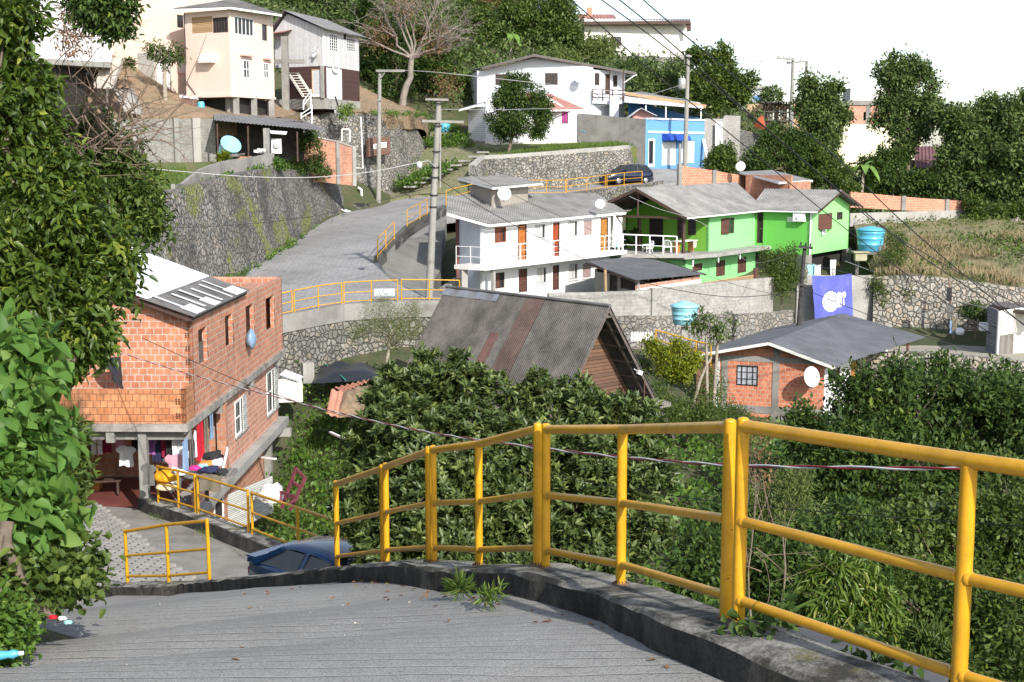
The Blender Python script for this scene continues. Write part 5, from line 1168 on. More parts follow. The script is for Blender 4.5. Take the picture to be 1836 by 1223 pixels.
patch('track', [GT(655, 105.6, 369, 0)[:3], GT(725, 105.8, 352, 0)[:3], GT(800, 105.4, 347, 0)[:3], GT(866, 105, 322, 0)[:3], GT(885, 109, 282, 0)[:3], GT(915, 112, 268, 0)[:3], GT(860, 116, 252, 0)[:3], GT(838, 119, 245, 0)[:3], GT(800, 124, 222, 0)[:3], GT(772, 121, 236, 0)[:3], GT(768, 117, 262, 0)[:3], GT(742, 112, 300, 0)[:3], GT(700, 108, 345, 0)[:3]], L['track'], .7, (), .12)
patch('yard', [GT(884, 108.4, 284, 0)[:3], GT(1000, 109, 274, 0)[:3], GT(1142, 110.8, 264, 0)[:3], GT(1110, 113.6, 262, 0)[:3], GT(1036, 115.6, 256, 0)[:3], GT(985, 114, 258, 0)[:3], GT(840, 118, 252, 0)[:3]], L['greengrass'], .7, (), .06)
patch('dry_slope', [GT(1576, 82, 499, 0)[:3], GT(1640, 81.4, 492, 0)[:3], GT(1700, 81, 500, 0)[:3], GT(1740, 80.6, 506, 0)[:3], GT(1900, 80, 522, 0)[:3], GT(1960, 104, 420, 0)[:3], GT(1960, 119, 378, 0)[:3], GT(1740, 115, 386, 0)[:3], GT(1640, 111.5, 396, 0)[:3], GT(1535, 107.5, 402, 0)[:3], GT(1545, 100, 430, 0)[:3], GT(1580, 92, 470, 0)[:3]], L['drygrass'], .9, [GT(1700, 100, 420, 0)[:3], GT(1700, 96, 436, 0)[:3], GT(1640, 96, 430, 0)[:3], GT(1640, 88, 470, 0)[:3], GT(1800, 88, 474, 0)[:3]], .2)
patch('path', [GT(1560, 72, 645, 0)[:3], GT(1660, 68, 634, 0)[:3], GT(1760, 67.4, 641, 0)[:3], GT(1900, 66.4, 655, 0)[:3], GT(1960, 80, 622, 0)[:3], GT(1740, 79.8, 607, 0)[:3], GT(1576, 81, 608, 0)[:3]], L['sand'], .7, (), .04)
# pink house
c0 = XY(419, 92); cl = XY(338, 94.2); cr = XY(495, 96.6); cb = cl + (cr - c0)
rt = root('pink_house', 'big pale pink two storey house on concrete stilts with an air conditioner box', 'house', (c0.x, c0.y + 4, 2.6))
zT = 9.75
wl_ = Wall(cl, c0, 4.15, zT, .16); wr_ = Wall(c0, cr, 4.15, zT, .16)
h1 = wl_.hole(344, 30, 381, 59); h2 = wl_.hole(381.5, 31, 412, 58.5)
h3 = wr_.hole(420.5, 31, 455, 64); h4 = wr_.hole(470, 44, 479, 73); h5 = wr_.hole(432, 107, 448, 140.5); h6 = wr_.hole(473, 113, 482, 141)
window(wl_, rt, h1, L['wood_tan'], L['wood_tan'], 1, 1, .05, .02, name='shutter'); window(wl_, rt, h2, L['timber'], L['glass'], 6, 1, .05, .03)
window(wr_, rt, h3, L['trim_white'], L['glass'], 5, 1, .07, .03); window(wr_, rt, h4, L['timber'], L['glass'], 1, 2); window(wr_, rt, h5, L['trim_white'], L['glass'], 3, 2, .08, .02, None, (L['curtain'], .05, .4), lintel=L['salmon']); window(wr_, rt, h6, L['trim_white'], L['glass'], 2, 2, .07, .02, lintel=L['salmon'])
kA = XY(205, 97.0); kB = XY(312, 96.0); kC = XY(338, 97.2)
wk = Wall(kA, kB, 3.2, 12.5, .16); wk2 = Wall(kB, kC + (kC - kB) * .2, 3.2, 12.5, .16)
h7 = wk2.hole(317.5, 27, 331, 50); h8 = wk2.hole(317, 98, 336, 134); h9 = wk.hole(279, 95, 307, 166)
window(wk2, rt, h7, L['timber'], L['glass'], 2, 1); window(wk2, rt, h8, L['salmon'], L['paper'], 1, 1, .12, .02); door(wk, rt, h9, L['trim_white'], L['alu'])
walls(rt, [wl_, wr_, Wall(cr, cb, 4.15, zT, .16), Wall(cb, cl, 4.15, zT, .16)], L['peach'], 'wall'); walls(rt, [wk, wk2, Wall(kC, kC + (cr - c0), 3.2, 12.5, .16), Wall(kA + (cr - c0), kA, 3.2, 12.5, .16)], L['peach'], 'wall')
mb = MB(); obox(mb, wk, wk.hit(247, 110)[0], wk.hit(277, 110)[0], wk.hit(262, 150)[1], wk.hit(262, 95)[1], .003, .03); mb.build('grey_render', L['conc_pale'], rt)
mb = MB(); k = 7
for px, py, d in ((386, 205, 94.5), (412, 207, 93), (423, 207, 92.4), (455, 208, 94.2), (486, 210, 96), (441, 206, 97)):
 q = XY(px, d); mb = MB(); mb.box((q.x, q.y + .3, 3.1), .42, .42, 2.1, .5); mb.build('stilt', L['conc'], rt)
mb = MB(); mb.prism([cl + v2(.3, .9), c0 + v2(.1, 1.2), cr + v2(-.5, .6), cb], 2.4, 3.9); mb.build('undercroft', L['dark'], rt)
slab(rt, 'floor_slab', [cl + v2(-.1, -.1), c0 + v2(0, -.12), cr + v2(.1, -.05), cb], 3.98, 4.14, L['peach'])
mb = MB(); uo = v2(.25, -.9); mb.corr(V((*(cl + v2(-.6, -.5)), zT + .25)), V((*(c0 + v2(.2, -.7)), zT + .12)), V((*(cr + v2(.7, -.5)), zT + .12)), V((*(cb + v2(.3, 1)), zT + 1.6)), .25, .02, .03); mb.build('roof', L['roof_dark'], rt)
mb = MB(); mb.beam(V((*(c0 + v2(.2, -.65)), zT + .02)), V((*(cr + v2(.7, -.45)), zT + .02)), .06, .14); mb.beam(V((*(cl + v2(-.6, -.45)), zT + .14)), V((*(c0 + v2(.2, -.65)), zT + .02)), .06, .14)
mb.build('fascia', L['trim_white'], rt)
mb = MB(); q0, q1 = wl_.hit(365, 112)[0], wl_.hit(387, 97)[0]; obox(mb, wl_, q0, q1, wl_.hit(376, 113)[1], wl_.hit(376, 98)[1], .003, .5)
for i in range(5): z = wl_.hit(376, 100 + i * 2.6)[1]; obox(mb, wl_, q0 + .05, q1 - .05, z, z + .03, .49, .52)
mb.build('air_conditioner', L['trim_white'], rt)
mb = MB(); mb.tube([wl_.pt(.05, zT, .03), wl_.pt(.1, 7, .05), wl_.pt(-.02, 5.2, .06), wl_.pt(.9, 4.2, .05)], .03, 5); mb.build('cable', L['cable'], rt)
# hair salon house
s0 = XY(584, 104); sl_ = XY(497, 106.5); sr = XY(646.5, 110.5); sbk = sl_ + (sr - s0)
rt = root('salon_house', 'weathered white board house with a dark red plank ground floor and an oval sign', 'house', (s0.x, s0.y + 4, 4.0))
g1 = (s0 - sl_).length; gr_ = (sr - s0).length; zb_ = P(584, 176, 104).z; zm_ = P(584, 118, 104).z; ze = P(584, 50, 104).z; zr_ = P(517, 22, 107).z
wu = Wall(sl_, s0, zm_, ze - .1, .15, top=[(0, ze - .1), (g1 * .27, zr_ - .25), (g1, ze - .1)]); wu2 = Wall(s0, sr, zm_, ze - .1, .15)
for r in ((591, 62, 606, 92), (622, 64, 637, 93)): h = wu2.hole(*r); window(wu2, rt, h, L['trim_white'], L['glass'], 4, 6, .05, .01)
h = wu2.hole(616, 60, 621, 71); window(wu2, rt, h, L['black'], L['dark'], 1, 1)
walls(rt, [wu, wu2, Wall(sr, sbk, zm_, ze - .1, .15), Wall(sbk, sl_, zm_, ze - .1, .15)], L['board_v'], 'wall')
wd1 = Wall(sl_ + (s0 - sl_) * .2, s0, zb_, zm_, .15); wd2 = Wall(s0, sr, zb_, zm_, .15)
hd_ = wd1.hole(559, 123.5, 579.5, 174); door(wd1, rt, hd_, L['trim_white'], L['wood_tan'], .04, glazed=L['lamp_clear'])
walls(rt, [wd1, wd2], L['wood_dark'], 'wall')
u0, u1 = wd2.hit(585, 150)[0] + .05, wd2.hit(612, 150)[0]
mb = MB(); obox(mb, wd2, u0, u1, zb_, zm_ - .1, .004, .05); mb.build('white_door_panel', L['white_blue'], rt)
mb = MB(); obox(mb, wd1, g1 * .8 - .28, g1 * .8 - .0, zb_, zm_, .01, .12); mb.build('post', L['conc_pale'], rt)
sc_ = wd2.pt((u0 + u1) / 2, P(597, 121, 104.3).z, .16); a_, b_ = .66, .36
def oval(c, U, n, a, b, t):
 m = MB(); k = 28; f = [c + U * a * math.cos(i * 2 * math.pi / k) + V((0, 0, b * math.sin(i * 2 * math.pi / k))) for i in range(k)]
 m.add([p + n * t for p in f] + f, [tuple(range(k)), tuple(range(2 * k - 1, k - 1, -1))] + [(i, i + k, (i + 1) % k + k, (i + 1) % k) for i in range(k)]); return m
sgn = oval(sc_, wd2.U, wd2.n, a_, b_, .04).build('sign_board', L['paper'], rt)
def text_mesh(name, s, size, pos, xdir, ydir, mat, parent, ext=.006, stretch=1.0):
 cu = bpy.data.curves.new(name, 'FONT'); cu.body = s; cu.size = size; cu.align_x = 'CENTER'; cu.align_y = 'CENTER'; cu.extrude = ext; cu.space_character = 1.15
 to = bpy.data.objects.new(name, cu); COL.objects.link(to)
 bpy.context.view_layer.update()
 me = bpy.data.meshes.new_from_object(to.evaluated_get(bpy.context.evaluated_depsgraph_get())); bpy.data.objects.remove(to)
 x = V(xdir).normalized(); y = V(ydir).normalized(); z = x.cross(y); b = BASE[parent]
 M = Matrix(((x.x * stretch, y.x, z.x, pos[0] - b.x), (x.y * stretch, y.y, z.y, pos[1] - b.y), (x.z * stretch, y.z, z.z, pos[2] - b.z), (0, 0, 0, 1)))
 me.transform(M); me.materials.clear(); me.materials.append(mat); me.name = name
 o = bpy.data.objects.new(name, me); COL.objects.link(o); o.parent = parent; BASE[o] = b; return o
text_mesh('lettering', 'SALÃO', .34, sc_ + wd2.n * .05 + V((0, 0, .06)), wd2.U, (0, 0, 1), L['ink'], sgn, .006, .85)
mb = MB(); obox(mb, wd2, (u0 + u1) / 2 - .25, (u0 + u1) / 2 + .25, sc_.z - .2, sc_.z - .17, .2, .206); mb.build('underline', L['cable_pale'], sgn)
rid0 = V((*(sl_ + (s0 - sl_) * .27), zr_)); back_ = V((*((sr - s0) * 1.08), 0)); ovh = V((*((s0 - sr).normalized() * .5), 0))
e0 = V((*(s0 + (s0 - sl_).normalized() * .5), ze - .12)); w0_ = V((*(sl_ - (s0 - sl_).normalized() * .4), ze - .1))
mb = MB(); mb.corr(rid0 + ovh, rid0 + back_, e0 + back_, e0 + ovh, .25, .02, .03); mb.corr(rid0 + back_, rid0 + ovh, w0_ + ovh, w0_ + back_, .25, .02, .03); mb.build('roof', L['roof_grey'], rt)
mb = MB(); q = wu.pt(g1 * .0, P(510, 60, 106).z, .6); mb.corr(wu.pt(-.2, q.z + .1, .02), wu.pt(g1 * .38, q.z + .25, .02), wu.pt(g1 * .38, q.z, 1.0), wu.pt(-.2, q.z - .12, 1.0), .2, .02, .02); mb.build('side_canopy', L['tile'], rt)
mb = MB(); a = P(525, 131, 104.5); b = P(552, 173, 103.6)
for s in (-.35, .35): mb.beam(a + V((s, 0, 0)), b + V((s, 0, 0)), .05, .2)
for k in range(10): q = a.lerp(b, k / 9); mb.box(q, .7, .25, .04)
mb.build('stair', L['cream'], rt)
mb = MB(); mb.prism([wd2.pt(0, 0, .05).xy, wd2.pt(gr_, 0, .05).xy, sbk, sl_], 3.6, zb_ - .01); mb.build('plinth', L['conc_pale'], rt)
mb = MB()
mb.box(P(512, 150, 103.5), .5, .5, 7.0); mb.box(P(505, 110, 103.5), 3.4, .4, .3); mb.build('porch_frame', L['conc'], rt)
gA_, gB_ = XY(70, 84), XY(208, 88)
rt = root('white_house', 'weathered pale house half hidden by branches at the upper left corner', 'house', (gA_.x, gA_.y, 5))
wz = Wall(gA_, gB_, P(140, 108, 86).z, 12, .15); h = wz.hole(160, 40, 183, 67); window(wz, rt, h, L['trim_white'], L['glass'], 2, 1, .1, .01, L['trim_white'])
walls(rt, [wz, Wall(gB_, gB_ + v2(-3, 8), wz.z0, 12, .15)], L['greywall'], 'wall')
mb = MB(); mb.tube([wz.pt(wz.L - .5, wz.z0, .1), wz.pt(wz.L - .5, 12, .1)], .09, 8); mb.build('drainpipe', L['trim_white'], rt)
slab(rt, 'floor_slab', [gA_ + v2(0, -.4), gB_ + v2(0, -.3), gB_ + v2(-2, 6), gA_ + v2(-2, 6)], wz.z0 - .35, wz.z0 - .01, L['conc'])
mb = MB(); mb.prism([gA_ + v2(.5, .6), gB_ + v2(-2, .6), gB_ + v2(-3, 4), gA_ + v2(0, 4)], 2.5, wz.z0 - .36); mb.build('undercroft', L['dark'], rt)
rt = root('stairway', 'steep concrete stair descending from the pale house to the dirt yard', 'stairs', P(200, 170, 88))
mb = MB(); a0, a1, b0_, b1_ = P(188, 108, 91), P(220, 108, 91), P(170, 154, 87), P(204, 156, 87)
for k in range(16):
 f = k / 15; l = a0.lerp(b0_, f); r = a1.lerp(b1_, f); mb.beam(l, r, .42, .3)
mb.build('flight', m_plain('pinkish_concrete', (.48, .42, .38), .9, .25, 2), rt)
mb = MB(); mb.quad(*[P(*q) for q in ((165, 157, 86.8), (233, 158, 86.8), (238, 162, 88.5), (172, 160, 88.5))]); a = P(203, 158, 86.9); b = P(222, 200, 85.8); a2 = P(232, 158, 87.1); b2 = P(256, 207, 85.9)
mb.hexa([b, b2, b2 + V((0, .4, .1)), b + V((0, .4, .1)), a, a2, a2 + V((0, 1.0, 0)), a + V((0, 1.0, 0))]); mb.build('lower_flight', L['conc'], rt)
mb = MB(); mb.beam(P(193, 157, 86.7), P(192, 196, 86.4), .14, .14, V((0, 1, 0))); mb.build('prop', L['beam'], rt)
# lean-to shed on the upper terrace
rt = root('lean_to', 'open lean-to with a drooping grey corrugated roof on the terrace above the stone wall', 'shed', P(480, 290, 87))
rf = [P(383, 212, 88), P(400, 216, 85.5), P(586, 236, 87.5), P(530, 226, 93), P(384, 205, 92)]
mb = MB(); mb.corr(P(384, 215, 85.4), P(586, 234, 87.5), P(548, 217, 94.5), P(383, 199, 93.5), .22, .025, .02); mb.build('roof', L['roof_grey'], rt)
for px, yt, yb, d, m in ((391, 222, 272, 85.8, 'timber'), (446, 226, 282, 86, 'timber'), (479, 230, 284, 86.3, 'conc'), (534, 236, 290, 87, 'timber')):
 mb = MB(); w_ = .36 if m == 'conc' else .09; q = P(px, yb, d); mb.box((q.x, q.y, (q.z + P(px, yt, d).z) / 2), w_, w_, P(px, yt, d).z - q.z); mb.build('post', L[m], rt)
wv = Wall(XY(384, 91), XY(545, 92), P(450, 292, 91).z, P(450, 216, 91).z, .1); walls(rt, [wv], m_plain('dark_back_boards', (.06, .055, .05), .9, .5, 3), 'back_wall')
mb = MB(); mb.corr(P(484, 234, 86.5), P(515, 236, 86.8), P(513, 241, 86.6), P(485, 239, 86.2), .2, .01, .02); mb.build('small_sheet', L['plastic_white'], rt)
# white gabled house and its annex
m0, m1 = XY(856, 123.5), XY(1062, 122.0)
rt = root('white_house', 'wide white house with a shallow gabled roof, brown windows and a railed side balcony', 'house', (m0.x + 5, m0.y + 4, 2))
Lm = (m1 - m0).length; zE = P(1062, 125, 122).z
wm_ = Wall(m0, m1, 1.0, P(860, 128, 123).z, .18, top=[(0, P(860, 128, 123).z), (Lm * .50, P(958, 103, 122.6).z), (Lm, P(1062, 121, 122).z)])
for r in ((888, 133, 908, 153), (977, 131, 1000, 153)): h = wm_.hole(*r); window(wm_, rt, h, L['timber'], L['glass'], 4, 2, .09, .03)
pE = XY(1119, 124.5); wp = Wall(m1, pE, 1.0, zE, .18);
h = wp.hole(1066, 131, 1075, 153); window(wp, rt, h, L['timber'], L['glass'], 2, 2, .08, .03); h = wp.hole(1085, 133, 1092, 168); door(wp, rt, h, L['timber'], L['timber']); h = wp.hole(1099, 135, 1107, 156); window(wp, rt, h, L['timber'], L['glass'], 2, 2, .08, .03)
walls(rt, [wm_, wp, Wall(pE, pE + v2(-1, 8), 1.0, zE, .18), Wall(m0 + v2(-1, 8), m0, 1.0, zE, .18)], L['white_blue'], 'wall')
ax = P(958, 97.5, 121.6); al = P(864, 121, 122.6); ar = P(1141, 130, 122.6); bk3 = V((-1.5, 9.5, .3))
mb = MB(); mb.corr(ax, ax + bk3, ar + bk3, ar, .25, .02, .05); mb.corr(ax + bk3, ax, al, al + bk3, .25, .02, .05); mb.build('roof', L['roof_grey'], rt)
mb = MB(); dz = V((0, 0, .12)); mb.beam(ax - dz, ar - dz, .06, .18); mb.beam(ax - dz, al - dz, .06, .18); mb.build('bargeboard', L['beam'], rt)
mb = MB(); mb.beam(ar - V((0, 0, .22)), ar + bk3 - V((0, 0, .22)), .1, .1); mb.tube([ar - V((.05, 0, .2)), ar - V((1.1, -.5, .9))], .06, 6); mb.build('gutter', L['trim_white'], rt)
bl = [P(1062, 181, 121.8), P(1117, 182, 121.6), P(1121, 180, 124.2), P(1066, 179, 122.5)]
mb = MB(); mb.hexa([p - V((0, 0, .22)) for p in bl] + bl); mb.build('balcony', L['white_blue'], rt)
mb = MB()
for k in range(4):
 q = bl[0].lerp(bl[1], k / 3); mb.tube([q, q + V((0, 0, 1.0))], .05, 6)
for z in (1.0, .62, .3): mb.tube([bl[0] + V((0, 0, z)), bl[1] + V((0, 0, z)), bl[2] + V((0, 0, z))], .05, 6)
for px in (1093, 1117): q = P(px, 181, 121.7); mb.tube([q, q + V((0, 0, 2.7))], .06, 6)
mb.build('balcony_railing', L['timber'], rt)
mb = MB(); q = P(1101, 195, 121.6); mb.box(q, .8, .8, 2.2); mb.build('balcony_pier', L['white_blue'], rt)
a0 = XY(840, 117.5); a1 = XY(871, 115); a2 = XY(1037, 116.2)
rt = root('annex', 'low white annex with a reddish gabled roof and magenta curtained window behind the round tree', 'house', (a0.x, a0.y + 3, 1.3))
zbA = P(1000, 254, 115.5).z; ztA = P(1000, 197, 115.5).z; zlA = P(845, 192, 116.5).z
wA1 = Wall(a0, a1, zbA, zlA, .15); wA2 = Wall(a1, a2, zbA, ztA - .05, .15, top=[(0, zlA + .5), (4.6, ztA + 1.6), (7.3, ztA - .05)])
h = wA2.hole(1007, 200, 1018.5, 221.5); window(wA2, rt, h, L['timber'], L['glass'], 2, 1, .07, .03, None, (L['pink_curtain'], .03, .97))
walls(rt, [wA1, wA2, Wall(a2, a2 + v2(-.5, 6), zbA, ztA, .15)], L['white_lap'], 'wall')
mb = MB(); mb.corr(P(938, 166, 114), P(985, 168, 118.5), P(1049, 196, 117.5), P(985, 197, 114.2), .25, .02, .03); mb.build('roof', L['tile'], rt)
mb = MB(); mb.corr(P(938, 165, 120), P(938, 166, 114), P(823, 196, 116.3), P(845, 189, 121), .25, .02, .04); mb.build('roof', L['roof_grey'], rt)
mb = MB(); mb.beam(P(823, 198, 116.2), P(938, 168, 113.9), .05, .16); mb.beam(P(985, 198.5, 114.1), P(1049, 197.5, 117.3), .06, .12); mb.build('fascia', L['trim_white'], rt)
mb = MB(); obox(mb, wA2, -.05, wA2.L + .05, zbA - 1.2, zbA - .01, -.05, .06); mb.build('plinth', L['cream'], rt)
# blue shop
q0, q1 = XY(1157, 112.6), XY(1262, 118.2)
rt = root('shop', 'sky blue flat fronted shop with white roller shutters and a dark blue awning', 'shop', (q0.x, q0.y + 3, -1.5))
wq_ = Wall(q0, q1, -1.3, P(1157, 213.5, 112.6).z, .2)
h = wq_.hole(1162.5, 249, 1174, 299); door(wq_, rt, h, L['trim_white'], L['trim_white'], .08, glazed=L['glass'])
for r in ((1187, 255, 1213, 296), (1222, 252, 1246, 292)):
 hh = wq_.hole(*r); mb = MB(); n_ = 16
 for i in range(n_): z = hh[2] + (hh[3] - hh[2]) * i / n_; obox(mb, wq_, hh[0], hh[1], z, z + (hh[3] - hh[2]) / n_ * .8, -.1, -.07)
 obox(mb, wq_, hh[0], hh[1], hh[2], hh[3], -.12, -.1); mb.build('roller_shutter', L['trim_white'], rt)
walls(rt, [wq_, Wall(q1, q1 + v2(-3, 6), -1.3, wq_.z1, .2), Wall(q0 + v2(-3, 6), q0, -1.3, wq_.z1, .2)], L['shopblue'], 'wall')
mb = MB(); z = P(1210, 237, 115.5).z; obox(mb, wq_, .3, wq_.L, z - .12, z + .06, .004, .06); obox(mb, wq_, -.02, wq_.L + .02, wq_.z1 - .02, wq_.z1 + .12, -.25, .08); mb.build('band', L['white_blue'], rt)
mb = MB(); ua, ub = wq_.hit(1187, 245)[0], wq_.hit(1224, 245)[0]; z0_, z1_ = wq_.hit(1205, 252)[1], wq_.hit(1205, 240)[1]
pf = [(0.01, z1_), (.45, z1_ - .02), (.8, z1_ - .18), (.95, z0_), (.9, z0_)]
for (o0, za), (o1, zb2) in zip(pf, pf[1:]): mb.quad(wq_.pt(ua, za, o0), wq_.pt(ua, zb2, o1), wq_.pt(ub, zb2, o1), wq_.pt(ub, za, o0))
for u in (ua, ub): mb.poly([wq_.pt(u, z_, o) for o, z_ in pf] + [wq_.pt(u, z0_, .01)])
mb.build('awning', L['awning'], rt)
mb = MB(); mb.beam(P(1261, 250, 117.9), P(1272, 302, 116.5), .25, .12); mb.build('leaning_board', L['plastic_white'], rt)
rt = root('canopy', 'wide pale sheet metal canopy on thin posts above the blue shop', 'canopy', P(1190, 205, 122))
mb = MB(); mb.corr(P(1119, 183, 119), P(1262, 194, 120.5), P(1255, 184, 127), P(1120, 166, 127), .3, .015, .03); mb.build('roof', L['roof_white'], rt)
mb = MB(); mb.corr(P(1122, 166, 124), P(1268, 189, 123), P(1245, 183, 130), P(1150, 164, 131), .3, .015, .03); mb.build('roof', L['roof_grey'], rt)
mb = MB(); mb.beam(P(1120, 167, 123.9), P(1266, 191, 122.9), .1, .3); mb.build('fascia', L['wood_tan'], rt)
for px, d in ((1158, 119.5), (1194, 120), (1257, 120.6)): mb = MB(); q = P(px, 189, d); mb.tube([q, q - V((0, 0, 1.9))], .06, 6); mb.build('post', L['trim_white'], rt)
mb = MB(); mb.quad(P(1125, 178, 121.5), P(1262, 214, 122), P(1262, 222, 122), P(1128, 215, 121)); mb.build('blue_sheet', L['tarp_blue'], rt)
rt = root('pink_hut', 'tiny pink gabled hut behind the tall grey wall', 'hut', P(1150, 214, 117))
hA_, hB_ = XY(1133, 117.5), XY(1172, 117); zz = P(1150, 206, 117).z; wh = Wall(hA_, hB_, zz - 2, zz, .1, top=[(0, zz), ((hB_ - hA_).length * .45, P(1150, 195, 117).z), ((hB_ - hA_).length, zz)]); walls(rt, [wh], L['salmon'], 'wall')
t = P(1150, 193.5, 116.6); l = P(1128, 210, 116.9); r = P(1179, 208, 116.5); bk_ = V((0, 4, 0)); mb = MB(); mb.corr(t, t + bk_, r + bk_, r, .3, .01, .04); mb.corr(t + bk_, t, l, l + bk_, .3, .01, .04); mb.build('roof', L['roof_white'], rt)
# upper houses
u0_, u1_ = XY(1046, 154), XY(1229, 156)
rt = root('white_house', 'plain off white house on the ridge under crossing cables, with one barred window', 'house', (u0_.x + 5, u0_.y + 3, 10.5))
wu_ = Wall(u0_, u1_, 10.6, P(1130, 36, 155).z, .2); h = wu_.hole(1095, 66, 1114, 83); window(wu_, rt, h, L['timber'], L['glass'], 4, 1, .08, .03); walls(rt, [wu_, Wall(u1_, u1_ + v2(-2, 8), 10.6, wu_.z1, .2), Wall(u0_ + v2(-2, 8), u0_, 10.6, wu_.z1, .2)], L['cream'], 'wall')
mb = MB(); obox(mb, wu_, 1.6, wu_.L - .1, 10.2, P(1130, 101, 155).z, .005, .04); mb.build('damp_band', L['conc'], rt)
mb = MB(); mb.corr(P(1040, 39, 153), P(1238, 38, 154.5), P(1238, 34, 163), P(1044, 35, 163), .35, .05, .05); mb.build('roof', L['roof_grey'], rt)
mb = MB(); mb.beam(P(1040, 41.5, 152.9), P(1238, 40, 154.4), .1, .35); mb.quad(P(1229, 42, 154.5), P(1239, 40, 154.5), P(1239, 56, 154.5), P(1232, 57, 154.5)); mb.build('fascia', L['timber'], rt)
mb = MB(); mb.corr(P(1030, 33, 166), P(1106, 33, 166), P(1100, 26, 170), P(1030, 25, 170), .4, .03, .05); mb.build('rear_roof', L['tile'], rt)
mb = MB(); q = P(1057, 24, 168); mb.box(q, .6, .6, 1.4); mb.build('chimney', L['brick'], rt)
y0_, y1_ = XY(1500, 137), XY(1652, 137)
rt = root('unfinished_house', 'pale yellow house with a bare brick top floor standing behind the tall trees', 'house', (y0_.x + 4, y0_.y + 3, -4))
wy = Wall(y0_, y1_, -4.5, P(1570, 223, 137).z, .2); wy2 = Wall(y0_ + v2(1.0, .3), XY(1600, 137.3), wy.z1, P(1570, 188, 137).z, .2)
for r in ((1521, 201, 1531, 216), (1548, 201, 1558, 216), (1566, 201, 1573, 220)): wy2.hole(*r)
walls(rt, [wy, Wall(y1_, y1_ + v2(-1, 9), -4.5, wy.z1, .2)], L['yellow_wall'], 'wall'); walls(rt, [wy2, Wall(XY(1600, 137.3), XY(1600, 145), wy2.z0, wy2.z1, .2)], L['brick_pink'], 'wall')
mb = MB(); obox(mb, wy2, -.1, wy2.L + .1, wy2.z1 - .02, wy2.z1 + .45, -.3, .15); obox(mb, wy2, 1.9, 2.35, wy2.z0, wy2.z1, .004, .05); mb.build('ring_beam', L['conc'], rt)
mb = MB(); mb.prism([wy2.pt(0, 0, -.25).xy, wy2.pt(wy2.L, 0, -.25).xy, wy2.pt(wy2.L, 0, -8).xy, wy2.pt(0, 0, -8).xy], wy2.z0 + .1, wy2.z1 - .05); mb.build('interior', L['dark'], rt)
mb = MB(); q = P(1548, 172, 139); mb.box(q, 3.4, 3, 1.4); mb.build('tank_room', L['cream'], rt); mb = MB(); q = P(1527, 171, 138); mb.box(q, .35, .35, 1.4); mb.build('pier', L['brick'], rt)
o0, o1 = XY(1335, 148), XY(1440, 146)
rt = root('unfinished_house', 'unfinished orange brick building with timber scaffolding by the twin poles', 'house', (o0.x, o0.y, -1))
wo = Wall(o0, o1, -3, P(1390, 186, 147).z, .2)
for r in ((1378, 195, 1388, 215), (1394, 198, 1402, 214), (1408, 196, 1420, 215)): wo.hole(*r)
walls(rt, [wo], m_plain('pale_orange_render', (.66, .45, .28), .9, .3, 1.0), 'wall')
mb = MB()
for px in range(1370, 1416, 5): mb.tube([P(px, 182, 145.5), P(px + random.uniform(-2, 2), 238, 145.5)], .09, 5)
for y in (186, 200, 216): mb.tube([P(1366, y, 145.3), P(1418, y + 2, 145.3)], .09, 5)
for k in range(16): mb.tube([P(1366 + k * 4, 183 + random.uniform(-1, 1), 144), P(1366 + k * 4, 184, 149)], .09, 5)
mb.build('scaffold', L['beam'], rt)
mb = MB(); mb.corr(P(1420, 194, 144), P(1452, 192, 145), P(1448, 189, 150), P(1422, 190, 150), .4, .02, .05); mb.build('roof', L['roof_grey'], rt)
rt = root('tiled_house', 'dark purple tiled roof glimpsed between the trees at right', 'house', P(1670, 290, 128)); mb = MB(); mb.corr(P(1640, 262, 132), P(1700, 262, 132), P(1705, 300, 125), P(1640, 300, 125), .35, .05, .06); mb.build('roof', L['purple_tile'], rt)
mb = MB(); mb.box(P(1672, 315, 129), 5, 4, 3); mb.build('wall', L['timber'], rt)
rt = root('pale_house', 'large pale pink building almost hidden behind the bare tree on the hilltop', 'house', P(840, 40, 165)); wz = Wall(XY(790, 165), XY(900, 166), 16, 24, .2)
for r in ((800, 2, 815, 20), (836, 4, 850, 22), (868, 0, 882, 18)): h = wz.hole(*r); window(wz, rt, h, L['trim_white'], L['glass'], 2, 1, .1)
walls(rt, [wz, Wall(XY(900, 166), XY(900, 176), 16, 24, .2)], L['peach'], 'wall')
rt = root('white_house', 'small white building with a blue band on the skyline between shrub and poles', 'house', P(1360, 170, 175)); wz = Wall(XY(1345, 175), XY(1376, 175), P(1360, 200, 175).z, P(1360, 160, 175).z, .2); walls(rt, [wz], L['white'], 'wall'); mb = MB(); obox(mb, wz, .2, wz.L, P(1360, 180, 175).z, P(1360, 172, 175).z, .01, .06); mb.build('blue_band', L['shopblue'], rt); mb = MB(); obox(mb, wz, -.2, wz.L + .2, wz.z1, wz.z1 + .4, -3, .3); mb.build('roof', L['conc_pale'], rt)
wallthing('block_wall', 'pale block wall right of the blue shop with a white steel door', [GT(1262, 119.5, 300, 213), GT(1296, 120.5, 300, 213), GT(1300, 120.6, 300, 207), GT(1326, 122, 300, 208)], L['block_pale'], None, .2)
rt = root('steel_door', 'white steel door set in the pale block wall right of the shop', 'door', P(1290, 262, 119.7)); mb = MB(); mb.box(P(1289, 240, 119.6), .68, .06, 2.1, .1); mb.build('leaf', L['trim_white'], rt); mb = MB(); mb.box(P(1293, 243, 119.5), .04, .06, .16, .1); mb.build('handle', L['alu'], rt)
wallthing('stone_wall', 'rough sloping stone wall beneath the tent of orange tarp', [GT(1296, 119.5, 310, 234), GT(1340, 123, 300, 230), GT(1378, 130, 290, 240)], L['stone_b'], None, .4, None, 1.0)
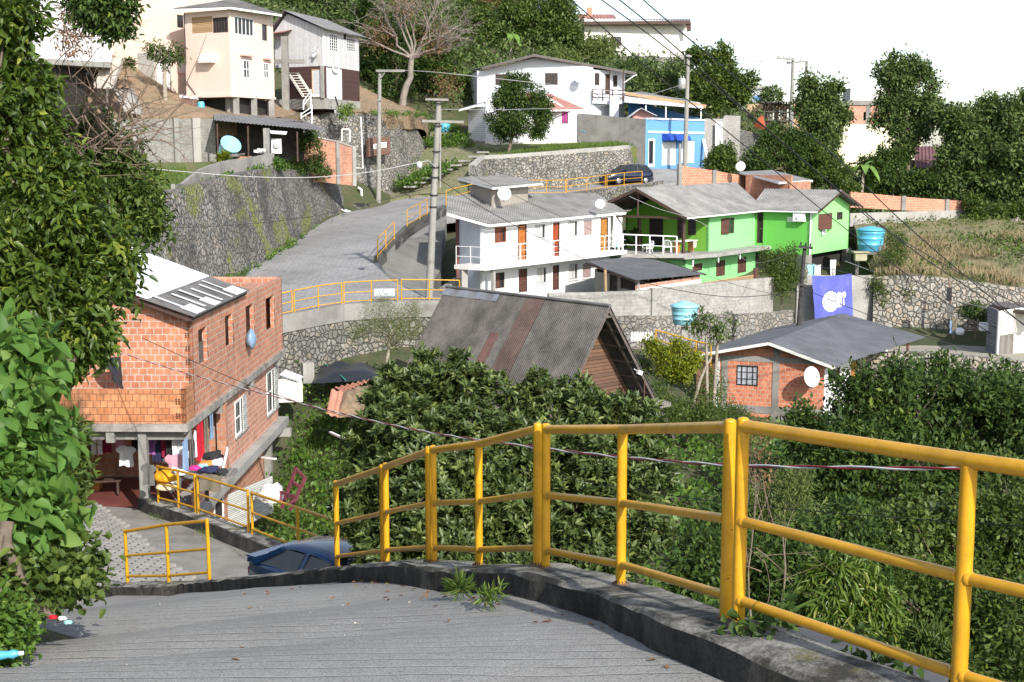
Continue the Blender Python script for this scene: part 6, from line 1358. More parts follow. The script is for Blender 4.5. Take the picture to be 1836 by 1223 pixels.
single('tarp_tent', (lambda m: (m.add([P(1352, 228, 128), P(1372, 233, 126), P(1374, 222, 130), P(1367, 206, 128.5), P(1364, 208, 131), P(1356, 216, 128)], [(0, 1, 3, 5), (1, 2, 3), (2, 4, 3), (5, 3, 4)]), m)[1])(MB()), m_plain('orange_tarp', (.55, .13, .05), .6, .3, 1), 'pointed orange tarp standing on the rough wall right of the shop', 'tarp')
ba, bb, bc = XY(1338, 104.5), XY(1420, 101.5), XY(1455, 106)
rt = root('brick_room', 'small brick outbuilding with a flat grey roof between the green gables', 'outbuilding', (bb.x, bb.y, -4.5)); zz = P(1400, 326, 102.5).z
walls(rt, [Wall(ba, bb, -5, zz + .5, .15, None), Wall(bb, bc, -5, zz, .15)], L['brick_old'], 'wall')
mb = MB(); mb.corr(P(1326, 308, 106), P(1397, 327, 100.8), P(1457, 323, 106.5), P(1385, 305, 112), .25, .02, .03); mb.build('roof', L['roof_grey'], rt)
mb = MB(); mb.beam(P(1397, 328.5, 100.7), P(1457, 324.5, 106.4), .05, .14); mb.beam(P(1326, 310, 105.9), P(1397, 329, 100.7), .05, .14); mb.build('fascia', L['trim_white'], rt)
ha, hb_, hc = XY(1784, 74), XY(1806, 71.5), XY(1870, 74)
rt = root('hut', 'cream and grey board hut with dark flat roof on the sandy path', 'hut', (hb_.x, hb_.y, -10.8)); zt = P(1800, 556, 72).z
walls(rt, [Wall(ha, hb_, -10.9, zt, .1)], m_planks('grey_lap', (.22, .23, .24), (.17, .18, .19), .2), 'wall'); w5 = Wall(hb_, hc, -10.9, zt, .1); walls(rt, [w5], L['cream'], 'wall')
mb = MB(); obox(mb, w5, .06, 1.6, -10.8, P(1820, 600, 72).z, .005, .03); mb.build('door', L['wood_grey'], rt); mb = MB(); obox(mb, w5, -.06, .03, -10.9, zt, -.02, .05); mb.build('corner_board', L['trim_white'], rt)
mb = MB(); obox(mb, Wall(ha, hb_, -10.9, zt, .1), -.1, .45, P(1789, 596, 73).z, P(1789, 582, 73).z, .01, .4); mb.build('box', L['plastic_white'], rt)
mb = MB(); mb.corr(P(1778, 546, 73.5), P(1880, 566, 71), P(1880, 548, 80), P(1785, 540, 80), .3, .012, .04); mb.build('roof', m_roof('brown_flat_roof', (.12, .10, .10), .3), rt)
mb = MB(); mb.beam(P(1778, 551, 73.4), P(1880, 571, 70.9), .06, .12); mb.build('fascia', L['timber'], rt)
# trees and plants
def LB(lst): return [(P(a, b, d), r) for a, b, d, r in lst]
def tree(name, label, lobes, base, ncl, per, ln, wd, mat, cat='tree', group=None, r0=.15, bark='bark', spread=.12, droop=.2, shell=.5, simple=True, style='rand', outw=.6, limbs=None, rough=.35, tname='trunk', cname='crown', lr=.3, tone=None):
 lobes = LB(lobes); sub = sublobes([(c_, q_ * 1.1) for c_, q_ in lobes], 7) if ncl > 600 and style == 'rand' else lobes; b = P(*base) if len(base) == 3 else V(base[0])
 rt = root(name, label, cat, b, group)
 if r0:
  tp = sum((V(l[0]) for l in lobes), V()) / len(lobes); tp = b.lerp(tp, .75); trunk(b - V((0, 0, .3)), tp, lobes, r0, L[bark], rt, limbs, tname)
 crown(cname, sub, ncl, per, ln, wd, L[mat], rt, spread, droop, shell, simple, style, outw, rough, lr, tone)
 return rt
tree('leafy_tree', 'large glossy leaved tree filling the left edge of the picture, nearest tree', [(-17, 40, 15, 0.55), (-102, 160, 15, 0.9), (-12, 200, 15, 0.55), (38, 170, 15.3, 0.3), (58, 310, 15, 0.5), (-22, 370, 15, 0.8), (108, 390, 15, 0.5), (173, 425, 15.4, 0.36), (213, 420, 15.8, 0.12), (18, 500, 14.8, 0.7), (123, 500, 15, 0.55), (193, 510, 15.3, 0.33), (230, 470, 15.5, 0.13), (88, 595, 14.6, 0.42), (163, 590, 15, 0.3), (-12, 610, 14.2, 0.55), (53, 545, 14.1, 0.33), (18, 590, 13.9, 0.33), (3, 450, 14.3, 0.4), (-122, 420, 14.5, 1.1), (128, 640, 14.6, 0.2)], (-40, 1000, 13), 7200, 7, .125, .05, 'lf_left', r0=.16, spread=.075, droop=.35, shell=.35, simple=False, outw=.5, lr=.4)
tree('hanging_branch', 'dark leafy branch hanging in from the top edge beside the pink house', [(160, 5, 24, .4), (192, 18, 24, .33), (214, 40, 24, .2), (190, 50, 24, .16), (225, 12, 24, .2)], (120, -90, 24), 520, 6, .11, .05, 'lf_dark', r0=.05, spread=.08, droop=.7, shell=.3, simple=False, cat='branch', tname='stem', cname='leaves')
rt = tree('vine_thicket', 'tangled thicket of vines below the dirt yard, right of the glossy tree', [(170, 235, 27, .3), (125, 265, 27, .45), (215, 270, 27.5, .3), (193, 330, 27, 0.6), (244, 370, 27, 0.6), (143, 300, 27, 0.5), (278, 410, 27, 0.3), (218, 285, 27, 0.35), (178, 430, 26, 0.7), (250, 320, 27.5, 0.22), (108, 250, 27, 0.3)], (150, 620, 25), 1150, 7, .15, .07, 'lf_mid', cat='shrub', r0=.06, spread=.16, droop=.3, shell=.3, simple=False, tname='stem', cname='foliage')
def twigs(name, label, cx, cy, d, sx, sy, n, mat, cat, L_=(.4, 1.4), r=.01, up=.3, parent=None, seed=3):
 R = random.Random(seed); rt_ = parent or root(name, label, cat, P(cx, cy + sy, d)); mb = MB()
 for i in range(n):
  a = P(cx + R.gauss(0, sx), cy + R.gauss(0, sy), d + R.uniform(-.8, .8)); dv = V((R.gauss(0, 1), R.gauss(0, .6), R.gauss(up, .8))).normalized() * R.uniform(*L_)
  rr = r * R.uniform(.5, 1.5); q = limb_path(a, a + dv, 4, .25); mb.tube(q, [rr * (1 - .2 * k) for k in range(5)], 5)
  for j in range(2):
   e = q[2 + j]; dv2 = (dv + V((R.gauss(0, 1), R.gauss(0, 1), R.gauss(0, 1))) * dv.length * .6) * .45; mb.tube(limb_path(e, e + dv2, 3, .2), [rr * .5, rr * .4, rr * .3, rr * .2], 4)
 o = mb.build('twigs', mat, rt_); return rt_
twigs('dry_brush', 'heap of dry brown twigs and dead creepers left of the dirt yard', 195, 235, 26.3, 36, 36, 110, L['twig'], 'dead brush', (.4, 1.3), .014)
rb = twigs('dead_shrub', 'leafless reddish brown shrub in front of the weathered pale house', 130, 60, 30, 22, 28, 34, L['twig'], 'dead shrub', (.5, 1.6), .012, .5, None, 5)
crown('withered_leaves', LB([(140, 35, 30, .45), (130, 75, 30, .35)]), 130, 5, .09, .04, L['lf_brown'], rb, .1, .5, .2)
tree('vine_plant', 'broad leaved bright green climbing plant in the lower left foreground', [(20, 640, 9.6, 0.2), (63, 665, 9.6, 0.16), (-12, 700, 9.4, 0.25), (48, 740, 9.4, 0.24), (-22, 800, 9.2, 0.32), (38, 830, 9.2, 0.26), (78, 790, 9.5, 0.12), (-12, 900, 9, 0.3), (53, 905, 9.1, 0.2), (18, 985, 8.9, 0.25), (-37, 620, 9.5, 0.16), (70, 850, 9.3, 0.12), (73, 975, 9, 0.12)], (30, 1080, 8.6), 1150, 3, .128, .085, 'lf_big', 'plant', r0=.03, spread=.07, droop=.55, shell=.45, simple=False, outw=.7, lr=.6, tname='stem', cname='leaves', tone=(0, 1))
tree('narrow_leaf_shrub', 'narrow leaved shrub between the broad leaved plant and the red garage floor', [(107, 790, 13.5, 0.3), (122, 850, 13.5, 0.25), (92, 880, 13.2, 0.3), (77, 800, 13.2, 0.3), (122, 910, 13, 0.15)], (105, 990, 12.8), 520, 7, .13, .032, 'lf_mid', 'shrub', r0=.03, spread=.05, droop=0, shell=.35, simple=False, style='rosette', tname='stem', cname='foliage')
def low(name, label, lobes, ncl, per, ln, wd, mat, cat='plant', **k): return tree(name, label, lobes, (lobes[0][0], lobes[0][1] + 30, lobes[0][2]), ncl, per, ln, wd, mat, cat, r0=0, simple=False, cname='leaves', **k)
low('creeping_plant', 'low leafy creeper at the road edge below the broad leaved plant', [(118, 1030, 8.9, 0.16), (158, 1050, 9.1, 0.1), (83, 1045, 8.7, 0.16), (143, 1010, 9.2, 0.14), (48, 1050, 8.5, 0.18)], 330, 4, .075, .05, 'lf_mid', spread=.06, droop=.2, shell=.2)
low('creeping_plant', 'low creeper with tiny leaves at the very left edge of the grooved road', [(10, 1130, 7.8, .14), (35, 1140, 7.9, .1), (-20, 1150, 7.7, .18), (20, 1165, 7.7, .08), (5, 1095, 7.9, .15)], 380, 5, .045, .03, 'lf_vine', spread=.045, droop=.1, shell=.2)
mb = MB(); pth = [P(12, 935, 8.6), P(10, 975, 8.55), P(35, 1030, 8.5), P(60, 1080, 8.5), P(95, 1105, 8.55)]; mb.tube(smooth_path(pth, 5), [.05 - .0012 * i for i in range(21)], 9); mb.tube(smooth_path([P(35, 1030, 8.5), P(20, 1090, 8.45), P(50, 1115, 8.4)], 4), .02, 7); mb.tube(smooth_path([P(2, 960, 8.5), P(-5, 1040, 8.4), P(20, 1110, 8.3)], 4), .018, 7)
single('stump', mb, L['bark'], 'sawn crooked woody stem under the broad leaved plant at the road edge', 'stump')
BK = [(-2.75, 6.4, -2.55), (-3.1, 7.6, -2.72), (-3.45, 9, -2.95), (-4.3, 11.5, -3.6), (-6.3, 17.5, -5.6), (-8.2, 23.6, -7.8), (-9.3, 26, -8.5), (-13, 27, -7), (-14, 18, -3), (-9, 10, .2), (-7, 5, 0), (-3.2, 5, -1.9)]
patch('bank', BK, L['ground'], .5, [(-4.6, 8.5, -2.0), (-6, 12, -2.2), (-8, 18, -4)], .12)
tree('rosette_bush', 'big rosette leaved bush behind the railing, left half, below the steep roof', [(672, 800, 25, .62), (705, 725, 25.3, .5), (770, 690, 25.5, .5), (830, 690, 25.3, .5), (745, 790, 24.5, .8), (850, 790, 24.5, .75), (660, 900, 24.3, .62), (760, 890, 23.8, .85), (870, 890, 24, .8), (690, 985, 23.5, .6), (800, 990, 23.3, .75), (760, 640, 25.6, .14), (822, 640, 25.5, .12), (700, 670, 25.5, .18), (636, 930, 24, .35)], (770, 1080, 24), 3500, 9, .155, .06, 'lf_bush', 'shrub', r0=.09, spread=.06, shell=.45, simple=False, style='rosette', tname='stem', cname='foliage', rough=.5)
tree('rosette_bush', 'big rosette leaved bush behind the railing, right half, below the plank gable', [(935, 730, 25.3, .42), (985, 715, 25.3, .4), (1050, 740, 25.2, .48), (1110, 745, 25.2, .42), (1155, 760, 25, .38), (960, 810, 24.5, .75), (1060, 830, 24.5, .75), (1150, 850, 24.5, .6), (930, 910, 24, .75), (1030, 930, 24, .8), (1130, 940, 24, .72), (950, 1000, 23.5, .6), (1080, 1010, 23.5, .6), (965, 675, 25.4, .14), (1040, 690, 25.4, .16), (890, 690, 25.5, .2)], (1040, 1080, 24), 3500, 9, .155, .06, 'lf_bush', 'shrub', r0=.09, spread=.06, shell=.45, simple=False, style='rosette', tname='stem', cname='foliage', rough=.5)
tree('dark_tree', 'broad dark evergreen tree in front of the low stone wall at right', [(1640, 735, 46, 1.7), (1545, 735, 46, 1.3), (1480, 800, 45, 1.3), (1740, 760, 46, 1.8), (1690, 680, 47, .8), (1600, 680, 46.5, .7), (1850, 780, 46, 2.0), (1600, 850, 44, 1.9), (1740, 880, 44, 2.0), (1450, 880, 44, 1.0), (1520, 920, 43, 1.4), (1800, 690, 47, .9), (1780, 720, 47, 1.0), (1440, 760, 45.5, .6)], (1640, 1060, 45), 5200, 10, .23, .095, 'lf_dark', r0=.3, spread=.15, droop=.2, shell=.55, lr=.35, rough=.6)
tree('vine_tree', 'mid green creeper covered tree below the dark evergreen at the right edge', [(1650, 980, 31, 1.0), (1760, 990, 31, 1.1), (1860, 960, 31, 1.2), (1740, 1110, 29, 1.1), (1850, 1120, 28, 1.2), (1640, 1080, 29, .8), (1700, 1210, 27, .9), (1830, 1240, 26, 1.0), (1690, 920, 32, .6), (1800, 880, 32, .7)], (1780, 1420, 28), 2900, 11, .15, .072, 'lf_mid', r0=.2, spread=.12, droop=.35, shell=.5, rough=.6)
tree('vine_tree', 'shaded creeper tree between the mango tree and the rosette bushes', [(1420, 960, 30, .8), (1500, 950, 31, .8), (1350, 1010, 29, .8), (1560, 980, 31, .7), (1260, 1010, 28, .8), (1290, 930, 30, .7), (1340, 900, 31, .5), (1420, 1060, 28, .9), (1560, 1060, 29, .9)], (1420, 1300, 29), 2300, 10, .15, .07, 'lf_dark', r0=.15, spread=.12, droop=.3, shell=.5, rough=.6)
tree('mango_tree', 'young mango tree with drooping narrow leaves just behind the grey slab', [(1500, 1045, 17, .34), (1555, 1085, 17, .36), (1475, 1100, 16.8, .3), (1530, 1140, 16.5, .3), (1590, 1130, 16.8, .25), (1460, 1040, 17.2, .2), (1540, 1030, 17.2, .22)], (1520, 1330, 16.5), 520, 9, .17, .034, 'lf_mango', r0=.06, spread=.05, droop=.95, shell=.4, simple=False, style='rand', outw=.8)
tree('light_shrub', 'pale yellowish green shrub behind the double railing posts', [(1405, 870, 21, .28), (1425, 900, 21, .3), (1390, 920, 21, .26), (1440, 860, 21, .2), (1360, 890, 21.3, .2)], (1400, 1080, 20), 620, 7, .08, .02, 'lf_feather', 'shrub', r0=.02, spread=.07, droop=.1, shell=.3, tname='stem', cname='foliage')
tree('star_leaf_plant', 'plant with long finger leaves at the bottom right behind the nearest railing', [(1665, 1170, 15, .3), (1700, 1215, 14.5, .3), (1640, 1215, 14.8, .25)], (1680, 1300, 14.5), 170, 8, .2, .028, 'lf_mid', 'plant', r0=.02, spread=.02, shell=.3, simple=False, style='rosette', tname='stem', cname='leaves')
twigs('bare_shrub', 'pale leafless shrub rising behind the paired posts on the kerb', 1372, 960, 13, 9, 50, 12, L['twig'], 'dead shrub', (.4, .9), .006, 1.0, None, 8)
tree('thin_sapling', 'thin sapling with sparse dark leaves beside the paired railing posts', [(1355, 800, 14, .16), (1365, 850, 14, .14), (1350, 760, 14.3, .12)], (1350, 1120, 13.5), 150, 4, .035, .018, 'lf_brown', 'sapling', r0=.012, spread=.05, shell=.2)
tree('yellow_shrub', 'yellow green shrub right of the plank gable under the water tank', [(1195, 650, 56, .62), (1172, 622, 56, .4), (1224, 622, 56.3, .38), (1216, 668, 56, .55), (1240, 650, 56.2, .4)], (1205, 740, 56), 900, 8, .15, .065, 'lf_yellow', 'shrub', r0=.05, spread=.1, shell=.4, tname='stem', cname='foliage')
tree('green_shrub', 'loose dark green shrub below the yellow green shrub', [(1190, 725, 53, .8), (1235, 740, 54, .8), (1280, 700, 60, .8), (1265, 755, 54, .8), (1150, 655, 57, .5), (1310, 750, 57, .7)], (1230, 800, 54), 1500, 8, .13, .05, 'lf_mid', 'shrub', r0=.05, spread=.18, shell=.3, tname='stem', cname='foliage')
tree('feathery_tree', 'airy pale green tree with fine leaves left of the steep corrugated roof', [(665, 580, 57, .7), (715, 575, 57, .75), (755, 595, 57, .6), (690, 545, 57.3, .4), (640, 600, 57, .45), (700, 615, 57, .5), (740, 560, 57, .4)], (694, 668, 57), 1500, 7, .09, .022, 'lf_feather', r0=.11, spread=.16, shell=.15, bark='bark_pale')
rt = root('papaya_tree', 'slim papaya tree with pale bare stems left of the red brick house', 'tree', P(1275, 735, 58))
mb = MB()
for a in ([(1268, 735), (1267, 660), (1266, 598)], [(1279, 735), (1284, 650), (1287, 610)], [(1240, 742), (1256, 680), (1276, 640)]): q = [P(x, y, 58) for x, y in a]; mb.tube(smooth_path(q, 4), [.09 - .005 * i for i in range(9)], 7)
mb.build('trunk', L['bark_pale'], rt); crown('crown', LB([(1262, 578, 58, .5), (1300, 582, 58, .45), (1285, 600, 58, .35), (1240, 580, 58, .3)]), 150, 6, .22, .07, L['lf_mid'], rt, .1, .4, .4)
tree('wall_shrub', 'dense shrub leaning over the grey wall left of the dark pole', [(1395, 475, 80.5, .9), (1400, 510, 80, .75), (1425, 490, 80.5, .6), (1380, 460, 81, .5), (1415, 455, 81, .5)], (1400, 545, 80.3), 900, 8, .15, .06, 'lf_mid', 'shrub', r0=.06, spread=.14, shell=.4, tname='stem', cname='foliage')
tree('wall_shrub', 'tall shrub growing over the concrete wall right of the banner', [(1608, 430, 83, .6), (1605, 465, 82.5, .75), (1600, 500, 82, .8), (1625, 520, 81.5, .6), (1585, 530, 81.5, .5), (1570, 510, 81.5, .35)], (1600, 560, 81.3), 900, 8, .17, .06, 'lf_mid', 'shrub', r0=.06, spread=.16, shell=.35, tname='stem', cname='foliage')
tree('wall_shrub', 'small dark bush at the foot of the pale fieldstone wall near the hut', [(1745, 555, 78, .55), (1765, 570, 78, .4), (1730, 560, 78, .35)], (1748, 600, 78), 350, 7, .14, .06, 'lf_dark', 'shrub', r0=.05, spread=.12, shell=.3, tname='stem', cname='foliage')
tree('round_tree', 'dense round mango tree in front of the white annex', [(930, 152, 110, .95), (905, 185, 110, 1.15), (955, 185, 110, 1.2), (890, 215, 110, .9), (930, 215, 109.5, 1.2), (970, 218, 110, .8), (900, 240, 110, .5), (960, 235, 110, .55), (915, 150, 110, .7)], (912, 268, 110), 2600, 8, .24, .085, 'lf_dark', r0=.16, spread=.14, droop=.5, shell=.5)
GH = 'trees and bushes on the hillside behind the houses'
def far(name, label, lobes, base, ncl, ln=.3, mat='lf_far', per=7, group=GH, r0=.18, shell=.5, **k):
 return tree(name, label, lobes, base, int(ncl * .75), per + 2, ln * 1.3, ln * .62, mat, group=group, r0=r0, spread=ln * .8, shell=shell, **k)
far('hill_tree', 'dark brownish tree mass right of the hair salon house', [(690, 60, 126, 2.4), (720, 110, 126, 2.2), (660, 120, 124, 1.5), (770, 140, 127, 2), (680, 20, 130, 2), (760, 80, 128, 2.2), (700, 160, 122, 1.4)], (710, 190, 124), 2400, .28, 'lf_dark')
far('hill_tree', 'dark trees on the hilltop above the pink house roof', [(400, -5, 140, 2), (450, 5, 140, 2), (500, 0, 140, 2.2), (560, 5, 140, 2.2), (620, 10, 138, 2.2), (350, -20, 140, 2), (655, 40, 134, 1.6)], (500, 60, 140), 1800, .3)
far('hill_tree', 'green thicket between the bare tree and the banana plant', [(830, 70, 142, 2.0), (850, 110, 138, 2), (800, 120, 132, 1.8), (870, 60, 144, 2.2), (820, 160, 130, 1.6), (840, 30, 148, 1.8)], (840, 190, 132), 1700, .28, 'lf_mid')
far('hill_tree', 'leafy tree on the skyline left of the ridge house', [(960, 30, 150, 2.6), (1000, 30, 150, 2.4), (980, 70, 148, 2.4), (930, 20, 152, 2.2), (1020, 70, 148, 1.8), (1010, 5, 152, 1.6)], (985, 120, 148), 2200, .3, 'lf_mid')
far('hill_tree', 'reddish flowering tree above the banana plant on the hilltop', [(870, 10, 156, 1.8), (905, 15, 156, 1.8), (930, -5, 156, 2.0), (880, -15, 156, 2)], (900, 60, 156), 900, .28, 'lf_brown')
far('hill_bush', 'pale green bush under the ridge house', [(1060, 100, 146, 1.8), (1020, 110, 142, 1.6), (1085, 85, 148, 1.3), (990, 120, 138, 1.3)], (1050, 140, 142), 1100, .24, 'lf_feather', cat='bush')
far('hill_bush', 'dark bush on the slope right of the gabled white house', [(1155, 140, 138, 1.6), (1190, 150, 138, 1.8), (1150, 165, 134, 1.4), (1210, 130, 140, 1.4), (1130, 120, 140, 1.2)], (1175, 190, 136), 1500, .24, cat='bush')
far('broad_tree', 'bright green spreading tree behind the street pole with the transformer', [(1290, 120, 134, 1.9), (1265, 145, 132, 1.6), (1310, 150, 132, 1.7), (1250, 170, 131, 1.2), (1290, 175, 131, 1.4), (1245, 105, 134, .9), (1330, 165, 132, 1.0)], (1288, 215, 131), 2400, .3, 'lf_mid')
far('hill_tree', 'small dark tree on the far skyline by the twin poles', [(1383, 178, 172, 1.4)], (1383, 200, 172), 300, .3, r0=.1)
far('conical_tree', 'dark upright tree left of the pale yellow house', [(1470, 165, 124, 1.5), (1450, 190, 124, 1.1), (1500, 205, 124, 1.3), (1485, 190, 124, 1.6), (1460, 210, 124, 1.5), (1490, 230, 123, 1.5), (1475, 260, 122, 1.3), (1500, 160, 124.5, .7)], (1478, 315, 122), 2100, .28)
far('tall_tree', 'tall dark tree standing against the sky right of the pale yellow house', [(1598, 125, 121, 1.25), (1645, 122, 121, 1.3), (1590, 200, 121, 1.2), (1672, 200, 121, 1.1), (1620, 140, 121, 1.3), (1620, 160, 121, 1.5), (1665, 180, 121, 1.1), (1600, 185, 121, 1.2), (1640, 205, 121, 1.5), (1620, 235, 120, 1.2), (1655, 235, 120, .9), (1675, 150, 121, .6), (1590, 150, 121, .6), (1620, 270, 119.5, 1.1)], (1625, 345, 119), 2600, .28, r0=.25)
far('dark_bush', 'wide dark bush above the brick outbuilding', [(1390, 275, 115, 1.7), (1350, 290, 114, 1.2), (1440, 270, 116, 1.7), (1400, 250, 117, 1.4), (1470, 295, 115, 1.5), (1430, 310, 114, 1.2), (1375, 310, 113, 1.0)], (1410, 340, 114), 2600, .22, 'lf_dark', cat='bush')
far('vine_bush', 'yellow green vine bush right of the wide dark bush', [(1480, 290, 114, 1.1), (1500, 315, 113, 1.1), (1460, 315, 113.5, .9), (1520, 340, 112, .8)], (1490, 345, 113), 900, .2, 'lf_mid', cat='bush')
far('dark_bush', 'dark rounded bush at the street corner railing', [(1290, 285, 112.5, .9), (1300, 275, 113, .8), (1278, 295, 112.5, .7), (1308, 298, 112.5, .7)], (1293, 310, 112.5), 700, .2, 'lf_mid', cat='bush', r0=.06)
far('broadleaf_tree', 'big dark leafy tree left part of the wood at right edge', [(1705, 215, 117.5, 1.2), (1725, 235, 117, 2.0), (1760, 215, 118, 1.7), (1710, 290, 116, 1.6), (1755, 280, 116, 2.0), (1740, 340, 115, 1.6), (1700, 330, 115.5, 1.0), (1780, 330, 115, 1.4)], (1740, 395, 115), 3000, .3)
far('broadleaf_tree', 'big dark leafy tree at the right edge of the picture above the rubble', [(1820, 215, 116, 2.0), (1800, 270, 115, 2.0), (1850, 280, 115, 2.2), (1815, 330, 114.5, 1.8), (1860, 350, 114, 1.8), (1850, 190, 117, 1.4)], (1825, 395, 114), 3000, .3)
far('understory_bush', 'shaded bush behind the long brick wall under the tall tree', [(1580, 325, 116, 1.3), (1620, 330, 116, 1.3), (1660, 330, 116, 1.4), (1600, 290, 118, 1.2), (1560, 300, 117, 1.0), (1545, 335, 115, .9)], (1610, 365, 115), 1800, .24, 'lf_dark', cat='bush', r0=.1)
far('green_bush', 'light green bush spilling over the end of the brick wall', [(1748, 365, 112.5, .7), (1755, 390, 112, .6), (1790, 385, 112.5, .8), (1830, 380, 112.5, .8)], (1770, 405, 112), 700, .2, 'lf_mid', cat='bush', r0=.06)
def banana(label, base, spread_px, d, n=9, Ls=2.6):
 rt_ = root('banana_plant', label, 'plant', P(*base, d)); b = P(*base, d); mb = MB(); tp = b + V((.1, 0, Ls * .8)); mb.tube([b, b.lerp(tp, .5), tp], [.16, .14, .08], 8); mb.build('stem', L['bark_pale'], rt_)
 for i in range(n):
  a = i * 2.4 + .4; up = random.uniform(.3, 1.3); L0 = Ls * random.uniform(.8, 1.15); dv = V((math.cos(a), math.sin(a) * .7, 0)); mb = MB(); pts = []
  for k in range(9): t = k / 8; pts.append(tp + dv * L0 * t * (.75) + V((0, 0, L0 * (up * .62 * t - .75 * t * t))))
  sd = V((-dv.y, dv.x, 0)).normalized(); vs = [];
  for k, p in enumerate(pts): w = .34 * math.sin(math.pi * min(1, (k + .35) / 8.4)) ** .6; vs += [p - sd * w + V((0, 0, .1)), p, p + sd * w + V((0, 0, .1))]
  mb.smooth = True; mb.add(vs, [(3 * k + j, 3 * k + 3 + j, 3 * k + 4 + j, 3 * k + 1 + j) for k in range(8) for j in (0, 1)]); mb.build('leaf', L['banana'], rt_)
L['banana'] = m_plain('banana_leaf', (.12, .21, .04), .45, .35, 1.5)
banana('banana plant in the green thicket above the gabled white house', (915, 105), 40, 143, 9, 3.0)
banana('banana plant with drooping leaves behind the long orange wall', (1545, 345), 40, 114, 9, 2.6)
rt = root('bare_tree', 'large leafless pale tree on the dirt slope behind the street pole', 'tree', P(722, 188, 119)); mb = MB()
b = P(722, 190, 119); fk = P(738, 105, 119); mb.tube(limb_path(b, fk, 5, .08), [.32, .3, .28, .27, .25, .24], 9)
R = random.Random(11)
def grow(p, dv, L0, r, n):
 q = limb_path(p, p + dv * L0, 5, .22); mb.tube(q, [r * (1 - .1 * i) for i in range(6)], 6 if r > .05 else 4)
 if n:
  for s in range(3): grow(q[2 + s + (s == 0)], (dv + V((R.gauss(0, .6), R.gauss(0, .5), R.gauss(.05, .4)))).normalized(), L0 * R.uniform(.55, .8), r * .55, n - 1)
for dx, dz_ in ((-.9, .9), (-.45, 1.2), (.1, 1.3), (.55, 1.0), (1.0, .7), (1.2, .25), (-.2, 1.4), (-1.2, .5), (.8, 1.3), (1.4, .5)): grow(fk, V((dx, R.uniform(-.3, .3), dz_)).normalized(), R.uniform(3.0, 4.4), .12, 4)
mb.build('trunk', m_plain('pale_limb', (.24, .205, .175), .9, .35, 3), rt)
crown('withered_leaves', LB([(680, 60, 119, 1.6), (780, 70, 119, 1.6), (800, 150, 119, 1.3), (730, 10, 119, 1.6)]), 600, 5, .2, .08, L['lf_brown'], rt, .3, .4, .2)
rt = root('papaya_tree', 'small papaya tree with a flat crown in front of the pink house door', 'tree', P(296, 190, 92)); mb = MB(); mb.tube([P(297, 190, 92), P(295, 150, 92), P(295, 98, 92)], [.16, .14, .12], 8); mb.build('trunk', L['bark_pale'], rt)
crown('crown', LB([(280, 90, 92, .6), (315, 95, 92, .6), (296, 100, 92, .45), (270, 84, 92, .3), (296, 120, 92, .2)]), 190, 6, .3, .09, L['lf_dark'], rt, .14, .5, .4)
low('yard_plant', 'spiky yellow green plant on the parapet beside the tilted blue tub', [(402, 283, 82.5, .3)], 26, 9, .42, .05, 'lf_yellow', style='rosette', spread=.03, shell=.1)
low('yard_plant', 'grassy tuft at the top of the concrete stair below the pale house', [(232, 116, 91, .3)], 26, 8, .4, .05, 'lf_mid', style='rosette', spread=.03, shell=.1)
low('yard_plant', 'light green plant on the stone wall under the hair salon door', [(617, 200, 103.2, .5), (628, 192, 103.5, .3)], 90, 7, .16, .08, 'lf_bright', spread=.12, shell=.2)
low('ivy', 'dark ivy hanging over the ruined orange brick wall', [(552, 258, 91.5, .75), (565, 290, 92.5, .7), (540, 300, 91.5, .6), (580, 310, 94, .5), (525, 305, 90.5, .5), (556, 240, 92, .5)], 900, 6, .13, .075, 'lf_dark', spread=.15, shell=.2, droop=.5)
low('ivy', 'green bush on the stone wall in front of the washing machine', [(498, 293, 85, .35), (510, 297, 85.5, .25)], 150, 6, .12, .07, 'lf_vine', spread=.1, shell=.2)
low('creeping_plant', 'dark leaved creeper on the kerb under the paired railing posts', [(1350, 1135, 6.5, .07), (1380, 1150, 6.4, .06), (1400, 1120, 6.8, .08), (1330, 1150, 6.5, .05), (1540, 1165, 6.2, .06), (1600, 1185, 6.0, .05)], 80, 3, .06, .045, 'lf_dark', spread=.04, shell=.2)
low('palm_grass', 'long arching grass blades behind the paired railing posts', [(1395, 1105, 8, .05)], 4, 3, .33, .014, 'lf_grass', style='rosette', spread=.01, shell=.1)
low('grass_tuft', 'tuft of green grass growing at the kerb foot on the road', [(828, 1056, 9.6, .03)], 26, 6, .13, .007, 'lf_grass', style='rosette', spread=.02, shell=.1, cat='grass tuft')
low('grass_tuft', 'straggly weed lying on the road beside the grass tuft', [(870, 1073, 9.0, .05), (890, 1062, 9.2, .04)], 26, 5, .08, .012, 'lf_grass', style='rosette', spread=.03, shell=.1, cat='weed')
